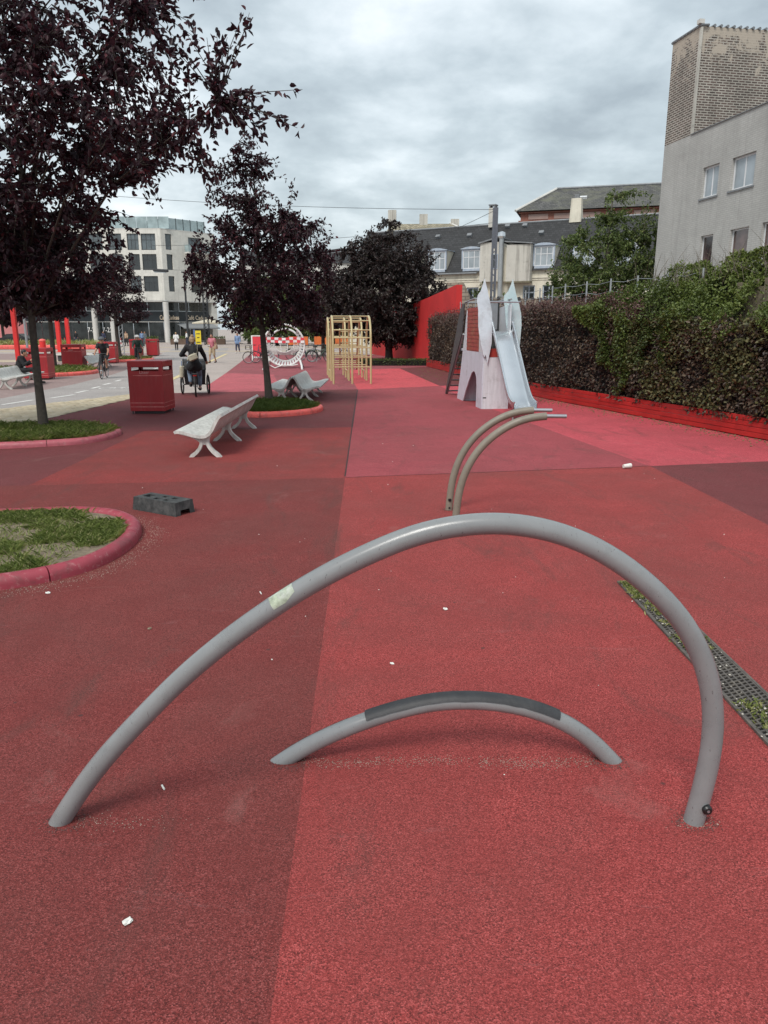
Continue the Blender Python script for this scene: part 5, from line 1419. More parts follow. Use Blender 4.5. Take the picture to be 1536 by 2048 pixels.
grow_tree('plum_tree', 'large dark purple leaved tree overhanging the upper left, nearest of the trees', (-6.75, 14.68, 0.05), (0.05, 0.05), 2.3, 0.082, B1, 64, 2350, 22, (0.085, 0.145, 0.55), 'leaf_purple', seed=3, twig_len=0.75, top=7.6, twig_r=0.006)
# long shoots reaching right from that crown are part of its silhouette
B2 = [((0.0, 0, 3.5), (2.0, 1.9, 1.5), 1.3), ((-0.25, 0, 5.0), (1.4, 1.3, 1.3), 0.6), ((0.9, 0.1, 4.1), (1.1, 1.0, 0.7), 0.8), ((-0.3, 0, 6.0), (0.85, 0.85, 0.7), 0.55), ((-1.2, 0, 3.2), (1.0, 1.0, 0.6), 0.8), ((0.1, 0, 2.35), (1.6, 1.5, 0.6), 1.2)]
grow_tree('plum_tree', 'purple leaved tree in the orange kerbed bed between the two groups of benches', (-3.12, 20.1, 0.05), (-0.2, 0.05), 2.1, 0.095, B2, 36, 960, 21, (0.075, 0.13, 0.52), 'leaf_purple', seed=8, twig_len=0.6, top=5.8)
B4 = [((0, 0, 4.2), (2.6, 2.6, 1.9), 1), ((0.5, 0, 3.0), (2.0, 1.8, 0.8), 1.3), ((0.2, 0, 6.0), (1.8, 1.8, 1.2), .7)]
grow_tree('plum_tree', 'purple leaved tree with a thin trunk behind the seated man', (-15.95, 36.4, 0.05), (0.05, 0), 2.4, 0.13, B4, 24, 700, 18, (0.09, 0.15, 0.55), 'leaf_purple', seed=12, twig_len=0.8, shape=1)
B5 = [((0, 0, 4.3), (2.1, 2.0, 1.7), 1), ((0.4, 0, 3.0), (1.9, 1.7, 0.8), 1), ((0.3, 0, 5.7), (1.3, 1.3, 1.0), .7)]
grow_tree('plum_tree', 'smaller purple leaved tree before the white building, behind the green cyclist', (-17.0, 48.6, 0.05), (-0.1, 0), 2.2, 0.14, B5, 22, 620, 18, (0.10, 0.17, 0.55), 'leaf_purple', seed=15, twig_len=0.8, shape=1)
# copper beech in the middle
B3 = [((0, 0, 3.7), (4.3, 3.6, 2.7), 1.2), ((0, 0, 6.2), (3.1, 2.8, 1.9), 0.9), ((-0.1, 0, 7.7), (1.6, 1.5, 1.0), 0.45), ((2.6, -0.5, 4.3), (1.7, 1.4, 0.6), 0.9), ((-2.4, 0, 4.0), (1.8, 1.6, 1.3), 0.9), ((-3.2, 0, 5.0), (1.4, 1.2, 0.6), 0.9), ((3.6, -.6, 3.6), (1.6, 1.2, 0.5), 1.0), ((2.6, -.8, 2.3), (1.7, 1.5, 1.0), 1.0), ((-2.2, 0, 6.6), (1.3, 1.2, 0.5), 0.7), ((2.0, 0, 6.6), (1.4, 1.2, 0.6), 0.7), ((0.6, -.6, 1.7), (2.6, 2.2, 1.0), 1.5), ((1.6, -.5, 2.6), (1.9, 1.8, 1.1), 1.2)]
grow_tree('copper_beech', 'wide dark copper beech tree before the red wall and slate roof', (0.30, 48.6, 0.0), (0.0, 0), 1.0, 0.22, B3, 54, 3000, 22, (0.13, 0.22, 0.6), 'leaf_beech', seed=21, shape=1, twig_len=0.9, top=8.4)
B6 = [((0, 0, 4.0), (2.6, 2.2, 2.3), 1), ((0.3, 0, 2.4), (2.8, 2.2, 1.0), 1.2)]
grow_tree('plum_tree', 'dark purple tree behind the white hoop, between the two larger crowns', (-4.6, 57.0, 0.0), (0, 0), 1.9, 0.16, B6, 24, 750, 18, (0.12, 0.2, 0.6), 'leaf_purple', seed=25, shape=1, twig_len=0.9)
B7 = [((0, 0, 5.0), (3.0, 2.6, 3.0), 1), ((1.0, 0, 7.8), (1.7, 1.6, 1.6), .6), ((-1.4, 0, 4.0), (1.8, 1.6, 1.6), 0.8), ((2.2, 0, 5.6), (1.6, 1.4, 1.6), .8)]
grow_tree('green_tree', 'loose green tree between the cream house and the grey building', (11.9, 42.0, 0.0), (0.2, 0), 1.4, 0.16, B7, 34, 1250, 22, (0.12, 0.21, 0.5), 'leaf_green', 'bark_pale', seed=31, shape=1, twig_len=1.0, top=8.8)
for k, (x, y, h, w, lab) in enumerate(((4.15, 47.5, 4.6, 0.95, 'slim green shrub behind the red wall'), (6.0, 50.0, 5.2, 0.8, 'thin green shrub beside the steel pole, behind the slide'), (7.6, 51.0, 4.4, 0.8, 'low green shrub at the foot of the cream house'))):
    grow_tree('green_shrub', lab, (x, y, 0), (0.1, 0), 0.6, 0.05, [((0, 0, h * .55), (w, w, h * .33), 1), ((w * .5, 0, h * .78), (w * .5, w * .5, h * .2), .8)], 10, 150, 16, (0.12, 0.2, 0.5), 'leaf_green', 'bark_pale', seed=40 + k, shape=1, twig_len=0.5, cat='shrub')
# trees closing the far side of the square
for k, (x, y, h, w, mt, lab) in enumerate(((-13.5, 96, 9.0, 3.6, 'leaf_green', 'green street tree far behind the blue dressed woman'), (-7.5, 99, 8.5, 3.6, 'leaf_green', 'green street tree far behind the white hoop'), (-1.0, 97, 10.0, 4.2, 'leaf_green', 'tall green street tree far behind the gold climbing frame'), (-18.5, 104, 8.0, 2.6, 'leaf_green', 'green street tree beside the cafe parasols'), (-58.0, 96, 11.0, 5.0, 'leaf_purple', 'dark tree at the far left beyond the parked car'), (-46.0, 92, 9.0, 3.0, 'leaf_purple', 'dark tree before the lettered shop windows'))):
    grow_tree('street_tree', lab, (x, y, 0), (0, 0), 2.2, 0.2, [((0, 0, h * .62), (w, w, h * .36), 1), ((w * .3, 0, h * .4), (w * .9, w * .9, h * .16), 1)], 20, 420, 16, (0.28, 0.45, 0.6), mt, seed=60 + k, shape=1, twig_len=1.1, twig_r=0.012)

for k, (x, y, h, w, lab) in enumerate(((-15.0, 93, 3.2, 2.4, 'round dark bush behind the blue dressed woman'), (-11.0, 95, 3.6, 2.6, 'dark bush on the far side, left of the white hoop'), (-7.0, 93, 3.4, 2.6, 'dark bush on the far side, behind the parked bicycles'), (-2.8, 92, 3.8, 2.8, 'dark bush on the far side, behind the gold climbing frame'), (1.5, 80, 4.0, 2.8, 'dark bush far behind the copper beech'))):
    grow_tree('green_bush', lab, (x, y, 0), (0, 0), 0.4, 0.08, [((0, 0, h * .5), (w, w, h * .48), 1)], 12, 330, 16, (0.25, 0.42, 0.6), 'leaf_green', seed=80 + k, shape=1, twig_len=0.8, cat='bush', twig_r=0.012)
# ------------------------------------------------------------------ hedge, planter boards, ivy, fence
hed = [(8.55, 9.2), (7.86, 11.0), (7.06, 13.53), (5.73, 18.4), (4.40, 23.3), (3.75, 29.0), (2.95, 37.0), (2.35, 41.5)]
def along(path, s):
    d = 0
    for a, b in zip(path[:-1], path[1:]):
        L = math.dist(a, b)
        if d + L >= s or b == path[-1]:
            k = (s - d) / L; t_ = ((b[0] - a[0]) / L, (b[1] - a[1]) / L)
            return (a[0] + (b[0] - a[0]) * k, a[1] + (b[1] - a[1]) * k), t_
        d += L
HL = sum(math.dist(a, b) for a, b in zip(hed[:-1], hed[1:]))
def board_red():
    t = NT('board_red'); p = t.pos(True)
    col = (0.46, 0.022, 0.019)
    c = t.mix(t.ramp(t.noise(p, 1.5, 8, 0.6), [(0.3, 0.0), (0.7, 1.0)]), sh(col, 0.7), sh(col, 1.15))
    c = t.mix(t.ramp(t.noise(t.pos(True, (1, 1, 9)), 1.3, 8, 0.7, 0.4), [(0.5, 0.0), (0.75, 0.55)]), c, (0.16, 0.025, 0.022))
    c = t.mix(t.ramp(t.noise(p, 30, 8, 0.75), [(0.62, 0.0), (0.76, 0.5)]), c, (0.10, 0.02, 0.02))
    return t.set(c, 0.45)
board_red()
t = thing('planter', 'long red board planter edge running below the hedge', 'planter', (0, 0, 0))
bh = 0.098
seg_pts = []
s = 0.0
while s < HL - 0.5:
    e = min(s + 2.6, HL); seg_pts.append((along(hed, s)[0], along(hed, e)[0])); s = e
for (a, b) in seg_pts:
    L = math.dist(a, b); ang = math.atan2(b[1] - a[1], b[0] - a[0])
    mid = ((a[0] + b[0]) / 2, (a[1] + b[1]) / 2)
    for r_ in range(4):
        o = MB().box((0, 0, 0), (L - 0.006, 0.04, bh - 0.006), bev=0.006).build('board', 'board_red', t, loc=(mid[0], mid[1], 0.045 + bh * (r_ + 0.5) - 0.03), rz=ang)
        o.location.x += rnd.uniform(-.004, .004)
simple('leaf_litter', (0.20, 0.13, 0.07), 0.9, var=0.5, scale=30, world=True)
pts_ = []
for _ in range(900):
    s = rnd.uniform(1.5, 20); p, tt = along(hed, s); o_ = abs(rnd.gauss(0, 0.28)) + 0.03
    pts_.append((p[0] - tt[1] * o_, p[1] + tt[0] * o_))
for _ in range(500):
    pts_.append((rnd.uniform(1.6, 3.6), rnd.uniform(29, 39)))
grit('leaf_litter', pts_, 'leaf_litter', None, (0.010, 0.026), 'dry leaf litter lying along the foot of the red planter', 'litter')

def noise3(P, sc, seed):
    v = np.zeros(len(P)); r = np.random.default_rng(seed)
    for k in range(5):
        w = r.normal(size=3) * sc * (1.0 + 0.7 * k); v += np.sin(P @ w + r.uniform(0, 6.28)) / (1 + 0.5 * k)
    return v / 2.2
def strip_points(n, s0, s1, depth, ztop_f, face=0.62, seed=0, z0=0.30):
    """points on the front face and top of a hedge that follows the planter"""
    r = np.random.default_rng(seed); out, nor = [], []
    for _ in range(n):
        s = r.uniform(s0, s1) if s1 - s0 < 16 else s0 + (s1 - s0) * r.uniform(0, 1) ** 1.5
        p, tt = along(hed, s); nx, ny = tt[1], -tt[0]      # to the right of travel = away from the playground
        zt = ztop_f(s)
        if r.random() < face:
            z = r.uniform(z0, zt); o = r.normal(0.06, 0.05) + 0.05 * math.sin(z * 3 + s * 1.7); nn = (-nx, -ny, 0.25)
        else:
            z = zt + r.normal(0, 0.06); o = r.uniform(0.0, depth); nn = (-nx * .3, -ny * .3, 1)
        out.append((p[0] + nx * o, p[1] + ny * o, z)); nor.append(nn)
    return np.array(out), np.array(nor)
def hedge_top(s): return 2.46 + 0.08 * math.sin(s * 1.9) + 0.06 * math.sin(s * 4.3 + 1) - 0.36 * min(1, max(0, (11 - s) / 4))
t = thing('hedge', 'dark copper beech hedge growing above the red planter boards', 'hedge', (0, 0, 0))
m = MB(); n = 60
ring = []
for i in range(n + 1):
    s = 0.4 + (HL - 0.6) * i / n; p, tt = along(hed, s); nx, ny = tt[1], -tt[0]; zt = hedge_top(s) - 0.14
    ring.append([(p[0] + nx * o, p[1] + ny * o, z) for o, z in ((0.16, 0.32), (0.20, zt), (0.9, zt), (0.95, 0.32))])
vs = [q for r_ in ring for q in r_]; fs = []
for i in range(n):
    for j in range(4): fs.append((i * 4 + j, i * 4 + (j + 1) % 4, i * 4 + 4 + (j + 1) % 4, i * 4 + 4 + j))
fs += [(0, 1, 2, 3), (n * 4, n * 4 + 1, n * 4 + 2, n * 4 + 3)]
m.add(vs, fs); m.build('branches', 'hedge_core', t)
Pn, Nn = strip_points(52000, 1.2, HL - 0.2, 0.95, hedge_top, 0.72, 5)
k = noise3(Pn, 2.2, 3); Pn += Nn / np.linalg.norm(Nn, axis=1, keepdims=True) * (k * 0.10)[:, None]
D_ = Nn * 0.7 + NR.normal(size=Nn.shape) * 0.9; D_[:, 2] -= 0.55
tint = np.clip(NR.normal(0.40, 0.24, len(Pn)) + 0.12 * noise3(Pn, 0.8, 9), 0, 1)
o = link('leaves', leaf_cloud(Pn, D_, NR.uniform(0.055, 0.10, len(Pn)), NR.uniform(0.038, 0.06, len(Pn)), tint, 'leaf_hedge', 'leaves', 2), t); o['kind'] = 'stuff'
# reddish young growth along the top
Pn, Nn = strip_points(13000, 9.0, HL - 0.2, 1.0, lambda s: hedge_top(s) + 0.05, 0.30, 6, z0=2.0)
Pn[:, 2] += np.abs(NR.normal(0, 0.14, len(Pn)))
D_ = NR.normal(size=Pn.shape); D_[:, 2] += 0.7
o = link('young_leaves', leaf_cloud(Pn, D_, NR.uniform(0.05, 0.09, len(Pn)), NR.uniform(0.03, 0.05, len(Pn)), NR.uniform(0, 1, len(Pn)), 'leaf_hedge_red', 'young_leaves', 1), t); o['kind'] = 'stuff'
m = MB()
for _ in range(420):
    s = rnd.uniform(5, HL - 1); p, tt = along(hed, s); o_ = rnd.uniform(0.05, 0.9); z = hedge_top(s) - 0.1
    a = Vector((p[0] + tt[1] * o_, p[1] - tt[0] * o_, z)); m.tube([a, a + Vector((rnd.gauss(0, .06), rnd.gauss(0, .06), rnd.uniform(.2, .5)))], [0.004, 0.0015], 3, cap=False)
m.build('shoots', 'bark', t, recalc=False)['kind'] = 'stuff'
# ivy and climbers: a mound spilling over from the wooden fence behind
t = thing('ivy', 'green climbing ivy spilling over the hedge at the right', 'ivy', (0, 0, 0))
def ivy_sample(n, seed):
    r = np.random.default_rng(seed); P_, N_ = [], []
    while len(P_) < n:
        s = r.uniform(3.4, 11.6); p, tt = along(hed, s); nx, ny = tt[1], -tt[0]
        # top of the mound falls away from near to far; it drapes down the front as far as 'low'
        topz = 3.50 + 0.13 * math.sin(s * 2.1) + 0.07 * math.sin(s * 5.3) if s < 9.3 else 3.45 - (s - 9.3) * 0.42
        low = 1.95 + 0.22 * math.sin(s * 2.6 + 0.4) + 0.12 * math.sin(s * 6.1)
        if 7.6 < s < 8.6: low = 1.5 + 0.3 * math.sin(s * 7)
        elif 8.6 <= s < 10.4: low = 0.75 + 0.35 * abs(math.sin(s * 2.3)) - (0.35 if 9.0 < s < 9.7 else 0)
        elif s >= 10.4: low = 1.7 + (s - 10.4) * 0.5
        if low > topz - 0.05: continue
        z = r.uniform(low, topz)
        if 5.4 < s < 6.2 and 2.30 < z < 2.95 and r.random() < 0.95: continue     # gap that shows the fence boards
        hz = hedge_top(s)
        o = (-0.02 + r.normal(0, 0.05)) if z < hz else min(1.35, (z - hz) * 1.15 + r.normal(0, 0.10))
        if z >= hz and r.random() < 0.25: o = r.uniform(o, 1.5)
        P_.append((p[0] + nx * o, p[1] + ny * o, z)); N_.append((-nx, -ny, 0.55))
    return np.array(P_), np.array(N_)
Pn, Nn = ivy_sample(46000, 4)
k = noise3(Pn, 2.0, 13); Pn += Nn * (k * 0.12)[:, None]
keep = noise3(Pn, 1.6, 23) > -0.62 + 0.0 * k
Pn, Nn = Pn[keep], Nn[keep]
D_ = Nn * 0.6 + NR.normal(size=Nn.shape) * 0.8; D_[:, 2] -= 0.35
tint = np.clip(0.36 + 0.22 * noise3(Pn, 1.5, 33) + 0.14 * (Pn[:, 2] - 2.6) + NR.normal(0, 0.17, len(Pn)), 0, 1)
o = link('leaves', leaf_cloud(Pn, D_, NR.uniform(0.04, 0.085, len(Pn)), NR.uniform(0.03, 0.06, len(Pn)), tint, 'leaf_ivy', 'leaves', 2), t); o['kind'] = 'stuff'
r9 = np.random.default_rng(77); P9, N9 = [], []
for _ in range(9000):
    s = r9.uniform(3.6, 9.2); p, tt = along(hed, s); z = r9.uniform(0.45, 2.2)
    if math.sin(s * 3.1 + z * 2.2) + math.sin(z * 4.7 - s * 1.9) < r9.uniform(-0.9, 0.9): continue
    P9.append((p[0] - tt[1] * 0.02 + r9.normal(0, .04), p[1] + tt[0] * 0.02, z)); N9.append((-tt[1], tt[0], .3))
P9, N9 = np.array(P9), np.array(N9)
o = link('olive_leaves', leaf_cloud(P9, N9 * .7 + NR.normal(size=N9.shape) * .8 - np.array([[0, 0, .5]]), NR.uniform(0.05, 0.10, len(P9)), NR.uniform(0.04, 0.065, len(P9)), NR.uniform(0, 1, len(P9)), 'leaf_olive', 'olive_leaves', 2), t); o['kind'] = 'stuff'
m = MB()
for _ in range(150):
    s = rnd.uniform(1.5, 10); p, tt = along(hed, s); o_ = rnd.uniform(0.3, 1.2); z = 2.9 + 0.25 * rnd.random()
    a = Vector((p[0] + tt[1] * o_, p[1] - tt[0] * o_, z)); b = a + Vector((rnd.gauss(0, .25), rnd.gauss(0, .25), rnd.uniform(.25, .75)))
    m.tube([a, a.lerp(b, .5) + Vector((0, 0, .08)), b], [0.006, 0.004, 0.002], 3, cap=False)
m.build('stems', 'bark_pale', t, recalc=False)['kind'] = 'stuff'
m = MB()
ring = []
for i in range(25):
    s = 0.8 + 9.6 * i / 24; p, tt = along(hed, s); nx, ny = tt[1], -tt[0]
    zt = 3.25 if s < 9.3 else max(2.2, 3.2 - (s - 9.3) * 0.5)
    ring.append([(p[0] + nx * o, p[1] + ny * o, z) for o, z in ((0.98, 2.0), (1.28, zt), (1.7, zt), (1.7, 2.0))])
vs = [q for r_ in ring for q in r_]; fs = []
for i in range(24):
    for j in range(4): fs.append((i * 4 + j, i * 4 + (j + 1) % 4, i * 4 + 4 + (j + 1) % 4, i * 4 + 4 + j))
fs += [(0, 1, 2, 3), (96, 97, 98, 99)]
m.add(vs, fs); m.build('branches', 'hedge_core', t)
# weathered wooden fence glimpsed through the ivy
simple('old_wood', (0.17, 0.145, 0.10), 0.85, var=0.35, scale=6, bump=0.4, bscale=30, dirt=(0.07, 0.08, 0.04), dirt_amt=0.7, dirt_scale=3)
t = thing('wood_fence', 'weathered plank fence showing through a gap in the ivy', 'fence', (0, 0, 0))
for i in range(16):
    s = 4.5 + i * 0.152; p, tt = along(hed, s); o_ = 0.86
    MB().box((0, 0, 1.45 + 0.04 * math.sin(i * 2.7)), (0.142, 0.022, 2.9 + 0.08 * math.sin(i * 2.7)), bev=0.004).build('board', 'old_wood', t, loc=(p[0] + tt[1] * o_, p[1] - tt[0] * o_, 0), rz=math.atan2(tt[1], tt[0]))
# steel post-and-wire fence behind the hedge
t = thing('wire_fence', 'row of thin steel posts with sagging wires behind the hedge', 'fence', (0, 0, 0))
posts = []
s = 8.2
while s < HL:
    p, tt = along(hed, s); q = Vector((p[0] + tt[1] * 1.05, p[1] - tt[0] * 1.05, 0)); posts.append(q)
    MB().tube([q, q + Vector((0.0, 0, 3.32))], 0.024, 8).build('post', 'galvanised', t, smooth=True)
    s += 1.25 if s < 16 else 1.6
for z in (3.25, 3.0):
    for a, b in zip(posts[:-1], posts[1:]):
        MB().tube([a + Vector((0, 0, z)), a.lerp(b, .5) + Vector((0, 0, z - rnd.uniform(.01, .07))), b + Vector((0, 0, z))], 0.007, 4, cap=False).build('wire', 'galvanised', t)
# low clipped strip under the copper beech
t = thing('low_hedge', 'low clipped green strip at the foot of the copper beech', 'hedge', (0, 0, 0))
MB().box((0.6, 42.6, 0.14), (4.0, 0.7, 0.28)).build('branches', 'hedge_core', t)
n = 5200; Q = np.stack([NR.uniform(-1.5, 2.7, n), NR.uniform(42.2, 43.0, n), NR.uniform(0.05, 0.36, n)], axis=1)
o = link('leaves', leaf_cloud(Q, NR.normal(size=(n, 3)) + np.array([[0, -.3, .6]]), NR.uniform(.05, .1, n), NR.uniform(.03, .06, n), NR.uniform(0, .6, n), 'leaf_green', 'leaves', 1), t); o['kind'] = 'stuff'
# ------------------------------------------------------------------ building helpers
def glass(name, col=(0.02, 0.025, 0.03), rough=0.06, spec=0.9, var=0.3):
    t = NT(name); p = t.pos(True)
    c = t.mix(t.ramp(t.noise(p, 0.6, 5, 0.6), [(0.35, 0.0), (0.65, 1.0)]), sh(col, 1 - var), sh(col, 1 + var))
    return t.set(c, rough, 0.0, Specular_IOR_Level=spec)
glass('glass_dark', (0.022, 0.027, 0.030)); glass('glass_reflect_blue', (0.075, 0.095, 0.105), 0.05, 0.9, 0.5); glass('glass_shop', (0.018, 0.022, 0.022), 0.1, 0.7, 0.7)  # blue glass: lighter, varied reflections painted into the pane colour
glass('glass_pale', (0.30, 0.38, 0.39), 0.1, 0.8); glass('glass_pale_grey', (0.30, 0.34, 0.37), 0.12, 0.6, 0.25); glass('glass_brown', (0.10, 0.065, 0.06), 0.1, 0.8, 0.8)  # grey glass: pale bluish base colour with mild noise
def plaster(name, col, dirt, amt=0.5, bump=0.3, streak=(2.5, 2.5, 0.35)):
    t = NT(name); p = t.pos(True)
    c = t.mix(t.ramp(t.noise(p, 0.7, 8, 0.6), [(0.3, 0.0), (0.7, 1.0)]), sh(col, 0.88), sh(col, 1.08))
    c = t.mix(t.ramp(t.noise(t.pos(True, streak), 1.0, 8, 0.7, 0.3), [(0.50, 0.0), (0.78, amt)]), c, dirt)
    c = t.mix(t.ramp(t.noise(p, 3.5, 9, 0.7), [(0.56, 0.0), (0.78, amt * .7)]), c, sh(dirt, 1.3))
    t.bump(t.noise(p, 14, 7, 0.7), bump, 0.03)
    return t.set(c, 0.85, 0.0, Specular_IOR_Level=0.3)
plaster('plaster_cream', (0.64, 0.60, 0.50), (0.22, 0.19, 0.15), 0.65)
plaster('plaster_stained', (0.52, 0.50, 0.45), (0.09, 0.08, 0.07), 0.85, streak=(3.0, 3.0, 0.2))
plaster('concrete_pale', (0.60, 0.585, 0.55), (0.30, 0.28, 0.26), 0.4)
plaster('frieze_pale', (0.34, 0.24, 0.21), (0.2, 0.1, 0.08), 0.4)
plaster('pink_wall', (0.55, 0.22, 0.22), (0.35, 0.15, 0.15), 0.4)
simple('window_white', (0.66, 0.67, 0.68), 0.5, var=0.08, scale=3)
simple('window_blue', (0.36, 0.42, 0.50), 0.6, var=0.15, scale=3, dirt=(0.5, 0.5, 0.5), dirt_amt=0.4)
simple('frame_dark', (0.035, 0.038, 0.042), 0.5, var=0.15)
simple('lead_grey', (0.20, 0.21, 0.22), 0.6, 0.2, var=0.2, scale=3)
simple('band_dark', (0.018, 0.026, 0.032), 0.4, var=0.2, scale=0.6)
def brickwork(name, c1, c2, mortar, bw, bh, ms=0.012, plaster_col=None, plaster_top=None, axis='x', bump=0.5):
    t = NT(name)
    uv = t.node('ShaderNodeTexCoord').outputs['Object']
    sx = t.node('ShaderNodeSeparateXYZ'); t.l.new(uv, sx.inputs[0])
    cb = t.node('ShaderNodeCombineXYZ')
    t.l.new(t.math('ADD', sx.outputs[0], sx.outputs[1]), cb.inputs[0]); t.l.new(sx.outputs[2], cb.inputs[1])
    b = t.node('ShaderNodeTexBrick'); t.l.new(cb.outputs[0], b.inputs['Vector'])
    b.inputs['Color1'].default_value = (*c1, 1); b.inputs['Color2'].default_value = (*c2, 1); b.inputs['Mortar'].default_value = (*mortar, 1)
    b.inputs['Scale'].default_value = 1.0; b.inputs['Mortar Size'].default_value = ms; b.inputs['Bias'].default_value = 0.0
    b.inputs['Brick Width'].default_value = bw; b.inputs['Row Height'].default_value = bh; b.inputs['Mortar Smooth'].default_value = 0.3
    c = b.outputs['Color']
    h = b.outputs['Fac']
    n1 = t.noise(uv, 0.6, 8, 0.65, 0.4)
    c = t.mix(t.ramp(n1, [(0.4, 0.0), (0.75, 0.55)]), c, sh(c1, 0.6))
    stn = t.noise(t.pos(False, (3.5, 3.5, 0.28)), 0.8, 9, 0.72, 0.4)
    c = t.mix(t.ramp(stn, [(0.50, 0.0), (0.72, 0.45)]), c, sh(c1, 0.5))
    if plaster_col:
        g = t.math('SUBTRACT', sx.outputs[2], plaster_top)
        f = t.math('ADD', t.math('MULTIPLY', g, 0.5), t.math('MULTIPLY', t.math('SUBTRACT', t.noise(uv, 1.3, 10, 0.75, 0.7), 0.5), 5.0))
        msk = t.ramp(f, [(0.0, 0.0), (0.35, 0.9)])
        c = t.mix(msk, c, plaster_col)
        h = t.mix(msk, h, (0.3, 0.3, 0.3))
    t.bump(h, -bump, 0.02)
    return t.set(c, 0.9, 0.0, Specular_IOR_Level=0.2)
brickwork('brick_old', (0.085, 0.070, 0.062), (0.155, 0.110, 0.095), (0.46, 0.43, 0.38), 0.30, 0.098, 0.024, (0.44, 0.385, 0.32), 13.25)
brickwork('brick_grey_paint', (0.43, 0.425, 0.405), (0.47, 0.465, 0.445), (0.35, 0.345, 0.33), 0.25, 0.078, 0.012, bump=0.8)
brickwork('brick_white', (0.68, 0.665, 0.61), (0.74, 0.72, 0.66), (0.58, 0.565, 0.52), 0.75, 0.16, 0.012)
brickwork('brick_red', (0.24, 0.085, 0.06), (0.29, 0.11, 0.08), (0.30, 0.22, 0.18), 0.3, 0.1, 0.012)
brickwork('rubble', (0.27, 0.225, 0.18), (0.36, 0.31, 0.25), (0.15, 0.13, 0.11), 0.42, 0.2, 0.03)
def slate(name, col, moss=None):
    t = NT(name)
    uv = t.node('ShaderNodeTexCoord').outputs['Object']
    sx = t.node('ShaderNodeSeparateXYZ'); t.l.new(uv, sx.inputs[0])
    cb = t.node('ShaderNodeCombineXYZ'); t.l.new(sx.outputs[0], cb.inputs[0]); t.l.new(t.math('MULTIPLY', sx.outputs[2], 1.3), cb.inputs[1])
    b = t.node('ShaderNodeTexBrick'); t.l.new(cb.outputs[0], b.inputs['Vector'])
    b.inputs['Color1'].default_value = (*sh(col, 0.65), 1); b.inputs['Color2'].default_value = (*sh(col, 1.45), 1); b.inputs['Mortar'].default_value = (*sh(col, 0.28), 1)
    b.inputs['Scale'].default_value = 1.0; b.inputs['Mortar Size'].default_value = 0.022; b.inputs['Brick Width'].default_value = 0.36; b.inputs['Row Height'].default_value = 0.24
    c = b.outputs['Color']
    c = t.mix(t.ramp(t.noise(uv, 0.8, 8, 0.65), [(0.4, 0.0), (0.75, 0.6)]), c, sh(col, 0.55))
    if moss: c = t.mix(t.ramp(t.noise(uv, 0.7, 9, 0.75, 0.4), [(0.46, 0.0), (0.66, 0.85)]), c, moss)
    t.bump(b.outputs['Fac'], -0.6, 0.03)
    return t.set(c, 0.7)
slate('slate_black', (0.030, 0.030, 0.032)); slate('slate_moss', (0.085, 0.082, 0.078), (0.13, 0.13, 0.09)); slate('tile_tan', (0.28, 0.245, 0.17), (0.21, 0.19, 0.14))

def facade(parent, x0, x1, z0, z1, openings, mat, y=0.0, depth=0.22, name='wall', front=-1):
    """wall sheet in the local XZ plane with real openings; outside is -y"""
    m = MB()
    us = sorted({x0, x1, *[o[0] for o in openings], *[o[1] for o in openings]}); vs_ = sorted({z0, z1, *[o[2] for o in openings], *[o[3] for o in openings]})
    for a, b in zip(us[:-1], us[1:]):
        for c, d in zip(vs_[:-1], vs_[1:]):
            if any(o[0] <= a + 1e-6 and b <= o[1] + 1e-6 and o[2] <= c + 1e-6 and d <= o[3] + 1e-6 for o in openings): continue
            m.add([(a, y, c), (b, y, c), (b, y, d), (a, y, d)], [(0, 1, 2, 3)])
    for (a, b, c, d) in openings:
        q = [(a, c), (b, c), (b, d), (a, d)]
        m.add([(px, y, pz) for px, pz in q] + [(px, y + depth, pz) for px, pz in q], [(0, 1, 5, 4), (1, 2, 6, 5), (2, 3, 7, 6), (3, 0, 4, 7)])
    return m.build(name, mat, parent, recalc=False)
def window(parent, a, b, c, d, y, frame, pane, cols=2, rows=1, fw=0.06, name='window', uneven=None, sill=None):
    m = MB(); t_ = 0.05
    m.bx(a, a + fw, y, y + t_, c, d); m.bx(b - fw, b, y, y + t_, c, d); m.bx(a + fw, b - fw, y, y + t_, c, c + fw); m.bx(a + fw, b - fw, y, y + t_, d - fw, d)
    xs = uneven or [a + (b - a) * i / cols for i in range(1, cols)]
    for x in xs: m.bx(x - fw * .4, x + fw * .4, y + .003, y + t_ - .003, c + fw, d - fw)
    edges = [a + fw] + list(xs) + [b - fw]
    for i in range(1, rows):
        z = c + (d - c) * (i / rows if rows != 2 else 0.62)
        for u0, u1 in zip(edges[:-1], edges[1:]): m.bx(u0 + fw * .41, u1 - fw * .41, y + .005, y + t_ - .005, z - fw * .35, z + fw * .35)
    w = m.build(name, frame, parent)
    for u0, u1 in zip(edges[:-1], edges[1:]):
        MB().bx(u0 + .002, u1 - .002, y + 0.02, y + 0.028, c + fw + .002, d - fw - .002).build('pane', pane, w)
    if sill: MB().bx(a - .08, b + .08, sill - 0.0, y - 0.002, c - .07, c - .004).build('sill', 'lead_grey', w)
    return w

# ------------------------------------------------------------------ grey building, right
ang = math.atan2(-1, 0.2)          # facade runs from the far corner towards the camera
t = thing('grey_building', 'tall grey painted brick building at the right with bare brick gable above', 'building', (12.70, 36.5, 0), ang)
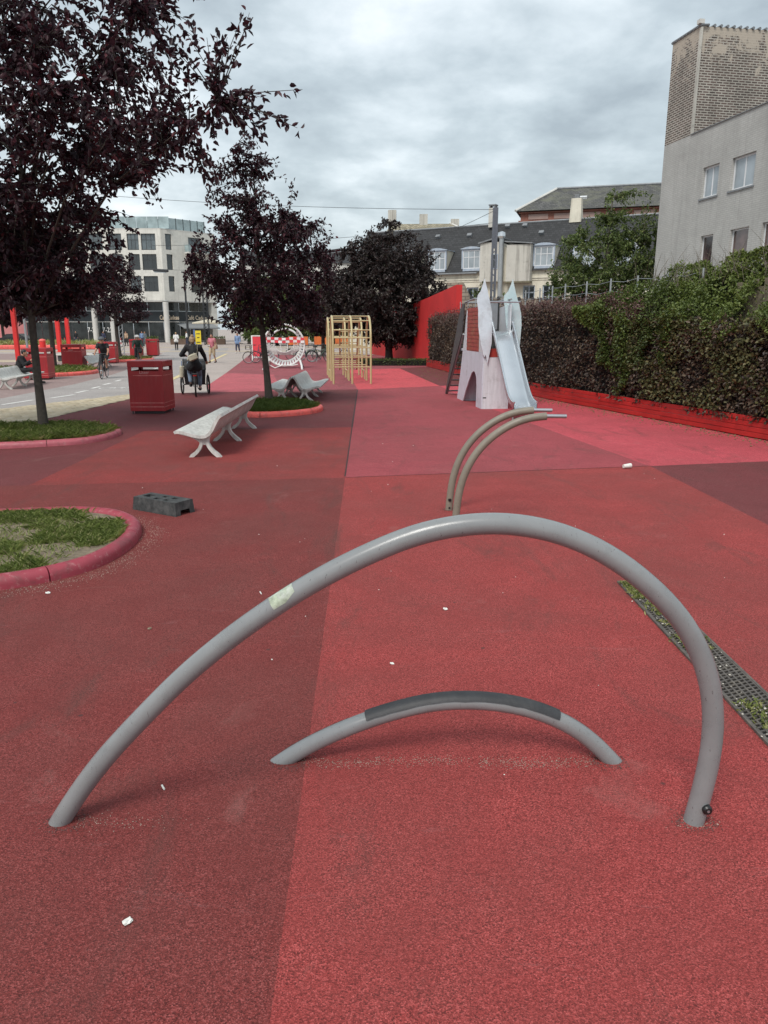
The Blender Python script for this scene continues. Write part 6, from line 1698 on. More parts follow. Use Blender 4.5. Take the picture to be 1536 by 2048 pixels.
# local x = distance from far corner towards us, outside is -y (towards the playground)
ops = [(3.15, 4.25, 7.30, 8.52), (5.05, 6.45, 7.30, 8.50), (3.45, 4.30, 3.70, 5.80), (5.40, 6.50, 3.70, 5.82), (7.25, 8.3, 3.70, 5.85), (8.0, 9.3, 7.30, 8.5)]
facade(t, 0, 13, 0, 10.03, ops, 'brick_grey_paint')
for i, o in enumerate(ops):
    up = o[2] > 6
    window(t, o[0], o[1], o[2], o[3], 0.12, 'window_white', 'glass_pale_grey' if up else 'glass_brown', 2 if up else 1, 1, 0.075 if up else 0.06, sill=-0.05 if up else None)
facade(t, 0, 2.05, 10.033, 14.15, [], 'brick_old', name='gable_wall')
m = MB(); m.add([(2.05, 0, 10.033), (2.05, 9, 10.033), (2.05, 9, 14.3), (2.05, 0, 14.15)], [(0, 1, 2, 3)]); m.build('gable_wall', 'brick_old', t)
m = MB(); m.add([(0, 0, 0), (0, 9, 0), (0, 9, 14.3), (0, 0, 14.15)], [(0, 1, 2, 3)]); m.build('end_wall', 'brick_old', t)
m = MB(); m.bx(2.052, 13, 0.01, 9, 9.9, 10.02); m.build('lower_roof', 'slate_black', t)
m = MB(); m.bx(2.05, 13, -0.05, 0.22, 10.032, 10.06); m.build('coping', 'lead_grey', t)
# corrugated roof edge
m = MB()
for i in range(30):
    y = 0.0 + i * 0.3
    m.tube([(2.12, y, 14.19 + i * 0.004), (-0.05, y, 14.19 + i * 0.004)], 0.06, 6)
m.build('corrugated_roof', 'lead_grey', t)
m = MB()
for i in range(9):
    x = 0.05 + i * 0.26
    m.tube([(x, -0.05, 14.17), (x, 0.3, 14.19)], 0.045, 6)
m.build('roof_edge', 'lead_grey', t)
MB().box((2.05, -0.03, 14.3), (0.22, 0.22, 0.16)).build('ridge_cap', 'concrete_pale', t)
MB().bx(2.0, 2.13, -0.022, 0.06, 10.06, 14.1).build('corner_strip', 'plaster_stained', t)

# ------------------------------------------------------------------ cream house with slate roof
HA = R(-27.74)
t = thing('cream_house', 'old cream plastered house with a long black slate roof and dormers', 'house', (3.65, 69.0, 0), HA)
ops = [(9.04, 10.07, 4.0, 5.54), (10.72, 11.80, 3.1, 5.54), (13.1, 14.2, 3.1, 5.5), (15.2, 16.3, 3.1, 5.5), (2.0, 3.1, 3.1, 5.5), (4.0, 5.1, 3.1, 5.5), (-1.0, 0.1, 3.1, 5.5)]
facade(t, -8, 24, 0, 6.72, ops, 'plaster_cream')
for o in ops: window(t, *o, 0.1, 'window_blue', 'glass_dark', 2, 2, 0.09)
for z in (5.95, 6.1): MB().bx(-8, 24, -0.10 if z > 6 else -0.05, -0.002, z, z + 0.12).build('cornice', 'plaster_cream', t)
m = MB()   # main roof: steep front slope, back slope, gable ends
m.add([(-8, -0.25, 6.70), (24, -0.25, 6.70), (24, 3.9, 11.0), (-8, 3.9, 11.0), (-8, 8.5, 6.7), (24, 8.5, 6.7)], [(0, 1, 2, 3), (3, 2, 5, 4), (0, 3, 4), (1, 5, 2)])
rf = m.build('roof', 'slate_black', t)
MB().tube([(-8, 3.9, 11.02), (24, 3.9, 11.02)], 0.10, 6).build('ridge', 'lead_grey', rf)
MB().tube([(-8, -0.32, 6.66), (5.0, -0.32, 6.66)], 0.07, 8).build('gutter', 'lead_grey', rf)
MB().tube([(11.8, -0.32, 6.66), (24, -0.32, 6.66)], 0.07, 8).build('gutter', 'lead_grey', rf)
def roof_y(z): return -0.25 + (z - 6.70) * (4.15 / 4.3)
def dormer(a, b, z0, z1, open_pane=False):
    yb = roof_y(z1 + 0.25)
    y0 = -0.10
    m = MB()
    m.bx(a - .12, a, y0, y0 + .12, z0, z1); m.bx(b, b + .12, y0, y0 + .12, z0, z1); m.bx(a, b, y0, y0 + .12, z0 - .25, z0); m.bx(a - .12, b + .12, y0 + .001, y0 + .12, z1, z1 + .14)
    d = m.build('dormer', 'window_blue', t)
    m = MB()
    for x in (a - .11, b + .09): m.prism([(x, y0 + .121, z0 - .2), (x, y0 + .121, z1 + .1), (x, yb, z1 + .1), (x, roof_y(z0), z0 - .2)], (0, 0, 0), (.02, 0, 0))
    m.build('dormer_cheek', 'plaster_cream', t)
    n = 8; out = []
    for i in range(n + 1):
        k = i / n; out.append((a - .2 + (b - a + .4) * k, y0 - .10, z1 + .142 + .16 * math.sin(PI * k)))
    out += [(b + .2, y0 - .10, z1 + .10), (a - .2, y0 - .10, z1 + .10)]
    MB().prism(out, (0, 0, 0), (0, yb - y0 + .3, 0)).build('dormer_roof', 'window_blue', t)
    window(t, a, b, z0, z1, y0 + .04, 'window_white', 'glass_pale_grey', 3, 2, .07)
for a in (-2.15, 0.40, 3.62, 9.95, 13.2, 16.5): dormer(a, a + 1.55, 7.05, 8.55)
# stained projection with lean-to top
m = MB(); m.bx(5.35, 7.0, -0.55, 3.0, 5.9, 9.05); m.build('projection', 'plaster_stained', t)
m = MB(); m.bx(7.75, 9.80, -0.75, 3.0, 5.86, 8.75); m.build('projection', 'plaster_stained', t)
m = MB(); m.bx(7.0, 7.75, -0.30, 3.0, 5.9, 8.6); m.build('projection', 'plaster_cream', t)
MB().prism([(5.2, -.7, 8.95), (7.1, -.7, 9.40), (7.1, -.7, 9.50), (5.2, -.7, 9.06)], (0, 0, 0), (0, 3.8, 0)).build('projection_roof', 'lead_grey', t)
MB().prism([(7.6, -.9, 8.98), (9.95, -.9, 8.76), (9.95, -.9, 8.84), (7.6, -.9, 9.08)], (0, 0, 0), (0, 3.8, 0)).build('projection_roof', 'lead_grey', t)
window(t, 6.35, 6.95, 6.9, 8.1, -0.60, 'window_blue', 'glass_dark', 1, 1, .06)
MB().bx(7.7, 9.85, -0.80, -0.1, 5.72, 5.855).build('wood_sill', 'old_wood', t)
ch = MB(); ch.box((4.9, 3.6, 11.55), (0.62, 0.62, 1.6)); c_ = ch.build('chimney', 'plaster_stained', t)
m = MB()
for i in (-1, 1): m.box((4.9 + i * .22, 3.6, 12.45), (.1, .6, .2))
m.box((4.9, 3.6, 12.6), (.66, .66, .1)); m.build('chimney_cap', 'lead_grey', c_)
ch = MB(); ch.box((12.2, 3.9, 11.7), (1.0, 0.7, 1.9), taper=0.82); ch.build('chimney', 'plaster_cream', t)
MB().box((12.2, 3.9, 12.8), (.35, .35, .35)).build('chimney_pot', 'lead_grey', t)
for u, z in ((-0.1, 10.15), (3.0, 10.1), (9.6, 9.95), (7.9, 10.7), (6.3, 10.75)):
    MB().box((u, roof_y(z) - 0.1, z), (.42, .3, .34), 0, R(46)).build('roof_vent', 'lead_grey', t)
m = MB(); m.tube([(7.25, -0.65, 4.0), (7.25, -0.65, 9.3)], 0.20, 14); fl = m.build('flue_pipe', 'galvanised', t, smooth=True)
MB().tube([(7.25, -0.65, 9.3), (7.25, -0.65, 9.45), (7.25, -0.65, 9.75), (7.25, -0.65, 9.85)], [0.22, 0.36, 0.32, 0.06], 14).build('flue_cowl', 'slide_steel', fl, smooth=True)
MB().tube([(12.6, -0.1, 0), (12.6, -0.1, 6.6)], 0.06, 8).build('downpipe', 'lead_grey', t)

# ------------------------------------------------------------------ buildings behind
t = thing('red_brick_block', 'red brick block with mossy slate roof rising behind the cream house', 'building', (14.2, 82, 0.75), R(-16))
m = MB(); m.add([(0, 0, 0), (40, 0, 0), (40, 12, 0), (0, 12, 0), (0, 0, 13.0), (40, 0, 13.0), (40, 12, 13.0), (0, 12, 13.0)], [(0, 1, 5, 4), (1, 2, 6, 5), (2, 3, 7, 6), (3, 0, 4, 7)]); m.build('wall', 'brick_red', t)
m = MB(); m.add([(-.5, -.5, 13.05), (40, -.5, 13.05), (40, 5, 15.9), (3.2, 5, 15.9), (-.5, 12, 13.05), (40, 12, 13.05)], [(0, 1, 2, 3), (0, 3, 4), (3, 2, 5, 4)]); rf = m.build('roof', 'slate_moss', t)
MB().tube([(-.5, -.5, 13.1), (3.2, 5, 15.95)], .14, 6).build('hip_flashing', 'concrete_pale', rf)
MB().tube([(3.2, 5, 15.95), (40, 5, 15.95)], .14, 6).build('ridge', 'lead_grey', rf)
for i in range(11):
    MB().bx(0.8 + i * 2.6, 2.8 + i * 2.6, -.06, -.002, 12.25, 12.75).build('frieze_panel', 'frieze_pale', t)
for z in (12.02, 12.85): MB().bx(-.2, 40, -.18, -.003, z, z + .14).build('cornice', 'brick_red', t)
for x, z in ((6, 14.4), (15.2, 15.0), (18.5, 14.2), (21, 14.9)): MB().box((x, (z - 13.05) * 1.93 - .6, z), (1.0, .3, .4), 0, R(28)).build('skylight', 'window_white', rf)
t = thing('tan_roof_block', 'far block with tan tiled hip roof and small chimneys behind the copper beech', 'building', (0.0, 112, 0), R(-3))
m = MB(); m.add([(0, 0, 0), (13, 0, 0), (13, 10, 0), (0, 10, 0), (0, 0, 14.7), (13, 0, 14.7), (13, 10, 14.7), (0, 10, 14.7)], [(0, 1, 5, 4), (1, 2, 6, 5), (2, 3, 7, 6), (3, 0, 4, 7)]); m.build('wall', 'plaster_cream', t)
m = MB(); m.add([(-.4, -.4, 14.7), (13.4, -.4, 14.7), (9.5, 4, 17.0), (1, 4, 17.0), (13.4, 10.4, 14.7), (-.4, 10.4, 14.7)], [(0, 1, 2, 3), (1, 4, 2), (4, 5, 3, 2), (5, 0, 3)]); m.build('roof', 'tile_tan', t)
for x, h in ((1.0, 2.2), (5.6, 1.6), (10.2, .9)): MB().box((x, 4, 17.0 + h / 2 - .3), (1.2, .8, h)).build('chimney', 'plaster_stained', t)
MB().tube([(13.4, -.4, 14.75), (9.5, 4, 17.05)], .15, 6).build('hip_flashing', 'concrete_pale', t)
# rubble wall behind the wire fence and the red wall
t = thing('rubble_wall', 'old rubble garden wall with ragged top behind the wire fence', 'wall', (3.6, 44.0, 0), R(-14))
m = MB(); n = 40; vs = []
for i in range(n + 1):
    x = 18 * i / n; z = (4.55 - 0.065 * x if x < 1.2 else 3.75 - 0.03 * x) + rnd.uniform(-.06, .06)
    vs += [(x, 0, 0), (x, 0, z), (x, .4, z), (x, .4, 0)]
fs = []
for i in range(n):
    for j in range(3): fs.append((i * 4 + j, i * 4 + 4 + j, i * 4 + 5 + j, i * 4 + 1 + j))
fs += [(0, 1, 2, 3), (n * 4, n * 4 + 1, n * 4 + 2, n * 4 + 3)]
m.add(vs, fs); m.build('masonry', 'rubble', t)
m = MB()
for i in range(44): m.tube([(1.4 + i * .38, -.06, 3.74 - .03 * i * .38), (1.4 + i * .38, .46, 3.74 - .03 * i * .38)], .10, 5)
m.build('coping_tiles', 'frame_dark', t)
def redwall():
    t = NT('wall_red'); p = t.pos(True); col = (0.54, 0.024, 0.024)
    c = t.mix(t.ramp(t.noise(p, 0.5, 8, 0.6), [(0.3, 0.0), (0.7, 1.0)]), sh(col, 0.8), sh(col, 1.1))
    c = t.mix(t.ramp(t.noise(t.pos(True, (1, 1, .25)), 1.2, 8, 0.7), [(0.55, 0.0), (0.8, 0.4)]), c, (0.30, 0.03, 0.03))
    t.bump(t.noise(p, 18, 6), .3, .02)
    return t.set(c, 0.7)
redwall()
t = thing('red_wall', 'tall plain red painted wall behind the copper beech and hedge', 'wall', (0, 0, 0))
prof = [(3.62, 38.6, 4.15), (2.55, 43.5, 3.75), (1.9, 47.5, 3.55), (0.9, 54.0, 3.5), (-1.0, 62.0, 3.5)]
m = MB(); vs = []
for x, y, z in prof: vs += [(x, y, 0), (x, y, z), (x + .3, y + .05, z), (x + .3, y + .05, 0)]
fs = []
for i in range(len(prof) - 1):
    for j in range(3): fs.append((i * 4 + j, i * 4 + 4 + j, i * 4 + 5 + j, i * 4 + 1 + j))
fs += [(0, 1, 2, 3), (16, 17, 18, 19)]
m.add(vs, fs); m.build('panel', 'wall_red', t)

# ------------------------------------------------------------------ steel pole, wires, lamps
t = thing('steel_pole', 'tall tapered lattice steel pole behind the slide tower', 'pole', (6.35, 45.0, 0))
m = MB()
m.box((-.10, 0, 4.35), (.12, .24, 8.7), taper=.75); m.box((.10, 0, 4.35), (.12, .24, 8.7), taper=.75)
m.build('flange', 'blue_grey_steel', t)
m = MB()
for i in range(20): m.box((0, -.08, .3 + i * .43), (.22, .02, .07), 0, 0, .6 if i % 2 else -.6)
m.box((0, 0, 7.6), (.13, .16, 2.2)); m.build('lattice', 'blue_grey_steel', t)
def wire(label, a, b, sag, r=0.012, name='overhead_wire'):
    a, b = Vector(a), Vector(b)
    o = MB().tube([a.lerp(b, k / 12) - Vector((0, 0, sag * 4 * (k / 12) * (1 - k / 12))) for k in range(13)], r, 5, cap=False).build(name, 'dark_metal', None)
    return tag(o, label, 'wire')
wire('upper overhead wire running left from the steel pole across the sky', (6.2, 45, 8.6), (-26, 62, 12.5), 0.35, 0.014)
wire('lower overhead wire running left from the steel pole past the chimney', (6.2, 45, 8.5), (1.0, 70, 8.8), 0.2, 0.014)
wire('overhead wire crossing the square before the white building', (-60, 95, 11.0), (10, 95, 8.0), 0.5, 0.02)
t = thing('hanging_lamp', 'dark box street lamp hung on a wire left of the copper beech top', 'street lamp', (-3.45, 54.0, 7.25))
MB().box((0, 0, 0), (1.25, .4, .18), 0, 0, R(-8), bev=.05).build('housing', 'dark_metal', t); MB().box((0, 0, -.11), (1.0, .28, .05), 0, 0, R(-8)).build('diffuser', 'glass_pale_grey', t)
wire('thin wire carrying the hanging street lamp', (-16, 54, 7.6), (6.2, 45.1, 7.9), 0.3, 0.012)
t = thing('hanging_lamp', 'dark box street lamp hung before the white building corner', 'street lamp', (-29.9, 104.0, 9.6))
MB().box((0, 0, 0), (2.0, .5, .35), 0, 0, R(3), bev=.08).build('housing', 'dark_metal', t); MB().box((-.1, 0, -.22), (1.5, .35, .1), 0, 0, R(3)).build('diffuser', 'glass_pale_grey', t)

# ------------------------------------------------------------------ white corner building with the cafe
t = thing('white_building', 'pale brick corner building with glass penthouse and cafe at street level', 'building', (-32.74, 115.0, 0))
# left facade: local x runs right to the corner at x = 0
rows = ((13.29, 15.58), (10.48, 12.73), (7.43, 9.63))
opsL = []
for z0, z1 in rows:
    for a, b in ((-2.95, -0.82), (-5.0, -3.3), (-7.85, -5.8), (-10.7, -8.6), (-13.6, -11.5), (-16.6, -14.5), (-19.5, -17.4)): opsL.append((a, b, z0, z1))
facade(t, -22, 0, 6.14, 16.2, opsL, 'brick_white', depth=.3)
for i_, o in enumerate(opsL): window(t, *o, .18, 'frame_dark', 'glass_reflect_blue' if i_ < 7 or i_ % 3 == 0 else 'glass_dark', 3, 2, .09)
MB().bx(-22, 0.0, -.02, .3, 16.2, 16.32).build('parapet', 'concrete_pale', t)
MB().bx(-22, -.4, .05, 3.0, 5.98, 6.135).build('soffit', 'concrete_pale', t)
# recessed street front, left
def shopfront(parent, x0, x1, y, nx, name='shop_window'):
    MB().bx(x0, x1, y, y + .2, 3.1, 4.65).build('sign_band', 'band_dark', parent)
    step = (x1 - x0) / nx
    for i in range(nx):
        a, b = x0 + i * step + .03, x0 + (i + 1) * step - .03
        window(parent, a, b, .25, 3.08, y + .02, 'frame_dark', 'glass_shop', 1, 1, .07, name); window(parent, a, b, 4.68, 5.96, y + .02, 'frame_dark', 'glass_shop', 2, 1, .06, name)
    MB().bx(x0, x1, y, y + .25, 0, .24).build('base_strip', 'frame_dark', parent)
    MB().bx(x0, x1, y - .06, y - .002, 3.02, 3.10).build('light_strip', 'concrete_pale', parent)
shopfront(t, -22, 1.4, 1.8, 10)
for x in (-0.05, -8.2, -10.9): MB().tube([(x, .35, 0), (x, .35, 5.97)], .40, 14).build('column', 'concrete_pale', t, smooth=True)
simple('sign_letters', (0.80, 0.66, 0.50), 0.5, var=0.05); simple('white_letters', (0.85, 0.85, 0.83), 0.5, var=0.03)
text('lettering', 'Café Cadeau', 0.92, 'sign_letters', t, (0.0, 1.72, 3.40), (R(90), 0, 0), .03, squeeze=.62)
for x in (-11.7, -9.4): text('lettering', '7-22', 1.05, 'white_letters', t, (x - .2, 1.72, 1.52), (R(90), 0, 0), .02, squeeze=.8)
# glass penthouse
m = MB()
for i in range(12): m.bx(-18 + i * 1.6, -16.46 + i * 1.6, .6, .66, 16.34, 18.0)
m.build('penthouse_glass', 'glass_pale', t)
# right facade, turning away to the right
WR = Matrix.Rotation(math.atan2(1.09, 1), 4, 'Z')
def turn(o):
    """turn freshly built parts of the right wing round the corner (mesh data, so they stay direct parts)"""
    o.data.transform(WR)
    for c in o.children: c.data.transform(WR)
    return o
opsR = [(0.72, 1.78, 13.40, 15.64), (0.76, 1.80, 10.55, 12.78), (0.85, 1.88, 7.46, 9.68), (4.65, 6.95, 13.40, 15.45), (4.7, 6.9, 10.55, 12.7), (4.7, 6.9, 7.46, 9.6)]
turn(facade(t, 0, 9.4, 6.14, 16.2, opsR, 'brick_white', depth=.3))
for o in opsR: turn(window(t, *o, .18, 'frame_dark', 'glass_reflect_blue' if o[2] > 13 else 'glass_dark', 1 if o[1] - o[0] < 1.5 else 3, 1, .07))
turn(MB().bx(0, 9.4, -.02, .3, 16.2, 16.32).build('parapet', 'concrete_pale', t))
turn(MB().bx(.6, 9.0, .05, 3.0, 5.98, 6.13).build('soffit', 'concrete_pale', t))
turn(MB().bx(3.9, 8.3, -1.1, -.01, 13.05, 13.28).build('balcony_floor', 'concrete_pale', t))
for x0, x1, y0, y1 in ((3.95, 8.25, -1.08, -1.05), (3.95, 3.98, -1.04, -.02), (8.22, 8.25, -1.04, -.02)): turn(MB().bx(x0, x1, y0, y1, 13.3, 14.3).build('balcony_glass', 'glass_pale', t))
y = 1.2
turn(MB().bx(1.3, 8.4, y, y + .2, 3.1, 4.65).build('sign_band', 'band_dark', t))
for i in range(4):
    a, b = 1.3 + i * 1.775 + .03, 1.3 + (i + 1) * 1.775 - .03
    turn(window(t, a, b, .25, 3.08, y + .02, 'frame_dark', 'glass_shop', 1, 1, .07, 'shop_window')); turn(window(t, a, b, 4.68, 5.96, y + .02, 'frame_dark', 'glass_shop', 2, 1, .06, 'shop_window'))
turn(MB().bx(1.3, 8.4, y - .06, y - .002, 3.02, 3.10).build('light_strip', 'concrete_pale', t))
turn(MB().bx(8.4, 9.4, 0.3, 6, 0, 6.1).build('end_pier', 'brick_white', t))
p_ = WR @ Vector((6.2, y - .08, 3.40))
text('lettering', 'Café Cadeau', 0.92, 'sign_letters', t, p_, (R(90), 0, math.atan2(1.09, 1)), .03, squeeze=.85)
m = MB()
for i in range(6): m.bx(.5 + i * 1.25, 1.70 + i * 1.25, .5, .56, 16.34, 17.95)
turn(m.build('penthouse_glass', 'glass_pale', t))
m = MB()
for i in range(7): m.bx(.44 + i * 1.25, .52 + i * 1.25, .46, .60, 16.34, 18.0)
turn(m.build('penthouse_frame', 'frame_dark', t))
turn(MB().bx(1.2, 8, 1.2, 6, 16.3, 17.9).build('penthouse', 'glass_dark', t))
# awning
m = MB(); m.add([(2.0, y - .1, 2.95), (8.6, y - .1, 2.95), (8.6, y - 2.6, 2.2), (2.0, y - 2.6, 2.2), (8.6, y - 2.6, 2.02), (2.0, y - 2.6, 2.02)], [(0, 1, 2, 3), (3, 2, 4, 5)])
simple('awning_grey', (0.22, 0.23, 0.235), .7, var=.1)
turn(m.build('awning', 'awning_grey', t))

# ------------------------------------------------------------------ other far buildings
t = thing('pink_building', 'pink plastered block seen through the purple leaves at the far left', 'building', (-66, 118, 0), R(4))
opsP = [(2 + i * 3.2, 3.5 + i * 3.2, 4.2 + j * 3.3, 6.2 + j * 3.3) for i in range(4) for j in range(3)]
facade(t, 0, 15, 0, 15, opsP, 'pink_wall')
for o in opsP: window(t, *o, .15, 'window_white', 'glass_dark', 2, 2, .1)
MB().bx(0, 15, .25, 8, 0, 14.9).build('core', 'frame_dark', t)
t = thing('pale_block', 'pale block closing the street behind the purple tree by the benches', 'building', (-25.0, 135, 0), R(-2))
opsP = [(1.2 + i * 2.6, 2.5 + i * 2.6, 3.6 + j * 3.0, 5.3 + j * 3.0) for i in range(10) for j in range(3)]
facade(t, 0, 28, 0, 13, opsP, 'concrete_pale')
for o in opsP: window(t, *o, .15, 'window_white', 'glass_dark', 2, 1, .1)
MB().bx(0, 28, .25, 8, 0, 12.9).build('core', 'frame_dark', t)
m = MB(); m.add([(-.3, -.3, 13), (28.3, -.3, 13), (28.3, 4, 15.5), (-.3, 4, 15.5), (28.3, 8.3, 13), (-.3, 8.3, 13)], [(0, 1, 2, 3), (3, 2, 4, 5), (0, 3, 5), (1, 4, 2)]); m.build('roof', 'slate_black', t)

# ------------------------------------------------------------------ street furniture and the far square
simple('parasol_cloth', (0.60, 0.54, 0.42), .8, var=.1, scale=1); simple('yellow_sign', (0.72, 0.56, 0.03), .5, var=.1); simple('blue_sign', (0.10, 0.16, 0.34), .5, var=.1); simple('sign_black', (0.02, 0.02, 0.02), .6)
def parasol(label, x, y, w, h=2.55, mat='parasol_cloth'):
    t = thing('parasol', label, 'parasol', (x, y, GZ), 0, 'cafe parasols')
    MB().tube([(0, 0, 0), (0, 0, h + .35)], .03, 8).build('pole', 'galvanised', t); MB().box((0, 0, .04), (.6, .6, .08)).build('base', 'dark_metal', t)
    m = MB(); n = 8; r_ = w / 2
    vs = [(0, 0, h + .45)] + [(r_ * math.cos(2 * PI * i / n), r_ * math.sin(2 * PI * i / n), h - .05) for i in range(n)] + [(r_ * math.cos(2 * PI * i / n), r_ * math.sin(2 * PI * i / n), h - .2) for i in range(n)]
    m.add(vs, [(0, 1 + i, 1 + (i + 1) % n) for i in range(n)] + [(1 + i, 1 + (i + 1) % n, 1 + n + (i + 1) % n, 1 + n + i) for i in range(n)]); m.build('canopy', mat, t)
parasol('cream cafe parasol at the corner, largest one under the awning', -23.6, 103.0, 4.6, 2.9)
parasol('cream cafe parasol right of the corner, partly behind a tree', -20.0, 106.0, 4.2, 2.8)
parasol('cream parasol furthest right on the cafe terrace', -15.8, 108.0, 4.0, 2.7)
simple('orange_cloth', (0.60, 0.14, 0.03), .7, var=.15); simple('shrub_box', (0.13, 0.085, 0.06), .8, var=.2)
for i, (x, lab) in enumerate(((-31.5, 'wooden planter box left of the cafe column'), (-27.2, 'wooden planter box right of the cafe column'), (-22.5, 'wooden planter box below the large cream parasol'))):
    t = thing('planter_box', lab, 'planter', (x, 101.5, GZ), 0, 'cafe planter boxes')
    MB().bx(-1.3, 1.3, -.25, .25, 0, .75, .03).build('box', 'shrub_box', t)
    n = 260; Q = np.stack([NR.uniform(-1.25, 1.25, n), NR.uniform(-.22, .22, n), NR.uniform(.72, 1.0, n)], axis=1)
    o = link('leaves', leaf_cloud(Q, NR.normal(size=(n, 3)), NR.uniform(.15, .28, n), NR.uniform(.08, .14, n), NR.uniform(0, 1, n), 'leaf_green', 'leaves', 1), t); o['kind'] = 'stuff'
t = thing('advert_sign', 'yellow upright advertising sign with blue edge on a black foot', 'sign', (-22.6, 92.0, GZ), R(8))
MB().box((0, 0, .08), (1.0, .6, .16)).build('foot', 'sign_black', t); MB().box((.12, 0, 1.02), (.66, .08, 1.6)).build('board', 'yellow_sign', t); MB().box((-.33, 0, 1.06), (.20, .1, 1.75)).build('edge', 'blue_sign', t)
for z, w in ((1.45, .42), (1.0, .3), (.45, .45)): MB().box((.12, -.045, z), (w, .01, .10)).build('print_bar', 'sign_black', t)
# short striped marker posts along the road
for i, (x, y, lab) in enumerate(((-27.8, 86, 'marker post before the cafe column'), (-20.5, 89, 'marker post right of the yellow sign'), (-17.3, 90, 'marker post under the large cream parasol'), (-30.5, 88, 'marker post left of the cafe entrance'), (-37.0, 88, 'marker post before the lettered shop windows'), (-14.0, 90, 'marker post near the blue dressed woman'))):
    t = thing('marker_post', 'slim red and white ' + lab, 'post', (x, y, GZ), 0, 'slim marker posts')
    MB().tube([(0, 0, 0), (0, 0, .06)], .2, 8).build('foot', 'sign_black', t)
    for k in range(4): MB().tube([(0, 0, .06 + k * .24), (0, 0, .30 + k * .24)], .05, 8).build('band', 'tape_red' if k % 2 else 'tape_white', t)
t = thing('lamp_post', 'slim dark lamp post before the cafe corner', 'street lamp', (-25.5, 99.0, GZ)); MB().tube([(0, 0, 0), (0, 0, 9.0)], [.16, .10], 10).build('post', 'dark_metal', t); MB().box((0, -.4, 9.0), (.3, 1.0, .14)).build('lamp_head', 'dark_metal', t)
t = thing('lattice_mast', 'rusty lattice mast standing right of the cafe lamp post', 'mast', (-22.9, 98.5, GZ))
m = MB()
for sx in (-.3, .3):
    for sy in (-.3, .3): m.bar((sx, sy, 0), (sx * .7, sy * .7, 9.5), .05, 4)
m.build('leg_frame', 'frame_dark', t); m = MB()
for i in range(18): m.bar((-.3, -.3, i * .5), (.3, -.3, i * .5 + .5), .025, 4); m.bar((.3, -.3, i * .5), (-.3, -.3, i * .5 + .5), .025, 4)
m.build('lattice', 'frame_dark', t)
t = thing('lattice_mast', 'galvanised lattice mast behind the small purple tree', 'mast', (-19.0, 55.0, GZ))
m = MB()
for sx in (-.14, .14): m.bar((sx, 0, 0), (sx * .8, 0, 4.2), .035, 6)
m.build('leg_frame', 'galvanised', t); m = MB()
for i in range(14): m.bar((-.13, 0, .1 + i * .29), (.13, 0, .39 + i * .29), .016, 4)
m.build('lattice', 'galvanised', t)
# red posts, bollard and swing frame at the left
m0 = 'red_paint'
for (x, y, h, w, lab) in ((-18.15, 37.5, 3.2, .22, 'tall red square post at the left, behind the seated man'), (-29.1, 68.0, 3.0, .34, 'broad red post left of the second litter bin, left one of a pair'), (-28.5, 68.6, 3.0, .32, 'broad red post left of the second litter bin, right one of a pair')):
    t = thing('red_post', lab, 'post', (x, y, GZ)); MB().box((0, 0, h / 2), (w, w * .8, h), bev=.02).build('shaft', m0, t); MB().box((0, 0, .02), (w * 1.5, w * 1.5, .05)).build('base_plate', m0, t)
t = thing('red_bollard', 'round topped red bollard beyond the seated man', 'bollard', (-30.6, 68.0, GZ)); MB().tube([(0, 0, 0), (0, 0, 1.0)], .27, 14).build('shaft', m0, t, smooth=True); MB().ball((0, 0, 1.0), (.30, .30, .16), 14, 8).build('cap', 'kerb_orange', t, smooth=True)
t = thing('steel_post', 'thin grey steel post just left of the nearest tree trunk', 'post', (-20.0, 42.5, GZ)); MB().tube([(0, 0, 0), (0, 0, 3.3)], .07, 8).build('shaft', 'galvanised', t)
t = thing('raised_bed', 'far raised bed with red kerb behind the red posts', 'flower bed', (-37, 78, GZ)); MB().box((0, 0, .2), (16, 3.0, .45), R(2), bev=.1).build('kerb_stone', 'kerb_orange', t)
n = 2500; Q = np.stack([NR.uniform(-7.7, 7.7, n), NR.uniform(-1.2, 1.2, n), NR.uniform(.4, .7, n)], axis=1)
o = link('grass', leaf_cloud(Q, NR.normal(size=(n, 3)) + np.array([[0, 0, 1.2]]), NR.uniform(.2, .5, n), NR.uniform(.05, .1, n), NR.uniform(0, 1, n), 'leaf_grass', 'grass', 1), t); o['kind'] = 'stuff'
t = thing('stone_slab', 'pale stone bench slab behind the second litter bin', 'bench', (-19.3, 48.6, GZ), R(3)); MB().box((0, 0, .42), (3.4, 1.0, .10), bev=.02).build('slab', 'concrete_pale', t); MB().box((0, 0, .18), (3.0, .8, .36)).build('base', 'frame_dark', t)
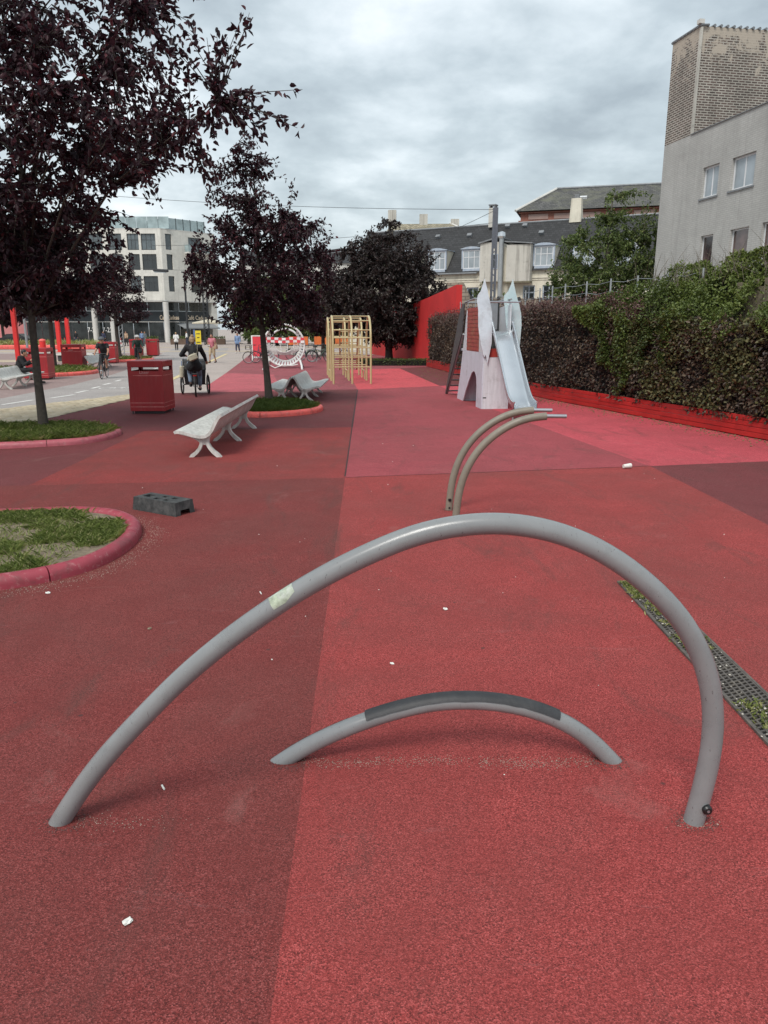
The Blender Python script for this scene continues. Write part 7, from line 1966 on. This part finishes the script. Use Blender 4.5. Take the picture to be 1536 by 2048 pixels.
# parked car at the far left
simple('car_paint', (0.028, 0.030, 0.034), .25, .3, var=.1); simple('hubcap', (.62, .62, .62), .35, .4, var=.1)
t = thing('parked_car', 'dark parked car with pale wheel trims at the far left edge', 'car', (-41.5, 85.5, GZ), R(2))
side = [(-2.1, .35), (-2.15, .75), (-1.95, .98), (-1.1, 1.08), (-.55, 1.48), (.75, 1.52), (1.45, 1.10), (2.05, .95), (2.15, .6), (2.1, .3), (1.75, .28), (1.6, .55), (1.15, .55), (1.0, .28), (-.95, .28), (-1.1, .55), (-1.55, .55), (-1.7, .28)]
MB().prism([(x, -.85, z) for x, z in side], (0, -.85, 0), (0, .85, 0)).build('body', 'car_paint', t)
MB().prism([(x, -.86, z) for x, z in ((-1.0, 1.08), (-.5, 1.42), (.70, 1.45), (1.3, 1.10))], (0, 0, 0), (0, 1.72, 0)).build('window', 'glass_dark', t)
for x in (-1.33, 1.37):
    for yy in (-.86, .70):
        w = MB().tube([(x, yy, .32), (x, yy + .18, .32)], .32, 20).build('wheel', 'tyre_black', t, smooth=True); MB().tube([(x, yy - .01, .32), (x, yy + .02, .32)], .20, 16).build('hubcap', 'hubcap', w, smooth=True)
t = thing('parked_car', 'grey parked car beside the dark one, mostly cut off by the left edge', 'car', (-46.8, 86.5, GZ), R(2))
MB().prism([(x, -.85, z) for x, z in side], (0, -.85, 0), (0, .85, 0)).build('body', 'galvanised', t)
MB().prism([(x, -.86, z) for x, z in ((-1.0, 1.08), (-.5, 1.42), (.70, 1.45), (1.3, 1.10))], (0, 0, 0), (0, 1.72, 0)).build('window', 'glass_dark', t)
for x in (-1.33, 1.37):
    w = MB().tube([(x, -.86, .32), (x, -.68, .32)], .32, 20).build('wheel', 'tyre_black', t, smooth=True); MB().tube([(x, -.87, .32), (x, -.85, .32)], .20, 16).build('hubcap', 'hubcap', w, smooth=True)
# terrace tables far behind the hoop
for i, (x, y, mt) in enumerate(((-9.5, 84, 'orange_cloth'), (-6.8, 86, 'orange_cloth'), (-4.3, 84, 'orange_cloth'))):
    t = thing('terrace_screen', ('leftmost', 'middle', 'rightmost')[i] + ' of the orange cloth wind screens on the far terrace behind the bicycles', 'screen', (x, y, GZ), 0, 'terrace screens')
    MB().box((0, 0, .75), (2.2, .05, .9)).build('cloth', mt, t)
    m = MB()
    for s in (-1.1, 1.1): m.bar((s, 0, 0), (s, 0, 1.3), .03, 6)
    m.build('frame', 'dark_metal', t)
finish_meshes()
